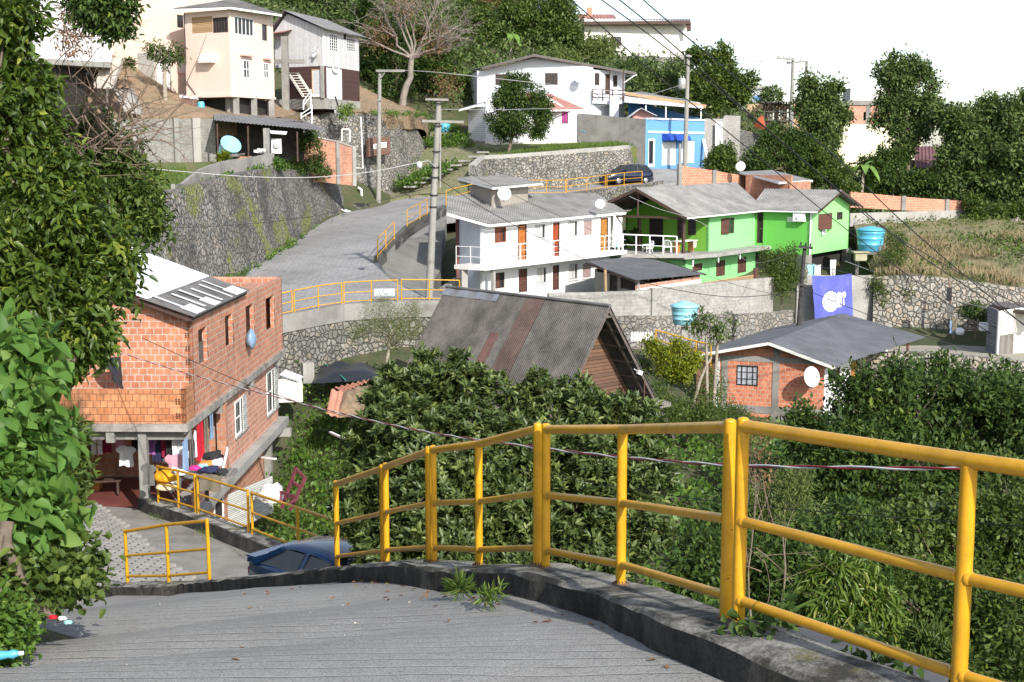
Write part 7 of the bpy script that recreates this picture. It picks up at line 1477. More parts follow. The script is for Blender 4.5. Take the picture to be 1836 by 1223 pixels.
# uncountable ground cover
def scatter_poly(poly, n):
 xs = [p[0] for p in poly]; ys = [p[1] for p in poly]; out = []
 while len(out) < n:
  x = random.uniform(min(xs), max(xs)); y = random.uniform(min(ys), max(ys)); c = False; j = len(poly) - 1
  for i in range(len(poly)):
   if (poly[i][1] > y) != (poly[j][1] > y) and x < (poly[j][0] - poly[i][0]) * (y - poly[i][1]) / (poly[j][1] - poly[i][1]) + poly[i][0]: c = not c
   j = i
  if c: out.append((x, y))
 return np.array(out)
def cover(name, poly, n, per, ln, wd, mat, h=.25, zf=None, blades=False, clump=.12, lr=.45, dens=None, simple=True):
 q = scatter_poly(poly, n)
 if dens:
  k = np.array([mnoise.noise(V((a * dens, b * dens, 1.7))) for a, b in q]); q = q[k > -.08]
 z = (zf or ground_z)(q[:, 0], q[:, 1]); hh = h * np.array([.6 + 1.4 * max(0, .35 + mnoise.noise(V((a * .55, b * .55, 8)))) for a, b in q])
 P0 = np.repeat(np.stack([q[:, 0], q[:, 1], z], 1), per, 0); m = len(P0); H = np.repeat(hh, per)
 if blades:
  ax = unit(rng.normal(size=(m, 3)) * .45 + np.array([0, 0, 1.])); nrm = rng.normal(size=(m, 3)); cen = P0 + rng.normal(size=(m, 3)) * np.array([clump, clump, .02])
 else:
  cen = P0 + rng.normal(size=(m, 3)) * np.array([clump, clump, 0]); cen[:, 2] += rng.random(m) ** .7 * H; ax = unit(rng.normal(size=(m, 3)) * .7 + np.array([.1, -.35, .05])); nrm = unit(np.array([0, -.25, 1.]) + rng.normal(size=(m, 3)) * .45)
 lv = ln * rng.uniform(1 - lr, 1 + lr, m); r = np.clip(np.repeat(rng.random(len(q)), per) * .5 + rng.random(m) * .5, 0, 1)
 return leaves(name, cen, ax, nrm, lv, lv * wd / ln, L[mat], None, simple, r, .2, .2, kind='stuff')
cover('undergrowth', [(-7.2, 24), (-1, 22.5), (5, 24), (12, 26), (22, 34), (24, 60), (9, 63), (6.5, 60), (2, 62), (-3.5, 60.5), (-9.5, 61), (-9, 54), (-9, 44), (-7, 40), (-6.4, 34)], 11500, 7, .2, .12, 'lf_vine', .75, clump=.3)
cover('weeds', [(-9, 44), (-3, 40), (2, 46), (-3, 58), (-6, 60.5), (-9, 56)], 2600, 7, .35, .03, 'lf_grass', .2, blades=True, clump=.2)
cover('undergrowth', [(2, 9), (5, 6), (12, 8), (20, 26), (16, 32), (3, 24), (1, 16)], 3200, 7, .13, .08, 'lf_mid', .5, clump=.3)
cover('hillside_plants', [(-40, 108), (-22, 118), (-13, 124), (-6, 124), (2, 134), (14, 134), (22, 136), (30, 150), (14, 162), (-10, 168), (-50, 160), (-60, 120)], 9000, 6, .5, .22, 'lf_far', 1.5, clump=.7)
cover('hillside_plants', [(20, 122), (30, 114), (42, 114), (60, 118), (62, 150), (40, 150), (24, 140)], 4000, 6, .45, .2, 'lf_far', 1.3, clump=.6)
cover('hillside_plants', [(26, 103), (40, 116), (46, 118), (46, 124), (30, 121), (22, 112)], 1500, 6, .35, .16, 'lf_dark', .9, clump=.5)
tb_ = TPS(BK + [(-4.6, 8.5, -2.0), (-6, 12, -2.2), (-8, 18, -4)])
cover('undergrowth', [(-3.6, 8.6), (-4.6, 11.5), (-6.6, 17.5), (-8.6, 23.6), (-9.6, 26), (-13, 27), (-14, 18), (-9, 10), (-7, 5.5), (-4.2, 6)], 2600, 7, .13, .08, 'lf_mid', .45, zf=lambda x, y: tb_(x, y), clump=.22)
# poles
def insulator(mb, p): mb.lathe(p, [(.02, 0), (.05, .04), (.03, .08), (.055, .12), (.03, .17), (.0, .2)], 8)
def pole(label, top, bot, d, r0, r1, arms=(), mat='pole', extra=None):
 a = P(bot[0], bot[1], d); b = P(top[0], top[1], d); rt = root('utility_pole', label, 'utility pole', a)
 mb = MB(); mb.tube([a - V((0, 0, .6)), a.lerp(b, .5), b], [r0, (r0 + r1) / 2, r1], 12); mb.build('post', L[mat], rt)
 for (x0, y0, x1, y1, w, ins) in arms:
  mb = MB(); p = P(x0, y0, d - r1 - w * .6); q = P(x1, y1, d - r1 - w * .6); mb.beam(p, q, w, w); o = mb.build('crossarm', L[mat], rt)
  mb = MB()
  for k in ins: insulator(mb, p.lerp(q, k) + V((0, 0, w / 2)))
  if ins: mb.build('insulators', L['black'], o)
 return rt
rt = pole('stout leaning concrete pole rising behind the railing at the road bend', (787, 178), (768, 541), 66, .20, .125, [(757, 217, 832, 219, .12, ()), (763, 178, 804, 179, .1, (.05, .5, .95))])
mb = MB();
for y in (186, 226, 272, 300, 318, 350, 371): q = P(787 - (y - 178) * .0523, y, 66); mb.lathe(q, [(.22, -.03), (.22, .03)], 12)
mb.build('bands', L['cable'], rt)
mb = MB(); q = P(752, 292, 65.2); mb.tube([P(781, 300, 65.8), P(768, 288, 65.4), q], .03, 6); o = mb.build('lamp_arm', L['alu'], rt); mb = MB(); mb.lathe(q - V((0, 0, .12)), [(.02, -.16), (.13, -.1), (.15, .05), (.10, .16), (.03, .2)], 12); mb.build('lamp', L['lamp_clear'], o)
rt = pole('slim concrete pole beside the brown notice board on the stone wall', (681, 128), (678, 369), 104, .2, .13, [(674, 127, 726, 127, .16, (.4, .8))])
mb = MB(); mb.tube([P(683, 140, 103.8), P(690, 130, 103.8)], .04, 5); mb.tube([P(676, 180, 103.8), P(686, 180, 103.8)], .05, 5); mb.build('bracket', L['pole'], rt)
pole('thin grey steel post just right of the leaning concrete pole', (790, 196), (789, 322), 100, .07, .06)
rt = pole('tall street pole carrying a transformer in front of the blue shop', (1234, 98), (1228, 296), 112.5, .22, .14, [(1200, 98, 1240, 101, .14, (.06, .35, .65))])
mb = MB(); q = P(1223, 150, 112); mb.lathe(q - V((0, 0, .45)), [(.0, 0), (.26, 0), (.3, .1), (.3, .75), (.24, .9), (0, .92)], 14); insulator(mb, q + V((.1, 0, .46))); insulator(mb, q + V((-.1, 0, .46))); mb.build('transformer', L['alu'], rt)
pole('left one of the two far poles above the scaffolded building', (1422, 104), (1418, 245), 140, .24, .15, [(1393, 104, 1424, 107, .18, (.05, .4, .7))])
pole('right one of the two far poles, with a long one sided crossarm', (1447, 110), (1441, 215), 141, .22, .15, [(1410, 113, 1448, 110, .18, (.05, .65))])
rt = pole('thin dark pole with a coil of cable left of the purple banner', (1443, 440), (1431, 584), 72, .13, .10, [(1432, 442, 1457, 445, .14, (.15, .5, .85)), (1430, 510, 1446, 512, .1, ())], 'pole_dark')
mb = MB(); c = P(1450, 521, 71.6); mb.tube([c + V((.22 * math.cos(a * .35), .03 * math.sin(a), .22 * math.sin(a * .35))) for a in range(38)], .02, 5, False); mb.build('cable_coil', L['cable'], rt)
pole('short grey post by the parked dark car at the orange wall', (1219, 258), (1218, 326), 101, .1, .09)
# water tanks
def tank(name, label, c, r, h, mat, tilt=None, group=None, lid=True, stand=None):
 c = V(c); rt = root(name, label, 'water tank', c); ax = V(tilt).normalized() if tilt else V((0, 0, 1)); mb = MB()
 pf = [(0, 0), (r * .80, 0), (r * .84, h * .03)]
 for k in range(1, 4): z = h * (.03 + .29 * k); w = r * (.84 + .05 * k); pf += [(w, z - .02), (w + .025, z), (w, z + .02)]
 pf += [(r, h), (r + .05, h), (r + .05, h + .05)] + ([(r + .02, h + .06)] if lid else [(r - .06, h + .05), (r * .82, h * .1), (0, h * .08)])
 mb.lathe(c, pf, 28, ax); mb.build('body', mat, rt)
 if lid: mb = MB(); mb.lathe(c + ax * (h + .055), [(r + .06, -.02), (r + .06, .03), (r * .8, .12), (r * .35, .2), (r * .3, .24), (0, .25)], 28, ax); mb.build('lid', mat, rt)
 return rt
q = P(1227, 581, 67); tank('water_tank', 'pale blue round water tank standing on a grey post before the stained wall', q, .67, .86, L['tank_pale'])
mb = MB(); mb.box(q - V((0, 0, .04)), .9, .9, .07); mb.box(q - V((0, 0, .95)), .3, .3, 1.8); single('tank_stand', mb, L['conc_pale'], 'square grey post with a plate under the pale blue tank', 'post')
q = P(1560, 450, 95); tank('water_tank', 'large blue water tank behind the green house gable', q, .98, 1.45, L['tank'])
mb = MB(); mb.box(q - V((0, 0, .1)), 2.6, 2.2, .16);
for sx in (-1, 1): mb.box(q + V((sx * 1.1, -.8, -1.2)), .22, .22, 2.1)
mb.box(q + V((-.5, -1.0, -1.9)), 3.2, .14, .14); single('tank_stand', mb, L['wood_grey'], 'plank stand on posts under the large blue water tank', 'stand')
mb = MB(); q2 = P(1543, 452, 93.2); mb.box(q2, 1.1, .7, .08); mb.box(q2 - V((0, 0, .32)), .8, .5, .55); single('table', mb, m_plain('dull_yellow_board', (.42, .40, .26), .8, .3, 3), 'small weathered table in front of the large blue tank', 'table')
q = P(405, 276, 85.3); tank('plastic_tub', 'pale blue plastic tub lying tilted on the lean-to terrace', q, .62, .95, L['tank_pale'], (.42, -.55, .55), None, False)
q = P(1049, 253, 116.6); tank('plastic_tub', 'bright blue open tub beside the white annex wall', q, .62, 1.0, L['tank'], (.15, -.35, .9), None, False)
q = P(361, 210, 92.8); rt = root('barrel', 'small blue barrel by the wooden box under the pink house', 'barrel', q); mb = MB(); mb.lathe(q, [(0, 0), (.25, 0), (.27, .3), (.25, .32), (.28, .6), (.25, .9), (.22, 1.0), (0, 1.0)], 16); mb.build('body', L['tank'], rt); mb = MB(); mb.lathe(q + V((0, 0, 1.0)), [(.2, 0), (.2, .04), (0, .05)], 16); mb.build('lid', L['tank_pale'], rt)
q = P(209, 250, 84);
q = P(797, 232, 121); mb = MB(); mb.lathe(q + V((0, 0, -.4)), [(0, 0), (.5, 0), (.55, .8), (.5, .9), (0, .95)], 16); single('barrel', mb, L['tank'], 'blue barrel half hidden at the left of the white annex', 'barrel')
# satellite dishes
def dish(label, c, r, aim, mat='dish', foot=None):
 c = V(c); n = V(aim).normalized(); rt = root('satellite_dish', label, 'satellite dish', c - V((0, 0, r)))
 mb = MB(); pf = [(r * k / 7, .22 * r * (k / 7) ** 2) for k in range(8)]; mb.lathe(c, [(.001, 0)] + pf[1:] + [(r, .22 * r - .015)] + [(a, b - .02) for a, b in pf[::-1][1:-1]], 24, n); mb.build('bowl', L[mat], rt)
 x = n.orthogonal().normalized(); y = n.cross(x); f = c + n * r * .95; mb = MB()
 for k in range(3): a = k * 2.094 + .5; mb.tube([c + (x * math.cos(a) + y * math.sin(a)) * r * .93 + n * .2 * r, f], .012, 5)
 mb.sphere(f, .05, .05, .07, 8, 5); mb.build('feed_arm', L['alu'], rt)
 mb = MB(); e = foot or (c - n * .12 - V((0, 0, r * 1.1))); mb.tube([c - n * .02, c - n * .12, e], .03, 6); mb.build('mount', L['alu'], rt)
dish('white satellite dish leaning against the roof tower of the white flats', P(904, 348, 78.5), .40, (.12, -1, .35))
dish('white satellite dish at the right end of the white flats roof', P(1076, 366, 83.5), .31, (-.1, -1, .4))
dish('white satellite dish beside the flat grey brick outbuilding roof', P(1328, 299, 104), .38, (-.35, -1, .3))
dish('pinkish white satellite dish in front of the pale yellow house', P(1521, 283, 121), .42, (.3, -1, .2))
dish('white satellite dish fixed to the red brick wall right of the barred window', P(1453, 676, 63.35), .50, (.62, -1, .25), 'dish', P(1458, 696, 64.1))
dish('grey satellite dish on the salon house wall above its door', P(566, 97, 104.3), .36, (-.75, -.55, .5))
dish('white satellite dish on the wide white house wall between windows', P(1039, 141, 121.4), .42, (-.2, -1, .5))
# banner
bw0, bw1 = P(1453, 494, 79.6), P(1525, 490, 80.6); bb0, bb1 = P(1459, 580, 79.2), P(1527, 566, 80.2)
bx = (bw1 - bw0).normalized(); bn = bx.cross(V((0, 0, 1))).normalized(); bn = bn if bn.y < 0 else -bn
rt = root('banner', 'purple blue cloth banner with a white round emblem hanging on the concrete wall', 'banner', bb0)
mb = MB(); mb.smooth = True; nx, nz = 26, 22; vs = []
def bpt(a, b, off=0):
 p = bw0.lerp(bw1, a).lerp(bb0.lerp(bb1, a), b); rip = .05 * math.sin(a * 17 + b * 2) * (.2 + .8 * abs(a - .5) * 2) + .05 * mnoise.noise(V((a * 4, b * 4, 1)))
 return p + bn * (.14 + rip * .55 + off) - V((0, 0, .08 * math.sin(a * math.pi) * (1 - b)))
for j in range(nz + 1):
 for i in range(nx + 1): vs.append(bpt(i / nx, j / nz))
mb.add(vs, [(j * (nx + 1) + i, j * (nx + 1) + i + 1, (j + 1) * (nx + 1) + i + 1, (j + 1) * (nx + 1) + i) for j in range(nz) for i in range(nx)])
m, nt, bs = newmat('purple_banner_cloth'); co = coords(nt); setc(nt, bs, mix(nt, ramp(nt, noise(nt, co, 1.6, 5, .7), [(.55, 0), (.75, .6)]), (.065, .08, .36), (.20, .18, .34))); bs.inputs['Roughness'].default_value = .6
mb.build('cloth', m, rt)
def zb(px, py):     # banner zoom pixel -> banner fractions
 return (px - 340) / 735 * 1.0, (py - 235) / (830.0)
def emb(pts, mat, name, off):
 mb = MB(); vs = [bpt(*zb(*p), off) for p in pts]; mb.poly(vs); return mb.build(name, mat, rt)
def ell(cx, cy, rx, ry, n=26, wob=0): return [(cx + rx * (1 + wob * math.sin(k * 2.9)) * math.cos(-2 * math.pi * k / n), cy + ry * (1 + wob * math.sin(k * 2.3)) * math.sin(-2 * math.pi * k / n)) for k in range(n)]
emb(ell(660, 715, 150, 190, 40, .03), L['paper'], 'emblem_disc', .012)
emb([(785, 590), (800, 560), (850, 560), (865, 590), (865, 810), (850, 845), (795, 845), (775, 810)][::-1], L['paper'], 'emblem_tag', .012)
emb(ell(912, 620, 34, 60), L['paper'], 'emblem_oval', .012)
emb([(890, 695), (910, 695), (912, 830), (890, 830)][::-1], L['paper'], 'emblem_bar', .012)
ink = m_plain('banner_ink', (.15, .15, .30), .7, .3, 6)
def stroke(name, pts, w, off=.045):
 mb = MB(); v = [bpt(*zb(*p), off) for p in pts]
 for a, b in zip(v, v[1:]): mb.beam(a, b, .006, w, V((0, 0, 1)) if abs((b - a).normalized().z) < .9 else bx)
 mb.build(name, ink, rt)
for k, y in enumerate((640, 720, 795)):
 stroke('emblem_letter', [(560, y + 30), (640, y + 24), (640, y - 22), (575, y - 16)], .04); stroke('emblem_letter', [(665, y + 22), (725, y + 10), (700, y - 26), (660, y - 20)], .04)
for k in range(5): y = 600 + k * 48; stroke('emblem_letter', [(808, y + 30), (848, y + 30), (848, y + 4), (808, y + 4)], .028)
stroke('emblem_stroke', [(545, 690), (548, 770)], .06); stroke('emblem_stroke', [(755, 600), (752, 740)], .06)  # dark printed strokes at both edges of the emblem
# notice board on the stone wall
a, b, c_, d_ = P(661, 247, 105.6), P(699, 245, 107.2), P(700, 276, 106.7), P(661, 281, 105.1); rt = root('notice_board', 'brown wooden board with white printed notices on the grey stone wall', 'notice board', d_)
nn = (b - a).cross(d_ - a).normalized(); nn = nn if nn.y < 0 else -nn
mb = MB(); mb.hexa([d_ - nn * .3, c_ - nn * .3, c_, d_, a - nn * .3, b - nn * .3, b, a]); mb.build('board', L['wood_dark'] if False else m_planks('brown_board', (.16, .085, .06), (.12, .065, .05), .16), rt)
bl_ = lambda u, v: a.lerp(b, u).lerp(d_.lerp(c_, u), v) + nn * .02
for (u0, u1, v0, v1) in ((.22, .46, .36, .62), (.50, .82, .30, .60)):
 mb = MB(); mb.quad(bl_(u0, v1), bl_(u1, v1), bl_(u1, v0), bl_(u0, v0)); o = mb.build('notice', L['paper'], rt)
 mb = MB()
 for k in range(4): v = v0 + (v1 - v0) * (.2 + .2 * k); mb.quad(*[p + nn * .01 for p in (bl_(u0 + .03, v + .03), bl_(u1 - .03 - .04 * (k % 2), v + .03), bl_(u1 - .03 - .04 * (k % 2), v), bl_(u0 + .03, v))])
 mb.build('print', L['ink'], o)
# clothes
def garment(kind, p, w, h, mat, label, yaw=0, group='clothes hung to dry under the brick house terrace'):
 """hanging cloth with folds and its own outline: shirt, trousers or towel"""
 p = V(p); x = V((math.cos(yaw), math.sin(yaw), 0)); n = V((x.y, -x.x, 0)); mb = MB(); mb.smooth = True; sd = random.random() * 9
 prof = {'shirt': [(0, .32, .5), (.06, .5, .5), (.28, .5, .5), (.32, .32, .5), (1, .36, .5)], 'towel': [(0, .5, .5), (1, .47, .5)]}
 def strip(f, x0=0):
  K = 9; vs = []
  rows = 8
  for j in range(rows + 1):
   t = j / rows;
   for (a, hw, _), (b, hw2, _) in zip(f, f[1:]):
    if a <= t <= b + 1e-6: hwid = hw + (hw2 - hw) * (t - a) / max(1e-6, b - a); break
   for i in range(K):
    s = i / (K - 1) * 2 - 1; vs.append(p + x * (x0 + s * hwid * w) + n * (.035 * math.sin(s * 5 + sd + t) * (.3 + t) + .01) - V((0, 0, h * t + .02 * math.sin(s * 3 + sd))))
  mb.add(vs, [(j * K + i, j * K + i + 1, (j + 1) * K + i + 1, (j + 1) * K + i) for j in range(rows) for i in range(K - 1)])
 if kind == 'trousers':
  strip([(0, .46, 0), (.3, .48, 0), (.301, .22, 0), (1, .2, 0)], -.0 * w) if False else None
  strip([(0, .25, 0), (1, .19, 0)], -.24 * w); strip([(0, .25, 0), (1, .19, 0)], .24 * w)
 else: strip(prof[kind])
 return single('garment', mb, mat, label, 'clothing', group)
def onface(px, py, s): w = Wall(lb(0, s), lb(15, s), 0, 1); u, z = w.hit(px, py); return w.pt(u, z)
yR = math.atan2(RU.y, RU.x)
for kind, px, py, w, h, c, lab in [
 ('trousers', 378, 741, .5, .8, 'c_blue', 'blue jeans hanging nearest the brick corner under the slab'), ('trousers', 368, 748, .6, 1.1, 'c_khaki', 'dark olive trousers hanging beside the red garment'),
 ('towel', 357, 757, .75, 1.15, 'c_red', 'bright red garment hanging at the porch edge'), ('shirt', 349, 772, .5, .8, 'c_white', 'white top hanging left of the red garment'),
 ('trousers', 342, 783, .55, 1.3, 'c_grey', 'long grey trousers hanging over the porch side'), ('trousers', 331, 788, .5, 1.1, 'c_blue', 'pale jeans hanging above the white clothes')]:
 garment(kind, onface(px, py, -.02), w, h, L[c], lab, yR)
for kind, px, py, w, h, c, lab, d in [
 ('shirt', 313, 815, .6, .8, 'c_pink', 'pink shirt hanging over the porch rail', 38.2), ('shirt', 325, 806, .5, .9, 'c_white', 'white shirt hanging next to the pink shirt', 38.3), ('trousers', 313, 838, .4, .75, 'c_white', 'white trousers hanging below the pink shirt', 38.1),
 ('trousers', 318, 776, .35, .7, 'c_white', 'striped white and navy cloth hanging in the middle of the porch', 38.6), ('trousers', 308, 776, .4, .8, 'c_black', 'black trousers hanging right of the maroon shirt', 38.7), ('shirt', 296, 774, .45, .75, 'c_maroon', 'maroon shirt hanging in the dark porch', 38.9),
 ('shirt', 270, 786, .4, .5, 'c_purple', 'purple top hanging just right of the porch column', 39), ('trousers', 283, 780, .4, .8, 'c_navy', 'navy trousers hanging in the dark porch', 39), ('trousers', 301, 790, .35, .65, 'c_khaki', 'drab cloth hanging in the porch centre', 39),
 ('shirt', 226, 800, .6, .62, 'c_white', 'white tops hanging left of the porch column', 39.5), ('shirt', 215, 776, .4, .6, 'c_pink', 'faded pink top hanging deep in the porch', 40), ('trousers', 172, 772, .4, .75, 'c_white', 'white trousers hanging at the left of the porch', 40.4), ('shirt', 190, 772, .5, .7, 'c_maroon', 'dark red top hanging at the left of the porch', 40.6), ('trousers', 158, 772, .4, .7, 'c_grey', 'grey trousers hanging at the far left of the porch', 40.6), ('shirt', 243, 772, .4, .6, 'c_black', 'black top hanging directly left of the porch column', 40),
 ('shirt', 266, 832, .45, .6, 'c_grey', 'grey green jacket hanging on the yellow railing by the porch column', 36.5), ('towel', 377, 850, .62, .5, 'c_khaki', 'olive towel hanging from the clothes table edge', 36.9)]:
 garment(kind, P(px, py, d), w, h, L[c], lab, random.uniform(-.2, .2))
mb = MB(); mb.tube([onface(330, 780, -.02) + V((0, 0, .03)), onface(384, 736, -.02)], .008, 4); single('washing_line', mb, L['cable_pale'], 'thin washing line under the edge of the brick house slab', 'washing line')
q = P(378, 846, 37.4); rt = root('drying_board', 'tilted board propped by the porch, holding a heap of clothes', 'board', q - V((0, 0, .6))); mb = MB(); mb.box(q - V((0, 0, .06)), 1.5, 1.0, .05, .2); mb.build('top', L['wood_grey'], rt); mb = MB(); mb.box(q - V((.2, -.3, .5)), .1, .1, .85); mb.build('leg', L['beam'], rt)
def lump(c, rx, ry, rz, mat, name, label, cat, group=None, sc=3.0, amp=.35, flat=True):
 mb = MB(); mb.sphere((0, 0, 0), 1, 1, 1, 16, 10); vs = []
 for v in mb.v: v = V(v); k = 1 + amp * mnoise.noise(v * sc * .6 + V(c)) + amp * .5 * mnoise.noise(v * sc * 1.6 + V(c)); z = v.z * rz * k; vs.append((c[0] + v.x * rx * k, c[1] + v.y * ry * k, c[2] + (max(z, -rz * .35) if flat else z)))
 mb.v = vs; return single(name, mb, mat, label, cat, group)
CG = 'clothes heaped on the tilted board'
for px, py, d, rx, rz, c, lab in [(383, 820, 37.7, .28, .18, 'c_black', 'black bundle at the top of the clothes heap'), (372, 832, 37.4, .22, .1, 'c_orange', 'orange cloth in the clothes heap'), (392, 831, 37.4, .2, .13, 'c_white', 'white and orange cloth at the right of the clothes heap'), (364, 838, 37.2, .16, .1, 'c_cyan', 'light blue cloth in the clothes heap'), (378, 842, 37.1, .28, .1, 'c_navy', 'navy cloth at the front of the clothes heap'), (350, 840, 37.1, .17, .09, 'c_magenta', 'bright pink cloth left of the clothes heap'), (397, 846, 37.0, .2, .09, 'c_black', 'dark shoes at the right of the clothes heap'), (340, 853, 36.8, .3, .08, 'c_grey', 'dark striped clothes spread left of the board'), (322, 848, 36.7, .2, .1, 'c_white', 'pale rumpled clothes beside the pink shirt')]:
 lump(P(px, py, d), rx, rx * .8, rz, L[c], 'clothes_pile', lab, 'clothes', CG, 3.5, .5)
lump(P(298, 856, 37.3), .36, .3, .24, L['c_yellow'], 'cushion', 'large yellow cushion behind the lower railing', 'cushion', None, 1.2, .2)
lump(P(300, 873, 37.2), .34, .28, .12, m_plain('cream_cloth', (.62, .50, .33), .8, .2, 4), 'cushion', 'cream cushion under the yellow one', 'cushion', None, 1.5, .25)
mb = MB(); q = P(388, 832, 37.5); mb.box(P(401, 832, 37.3), .06, .5, .9, .2, .25); single('white_board', mb, L['plastic_white'], 'leaning white board at the right of the clothes heap', 'board')
def bench(label, q, mat):
 rt = root('bench', label, 'bench', q); mb = MB(); mb.box(q + V((0, 0, .42)), 1.1, .4, .05, .2); mb.build('seat', mat, rt)
 for s in (-1, 1): mb = MB(); mb.box(q + V((s * .45, s * .08, .2)), .06, .34, .4, .2); mb.build('leg', mat, rt)
bench('small dark wooden bench on the red porch floor', P(185, 885, 40.5), L['timber'])
mb = MB(); q = P(160, 868, 41.3); mb.box(q, .7, .5, .7, .1); single('wooden_box', mb, L['door_ochre'], 'brown wooden box at the back of the red floored porch', 'box')
def chair(label, q, yaw):
 rt = root('plastic_chair', label, 'chair', q, 'white plastic chairs on the green house terrace'); R_ = Matrix.Rotation(yaw, 3, 'Z'); X = R_ @ V((1, 0, 0)); Y = R_ @ V((0, 1, 0)); Z = V((0, 0, 1)); w = L['plastic_white']
 for sx in (-1, 1):
  for sy in (-1, 1): mb = MB(); mb.tube([q + X * sx * .25 + Y * sy * .24, q + X * sx * .21 + Y * sy * .2 + Z * .44], [.024, .032], 6); mb.build('leg', w, rt)
 mb = MB(); mb.frame(q, X, Y, Z, (-.25, -.24, .42), (.25, .24, .46)); mb.build('seat', w, rt)
 mb = MB()
 for k in range(5): x = -.18 + k * .09; mb.tube([q + X * x + Y * .23 + Z * .46, q + X * x * 1.1 + Y * .33 + Z * .85], .017, 5)
 mb.tube([q + X * -.25 + Y * .24 + Z * .46, q + X * -.25 + Y * .32 + Z * .78, q + X * -.12 + Y * .35 + Z * .9, q + X * .12 + Y * .35 + Z * .9, q + X * .25 + Y * .32 + Z * .78, q + X * .25 + Y * .24 + Z * .46], .026, 6); mb.build('backrest', w, rt)
 for sx in (-1, 1): mb = MB(); mb.tube([q + X * sx * .26 + Y * .28 + Z * .66, q + X * sx * .29 + Z * .66, q + X * sx * .27 - Y * .22 + Z * .64, q + X * sx * .25 - Y * .22 + Z * .44], .024, 6); mb.build('armrest', w, rt)
chair('white plastic armchair seen from the side, nearer the white flats', P(1161, 457, 87.5), -1.1)
chair('white plastic armchair turned to the view, nearer the long table', P(1197, 455, 87.6), 2.9)
q = P(1226, 452, 88.6); rt = root('table', 'long table under patterned cloth on the green house terrace', 'table', q); mb = MB(); mb.box(q + V((0, 0, .75)), 2.2, .8, .05, .9); mb.build('top', L['trim_white'], rt)
for s in (-1, 1): mb = MB(); mb.box(q + V((s * .55, s * .7, .36)), .6, .12, .72, .9); mb.build('leg', L['door_ochre'], rt)
mb = MB(); mb.box(q + V((.75, .1, .55)), .1, .75, .5, -.3); mb.build('cloth', m_plain('floral_cloth', (.62, .58, .50), .8, .5, 9), rt)
lump(P(1136, 424, 90.5), .55, .4, .5, L['lf_dark'], 'potted_plant', 'dark leafy plant in the left corner of the green porch', 'plant', None, 5, .8, False)
mb = MB(); q = P(1106, 444, 87.5); mb.lathe(q, [(0, 0), (.14, 0), (.18, .36), (.16, .36), (.12, .05), (0, .05)], 14); single('bucket', mb, L['c_cyan'], 'small turquoise bucket at the end of the balcony', 'bucket')
mb = MB(); q = P(1102, 412, 89.5); mb.box(q, .8, .6, 2.3, .6); single('cupboard', mb, L['trim_white'], 'tall white cupboard at the right end of the flats balcony', 'cupboard')
garment('towel', wF.pt(wF.hit(1474, 411)[0], P(1474, 411, 96.5).z + .35, .12), .6, .75, L['c_white'], 'white cloth hanging from the brown shuttered green house window', math.atan2(gU.y, gU.x), None)
for kind, px, py, w, h, c, lab in [('shirt', 1455, 474, .7, 1.0, 'c_cyan', 'turquoise shirt hanging under the green house'), ('towel', 1466, 475, .5, 1.1, 'c_white', 'pale towel hanging under the green house'), ('trousers', 1494, 466, .5, 1.1, 'c_white', 'patterned white trousers hanging beside the grey pillar')]: garment(kind, P(px, py, 90), w, h, L[c], lab, .4, 'clothes drying behind the banner')
# yard clutter
mb = MB();
rt = root('step_ladder', 'broken maroon wooden frame leaning among weeds beside the brick basement', 'frame', P(505, 905, 44)); mr_ = L['redpaint']
pts_ = [(P(505, 912, 43.5), P(531, 838, 44)), (P(520, 915, 43.2), P(548, 856, 43.8))]
for a, b in pts_: mb = MB(); mb.beam(a, b, .09, .09); mb.build('rail', mr_, rt)
for f in (.35, .68, .97): mb = MB(); mb.beam(pts_[0][0].lerp(pts_[0][1], f), pts_[1][0].lerp(pts_[1][1], f), .08, .08); mb.build('rung', mr_, rt)
for a, b in ((P(502, 882, 43.2), P(534, 893, 42.9)), (P(503, 905, 43.0), P(504, 880, 43.2)), (P(519, 902, 42.9), P(535, 892, 42.9))): mb = MB(); mb.beam(a, b, .08, .08); mb.build('brace', mr_, rt)
def sheet(name, label, corners, mat, cat, corr=None, th=.03, bulge=0, seed=0, group=None):
 c = [P(*k) for k in corners]; mb = MB()
 if corr: mb.corr(c[0], c[1], c[2], c[3], corr, corr * .14, .015)
 else:
  mb.smooth = True; n = 14; vs = []
  for j in range(n + 1):
   for i in range(n + 1):
    a = i / n; b = j / n; p = c[0].lerp(c[1], a).lerp(c[3].lerp(c[2], a), b); e = min(a, b, 1 - a, 1 - b) * 4; vs.append(p + V((0, 0, bulge * min(1, e) * (1 + .6 * mnoise.noise(V((a * 4, b * 4, seed)))) + .12 * bulge * mnoise.noise(V((a * 11, b * 11, seed))))))
  mb.add(vs, [(j * (n + 1) + i, j * (n + 1) + i + 1, (j + 1) * (n + 1) + i + 1, (j + 1) * (n + 1) + i) for j in range(n) for i in range(n)])
 return single(name, mb, mat, label, cat, group)
sheet('tarp', 'crumpled black tarp covering a heap below the stone wall of the bend', [(560, 688, 56.5), (700, 680, 56.5), (665, 655, 60), (575, 655, 60)], L['tarp'], 'tarp', None, .03, .3, 3)
TG = 'terracotta roofing sheets lying on the dirt slope'
sheet('roofing_sheet', 'pale terracotta ribbed sheet lying steeply on the dirt slope', [(594, 698, 54), (616, 702, 54), (606, 748, 51.5), (585, 742, 51.5)], m_plain('terracotta_sheet', (.52, .25, .17), .8, .25, 3), 'roofing sheet', .3, group=TG)
sheet('roofing_sheet', 'long terracotta sheet laid along the edge of the black tarp', [(600, 695, 55), (662, 680, 56.5), (660, 684, 55.8), (616, 702, 54.2)], m_plain('terracotta_sheet_b', (.47, .21, .14), .8, .25, 3), 'roofing sheet', .3, group=TG)
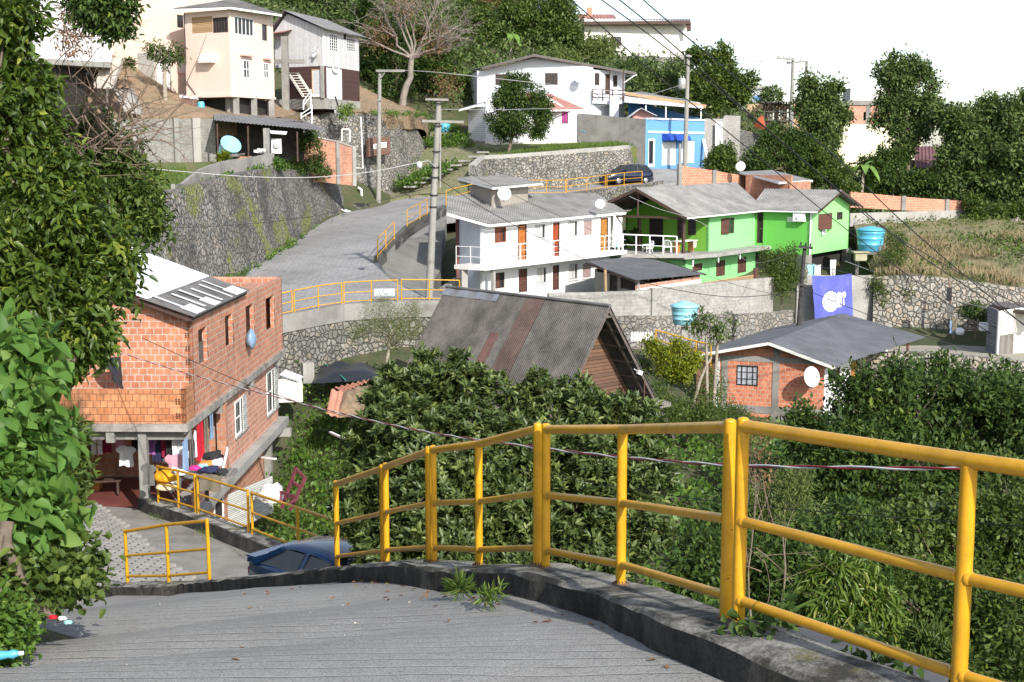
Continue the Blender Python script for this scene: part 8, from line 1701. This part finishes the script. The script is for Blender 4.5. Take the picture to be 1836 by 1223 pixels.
sheet('dirt_slope', 'bare orange dirt face below the terracotta sheets', [(612, 702, 54.3), (664, 690, 55.5), (650, 745, 52), (600, 750, 51.6)], L['dirt'], 'dirt', None, .03, .25, 6)
q = P(520, 700, 55.5); rt = root('dog_house', 'small white shed with a sloping white roof behind the brick house corner', 'shed', q - V((0, 0, .4))); mb = MB(); mb.box(q, 1.0, 1.2, .8, .2); mb.build('wall', L['cream'], rt); mb = MB(); mb.corr(P(500, 672, 56.5), P(534, 683, 55), P(545, 675, 57), P(512, 662, 58.5), .3, .01, .04); mb.build('roof', L['plastic_white'], rt)
mb = MB(); mb.box(P(552, 668, 59), .5, .5, .9, .3); single('pillar', mb, L['conc_pale'], 'short white washed pillar left of the black tarp', 'pillar')
mb = MB(); mb.tube(smooth_path([P(580, 652, 59.8), P(600, 664, 58), P(620, 682, 56.2)], 4), .03, 5); single('hose', mb, m_plain('green_hose', (.02, .28, .22), .5, .2, 4), 'green hose lying across the black tarp', 'hose')
mb = MB(); mb.beam(P(592, 775, 48), P(620, 788, 46.5), .1, .06); single('plank', mb, L['trim_white'], 'pale plank lying in the weeds left of the rosette bush', 'plank')
mb = MB(); mb.beam(P(462, 819, 49.5), P(494, 823, 49), .12, .05); single('plank', mb, L['trim_white'], 'pale plank sticking out under the brick house slab', 'plank')
lump(P(488, 890, 45), .5, .4, .4, L['plastic_white'], 'sack', 'pale plastic sack of rubble beside the basement column', 'sack', None, 4, .5)
rt = root('picket_fence', 'short white picket fence below the stained wall right of the steep roof', 'fence', P(1148, 612, 66));
for k in range(8): mb = MB(); q = P(1133 + k * 5, 612, 66); mb.prism([(q.x - .05, q.y), (q.x + .05, q.y), (q.x + .05, q.y + .03), (q.x - .05, q.y + .03)], q.z, q.z + .42); mb.add([(q.x - .05, q.y, q.z + .42), (q.x + .05, q.y, q.z + .42), (q.x, q.y, q.z + .5)], [(0, 1, 2)]); mb.build('picket', L['trim_white'], rt)
mb = MB(); mb.beam(P(1130, 606, 66.05), P(1172, 606, 66.05), .03, .06); mb.build('rail', L['trim_white'], rt)
tps = [P(1176, 592, 65), P(1248, 612, 64), P(1275, 618, 63.6)]; rail_panel('railing_panel', [t - V((0, 0, 1)) for t in tps], tps, 'yellow railing panel under the pale blue tank beside the red brick house roof', 'yellow railing panels below the stained wall', flange=False)
mb = MB(); q = P(1721, 594, 77); mb.lathe(q - V((0, 0, .2)), [(0, 0), (.2, 0), (.26, .15), (.24, .3), (.12, .4), (0, .4)], 14); single('wash_basin', mb, L['plastic_white'], 'white basin on the sandy path before the fieldstone wall', 'basin')
rt = root('clothes_tree', 'leaning prop draped with dark rags against the fieldstone wall', 'prop', P(1708, 608, 77.5)); mb = MB(); mb.tube([P(1710, 608, 77.5), P(1702, 500, 79)], .06, 6); mb.tube([P(1712, 552, 78), P(1740, 546, 77)], .04, 5); mb.build('prop', L['twig'], rt)
for k, (px, py, c) in enumerate(((1702, 515, 'c_black'), (1704, 545, 'c_grey'), (1708, 575, 'c_blue'), (1712, 570, 'c_khaki'))): garment('towel', P(px, py, 77.6), .35, .8, L[c], ['black rag at the top of the leaning prop', 'grey rag halfway down the leaning prop', 'blue rag low on the leaning prop', 'drab rag low on the right of the leaning prop'][k], .2, 'rags on the leaning prop')
mb = MB(); q = P(335, 195, 93); mb.box(q, 1.5, 1.2, 1.2, .1); single('wooden_shed', mb, m_planks('brown_box_boards', (.22, .12, .09), (.16, .09, .07), .14, True), 'small brown board box under the pink house corner', 'shed')
mb = MB(); mb.corr(P(315, 173, 94), P(356, 178, 92.6), P(352, 172, 95), P(318, 168, 96), .3, .015, .03); single('roofing_sheet', mb, L['plastic_white'], 'pale sheet laid over the brown board box', 'roofing sheet')
q = P(496, 262, 87.2); rt = root('washing_machine', 'white washing machine under the right end of the lean-to', 'washing machine', q - V((0, 0, .45))); mb = MB(); mb.box(q, .62, .6, .95, .1); mb.build('body', L['plastic_white'], rt); mb = MB(); mb.lathe(q + V((0, -.31, 0)), [(0, 0), (.2, 0), (.22, .02), (.16, .05), (0, .03)], 16, V((0, -1, 0))); mb.build('door', L['alu'], rt)
for k, (px, py, d, sx, sz, mt, lab) in enumerate([(425, 280, 84.6, .9, .2, 'wood_grey', 'loose planks beside the tilted blue tub'), (440, 285, 84.4, .8, .22, 'brick_old', 'broken bricks on the parapet end'), (466, 272, 85.2, .5, .4, 'cream', 'small pale crate under the lean-to')]):
 mb = MB()
 for j in range(4): mb.box(P(px + j * 2 - 4, py - j, d) , sx, .12 + .1 * (k > 0), sz * .4, random.uniform(-.6, .6), random.uniform(-.2, .2))
 single('debris', mb, L[mt], lab, 'debris')
mb = MB(); q = P(642, 190, 105); q2 = P(607, 199, 104); mb.lathe(q2 - V((0, 0, .5)), [(0, 0), (.3, 0), (.34, .55), (.3, .55), (.26, .05), (0, .05)], 14); single('planter', mb, L['plastic_white'], 'white bucket on the salon yard wall', 'bucket')
mb = MB(); mb.beam(P(607, 193, 104), P(601, 173, 104), .1, .12); single('plank', mb, L['black'], 'dark plank leaning in the white bucket on the salon wall', 'plank')
rt = root('stair_railing', 'white stepped railing beside the salon house steps', 'railing', P(550, 225, 103)); mb = MB()
for a, b in (((544, 197), (544, 180)), ((557, 190), (557, 160)), ((540, 213), (540, 202)), ((559, 226), (559, 188))): mb.tube([P(*a, 103), P(*b, 103)], .06, 6)
for a, b in (((544, 182), (557, 164)), ((544, 190), (557, 172)), ((540, 205), (559, 192)), ((540, 211), (559, 200))): mb.tube([P(*a, 103), P(*b, 103)], .045, 6)
mb.build('bars', L['trim_white'], rt)
mb = MB();
for a, b in (((613, 253), (613, 232)), ((627, 255), (627, 232)), ((613, 232), (627, 232))): mb.tube([P(*a, 100), P(*b, 100)], .07, 6)
single('door_frame', mb, L['cream'], 'empty pale door frame standing above the ruined brick wall', 'frame')
mb = MB(); mb.tube([P(647, 210, 103.6), P(649, 260, 103.4), P(651, 302, 103.2), P(636, 301, 103.2)], .05, 6); single('pipe', mb, L['trim_white'], 'white pipe running down the stone wall left of the notice board', 'pipe')
mb = MB(); mb.tube([P(649, 366, 103.5), P(648, 340, 103.6), P(642, 336, 103.6)], .1, 6); single('pipe', mb, L['trim_white'], 'short white pipe standing at the end of the mossy stone wall', 'pipe')
R = random.Random(4)
for k, (px, py, d, rx, c, lab) in enumerate([(592, 394, 98, .5, 'twig', 'brown rubbish at the lower end of the roadside trash heap'), (606, 389, 99, .5, 'c_khaki', 'dull rags in the roadside trash heap'), (618, 384, 100, .45, 'c_white', 'white bags in the roadside trash heap'), (634, 377, 101.5, .45, 'c_grey', 'grey bag in the roadside trash heap'), (642, 372, 102, .5, 'c_black', 'black bag at the top of the roadside trash heap'), (652, 373, 102.5, .5, 'tarp', 'shiny black bag nearest the slim concrete pole')]): lump(P(px, py, d), rx, rx * .8, .3, L[c], 'rubbish_bag', lab, 'rubbish', 'rubbish heaped along the stone wall', 5, .6)
mb = MB()
for k in range(9): f = k / 8; q = P(735 + 130 * f, 335 - 62 * f, 106.5 + 3.5 * f); mb.box(q, 1.0, .35, .14, .25 + random.uniform(-.2, .2))
single('stone_steps', mb, L['conc'], 'broken pale stone steps climbing the grassy track', 'steps')
mb = MB(); mb.quad(P(742, 310, 109), P(760, 303, 110), P(764, 308, 109.5), P(745, 316, 108.5));
mb = MB(); mb.smooth = True; cs = [P(186, 640, 37.6), P(216, 642, 37.8), P(216, 672, 37.7), P(212, 690, 37.6), P(196, 690, 37.5), P(188, 660, 37.5)]; n = 12; vs = []
for j in range(n + 1):
 for i in range(n + 1):
  a, b = i / n, j / n; p = P(170 + 46 * a + 6 * b, 640 + 18 * b + 34 * b * (a ** 2) + (14 * b if a > .55 else 0), 38.6 - .35 * math.sin(a * 3) - .25 * b); vs.append(p + V((0, -.12 * mnoise.noise(V((a * 5, b * 5, 3))), 0)))
mb.add(vs, [(j * (n + 1) + i, j * (n + 1) + i + 1, (j + 1) * (n + 1) + i + 1, (j + 1) * (n + 1) + i) for j in range(n) for i in range(n)]); single('tarp', mb, L['tarp'], 'black plastic sheet hanging over the brick house front wall', 'tarp')
lump(onface(450, 598, -.18) - V((0, 0, .2)), .17, .28, .36, m_plain('pale_blue_bag', (.20, .30, .42), .45, .2, 4), 'plastic_bag', 'pale blue plastic bag bulging from the third upper window of the brick house', 'bag', None, 2, .3, False)
mb = MB(); w = Wall(lb(1, 0), lb(15, 0), 0, 1); u0 = w.hit(357.5, 630)[0]; u1 = w.hit(370, 630)[0]; obox(mb, w, u0, u1, w.hit(364, 656)[1], w.hit(364, 614)[1], -.12, -.09); single('board', mb, L['beam'], 'weathered board closing the lower half of the first upper brick window', 'board')
# foreground bits
q = [P(1405, 1128, 8.0), P(1440, 1124, 8.2), P(1702, 1190, 6.9), P(1690, 1224, 6.5), P(1560, 1240, 6.0), P(1405, 1150, 7.3)]
mb = MB(); n_ = len(q); dn = V((0, 0, .14)); mb.add([p for p in q] + [p - dn for p in q], [tuple(range(n_))[::-1], tuple(range(n_, 2 * n_))] + [(i, (i + 1) % n_, n_ + (i + 1) % n_, n_ + i) for i in range(n_)])
single('concrete_slab', mb, m_wall('bluish_slab', (.10, .10, .11), (.04, .04, .043), .7, .9, 2.2), 'loose grey concrete slab lying outside the kerb under the nearest railing', 'slab')
q = P(12, 1174, 7.5); rt = root('bottle', 'crushed blue plastic bottle lying at the left road edge', 'bottle', q); mb = MB(); ax_ = V((1, .15, .05)).normalized(); mb.lathe(q - ax_ * .08, [(0, 0), (.025, 0), (.028, .05), (.022, .09), (.028, .12), (.012, .15)], 12, ax_); mb.build('body', L['tank'], rt); mb = MB(); mb.lathe(q + ax_ * .07, [(.013, 0), (.013, .025), (0, .026)], 10, ax_); mb.build('cap', L['trim_white'], rt)
for k, (px, py, c, lab) in enumerate(((95, 1107, 'c_red', 'red and white crumpled wrapper at the left road edge'), (112, 1109, 'c_white', 'white scrap of paper beside the red wrapper'), (122, 1116, 'c_cyan', 'pale green scrap lying on the road edge'))): lump(P(px, py, 8.4), .028, .022, .014, L[c], 'litter', lab, 'litter', None, 6, .6)
def stones():
 mb = MB(); R = random.Random(2)
 for k in range(420):
  i = R.randrange(60, len(KS) - 20); p = KS[i]; n, t = side(KS, i); o = .25 + abs(R.gauss(0, 2.0)) if R.random() < .5 else R.uniform(.3, 6.5); q = p + n * o + t * R.uniform(0, .5); q.z = p.z - .185; r = R.uniform(.004, .016); mb.sphere(q, r, r * R.uniform(.6, 1), r * .6, 5, 3)
 return mb
struct('gravel', stones(), m_plain('pebble', (.34, .32, .28), .9, .5, 9), 'stuff')
lf = [];
for k in range(170):
 i = random.randrange(70, len(KS) - 16); p = KS[i]; n, t = side(KS, i); o = random.choice((.3 + abs(random.gauss(0, .25)), random.uniform(.4, 6), 5 + random.gauss(0, .8))); q = p + n * o; q.z = p.z - .178; lf.append(q)
lf = np.array([tuple(q) for q in lf]); leaves('fallen_leaves', lf, unit(rng.normal(size=lf.shape) * np.array([1, 1, .1])), np.tile(np.array([0, 0, 1.]), (len(lf), 1)) + rng.normal(size=lf.shape) * .2, .05, .022, L['lf_brown'], None, False, None, .3, .2, kind='stuff')
def patch_cover(name, polypx, n, per, ln, wd, mat, **k):
 pts = [G(px, d, 0) for px, d in polypx]; return pts
def cover_tps(name, outline, n, per, ln, wd, mat, **k):
 t = TPS(outline); return cover(name, [(p[0], p[1]) for p in outline], n, per, ln, wd, mat, zf=lambda x, y: t(x, y), **k)
trk = [GT(700, 108, 338, 0)[:3], GT(742, 112, 298, 0)[:3], GT(772, 121, 236, 0)[:3], GT(800, 124, 224, 0)[:3], GT(836, 119, 247, 0)[:3], GT(850, 113, 275, 0)[:3], GT(790, 107, 312, 0)[:3], GT(735, 106.5, 338, 0)[:3]]
cover_tps('grass', trk, 1500, 8, .3, .1, 'lf_vine', h=.4, clump=.25, dens=.3)
cover_tps('grass', [GT(884, 108.2, 282, 0)[:3], GT(1142, 110.6, 264, 0)[:3], GT(1110, 113.4, 258, 0)[:3], GT(985, 113.5, 262, 0)[:3]], 600, 9, .3, .03, 'lf_grass', h=.1, blades=True, clump=.2)
cover_tps('grass', [GT(220, 82, 300, 0)[:3], GT(330, 83, 305, 0)[:3], GT(360, 78, 335, 0)[:3], GT(318, 73, 358, 0)[:3], GT(240, 72, 340, 0)[:3]], 700, 8, .25, .03, 'lf_grass', h=.1, blades=True, clump=.2)
fld = [GT(1576, 81.8, 499, 0)[:3], GT(1640, 81.2, 492, 0)[:3], GT(1740, 80.4, 506, 0)[:3], GT(1900, 79.8, 522, 0)[:3], GT(1960, 104, 420, 0)[:3], GT(1700, 97, 428, 0)[:3], GT(1600, 96, 440, 0)[:3]]
cover_tps('dry_grass', fld, 3600, 10, .6, .035, 'lf_dry', h=.1, blades=True, clump=.3, dens=.25)
cover_tps('weeds', fld, 700, 8, .28, .11, 'lf_mid', h=.45, clump=.3, dens=.35)
cover_tps('weeds', [GT(1535, 107, 402, 0)[:3], GT(1740, 114, 388, 0)[:3], GT(1900, 115, 390, 0)[:3], GT(1960, 104, 420, 0)[:3], GT(1700, 97, 428, 0)[:3], GT(1560, 98, 435, 0)[:3]], 330, 8, .25, .1, 'lf_mid', h=.3, clump=.3, dens=.3)
def strip_cover(name, path, n, ln, wd, mat, wid=.3, h=.2, blades=True, per=7):
 pts = [];
 seg = [(V(a), V(b)) for a, b in zip(path, path[1:])];
 for k in range(n): a, b = random.choices(seg, [(b - a).length for a, b in seg])[0]; q = a.lerp(b, random.random()); pts.append((q.x + random.gauss(0, wid), q.y + random.gauss(0, wid), q.z))
 pts = [p for p in pts if mnoise.noise(V((p[0] * .5, p[1] * .5, 3))) > -.05]
 P0 = np.repeat(np.array(pts), per, 0); m_ = len(P0); cen = P0 + rng.normal(size=(m_, 3)) * np.array([.1, .1, .02])
 if not blades: cen[:, 2] += rng.random(m_) * h
 ax = unit(rng.normal(size=(m_, 3)) * .5 + np.array([0, 0, .9 if blades else .1])); return leaves(name, cen, ax, rng.normal(size=(m_, 3)) * .6 + np.array([0, 0, .6]), ln * rng.uniform(.5, 1.4, m_), wd, L[mat], None, True, None, kind='stuff')
strip_cover('weeds', [(-16.8, 66.2, -7.3), (-15.0, 75, -6.62), (-13.7, 84, -5.5), (-12.2, 99, -4.35)], 220, .22, .09, 'lf_vine', .18, .3, False)
strip_cover('weeds', [GT(312, 70, 352, 0)[:3], GT(360, 76, 335, 0)[:3], GT(402, 79.5, 318, 0)[:3], GT(492, 85, 300, 0)[:3]], 260, .25, .08, 'lf_vine', .15, .25, False)
strip_cover('weeds', [tuple(P(655, 205, 105.5)), tuple(P(742, 207, 111.2)), tuple(P(768, 212, 116.2))], 140, .25, .08, 'lf_vine', .3, .3, False)
strip_cover('grass', [tuple(p + V((-.25, .1, -.32))) for p in LP[6:30:6]], 150, .08, .012, 'lf_grass', .08)
lump(P(1800, 392, 113.5), 1.2, .5, .4, L['stone_pale'], 'rubble', 'pale boulder in the middle of the rubble row at right', 'rock', 'rubble row by the dark trees', 2.5, .5)
for k, (px, py, d, r) in enumerate([(1758, 396, 113, .5), (1775, 400, 112.6, .6), (1822, 402, 112, .7), (1840, 398, 112.5, .8)]): lump(P(px, py, d), r * 1.3, r, r * .7, L['stone_pale'], 'rubble', ['small pale boulder touching the end of the brick wall', 'pale boulder second from the brick wall', 'low pale boulder near the right picture edge', 'pale boulder cut by the right picture edge'][k], 'rock', 'rubble row by the dark trees', 2.5, .5)
# cables
CBG = 'overhead cables'
def cable(label, pts, r, mat='cable', sag=0, group=CBG, twist=None):
 q = [P(*p) for p in pts]
 if len(q) == 2: q = [q[0].lerp(q[1], k / 18) - V((0, 0, sag * 4 * (k / 18) * (1 - k / 18))) for k in range(19)]
 else: q = smooth_path(q, 8)
 mb = MB(); mb.tube(q, r, 5); return single('overhead_cable', mb, L[mat], label, 'cable', group)
cable('topmost black cable crossing the sky to the upper right', [(1150, -5, 44), (1180, 23, 44.6), (1358, 171, 48), (1487, 271, 51), (1632, 410, 55), (1850, 595, 60)], .022)
cable('black cable entering the top edge second from the right', [(1085, -20, 43), (1180, 57, 45), (1376, 232, 49), (1587, 410, 54), (1700, 492, 57), (1850, 590, 60)], .022)
cable('black cable running across the ridge house corner to the green roof', [(1065, -10, 46), (1180, 75, 50), (1330, 195, 56), (1480, 322, 62), (1600, 420, 66), (1850, 560, 72)], .022)
cable('leftmost long black cable falling from the top edge to the banner', [(1012, -10, 50), (1075, 44, 52), (1180, 137, 56), (1330, 257, 62), (1516, 410, 68), (1700, 545, 72), (1850, 650, 74)], .024)
cable('black cable drooping from the leaning pole over the white flats roof', [(786, 320, 65.6), (830, 350, 66), (900, 392, 67), (1010, 446, 68), (1130, 500, 69.5), (1300, 532, 71), (1436, 522, 71.8)], .018)
cable('thin cable from the roof tower to the shed roof', [(826, 303, 72), (900, 340, 72.5), (1000, 386, 73), (1140, 446, 74), (1300, 505, 75), (1440, 540, 74)], .012)
cable('pale drop cable from the street to the green house eave', [(1128, 352, 84), (1180, 374, 84.5), (1262, 402, 85.5), (1345, 470, 80), (1437, 446, 72.5)], .012, 'cable_pale')
cable('pale cable stretched from the slim pole to the leaning pole', [(681, 126, 103.5), (760, 128, 100), (900, 142, 100), (1228, 178, 112)], .02, 'cable_pale')
cable('pale cable from the leaning pole to the street pole with the transformer', [(790, 196, 66), (930, 196, 78), (1100, 186, 96), (1230, 150, 112)], .014, 'cable_pale')
cable('twisted pale cable looping across the stone wall to the lamp arm', [(250, 300, 60), (330, 308, 61), (450, 317, 62), (560, 318, 63.5), (660, 309, 64.5), (752, 291, 65.2)], .02, 'cable_pale')
cable('thin dark cable across the lower stone wall to the leaning pole', [(240, 410, 58), (400, 405, 60), (560, 388, 62), (680, 360, 64), (775, 335, 65.8)], .012)
cable('black cable from the street pole to the far poles', [(1234, 102, 112.4), (1300, 116, 122), (1395, 106, 139.8)], .02)
cable('thin line from the far left pole across the white sky', [(1340, 108, 126), (1422, 108, 139.8)], .018, 'cable_pale', .2)
cable('black cable from the dark pole across the brick house roof to the right edge', [(1437, 470, 71.9), (1560, 502, 72), (1700, 560, 72), (1850, 606, 72)], .016)
cable('pale cable from the green pillar to the hut at the right edge', [(1515, 468, 92), (1600, 500, 88), (1700, 536, 80), (1790, 556, 73.4)], .022, 'cable_pale')
cable('dark cable from the coil pole sweeping below the banner', [(1450, 522, 71.6), (1530, 554, 72), (1680, 610, 71), (1850, 650, 70)], .018)
cable('dark drop cable passing in front of the brick house corner', [(255, 606, 33), (340, 645, 35), (440, 688, 36.5), (520, 716, 37.5), (600, 742, 38), (760, 775, 36), (1000, 820, 32)], .009)
cable('thin black cable behind the railing crossing the dark trees', [(690, 775, 24), (900, 834, 21), (1200, 888, 18), (1500, 920, 16), (1860, 945, 14)], .006)
ps = smooth_path([P(*p) for p in [(196, 626, 37.4), (330, 668, 33), (520, 718, 27), (640, 748, 23), (780, 777, 19.5), (960, 802, 16), (1130, 821, 13.6), (1310, 834, 11.6), (1500, 838, 10.2), (1700, 840, 9.2), (1900, 836, 8.4), (2250, 826, 7.2), (2800, 800, 6)]], 40)
rt = root('twisted_cable', 'red and white twisted cable slung behind the foreground railing', 'cable', ps[0])
for k, m_ in ((0, 'cable_red'), (1, 'cable_white')):
 mb = MB(); q = []; s = 0
 for i, p in enumerate(ps):
  if i: s += (p - ps[i - 1]).length
  a = s * 5.2 + k * math.pi; q.append(p + V((.2 * math.cos(a), math.cos(a), math.sin(a))) * .0085)
 mb.tube(q, .0085, 6); mb.build('strand', L[m_], rt)
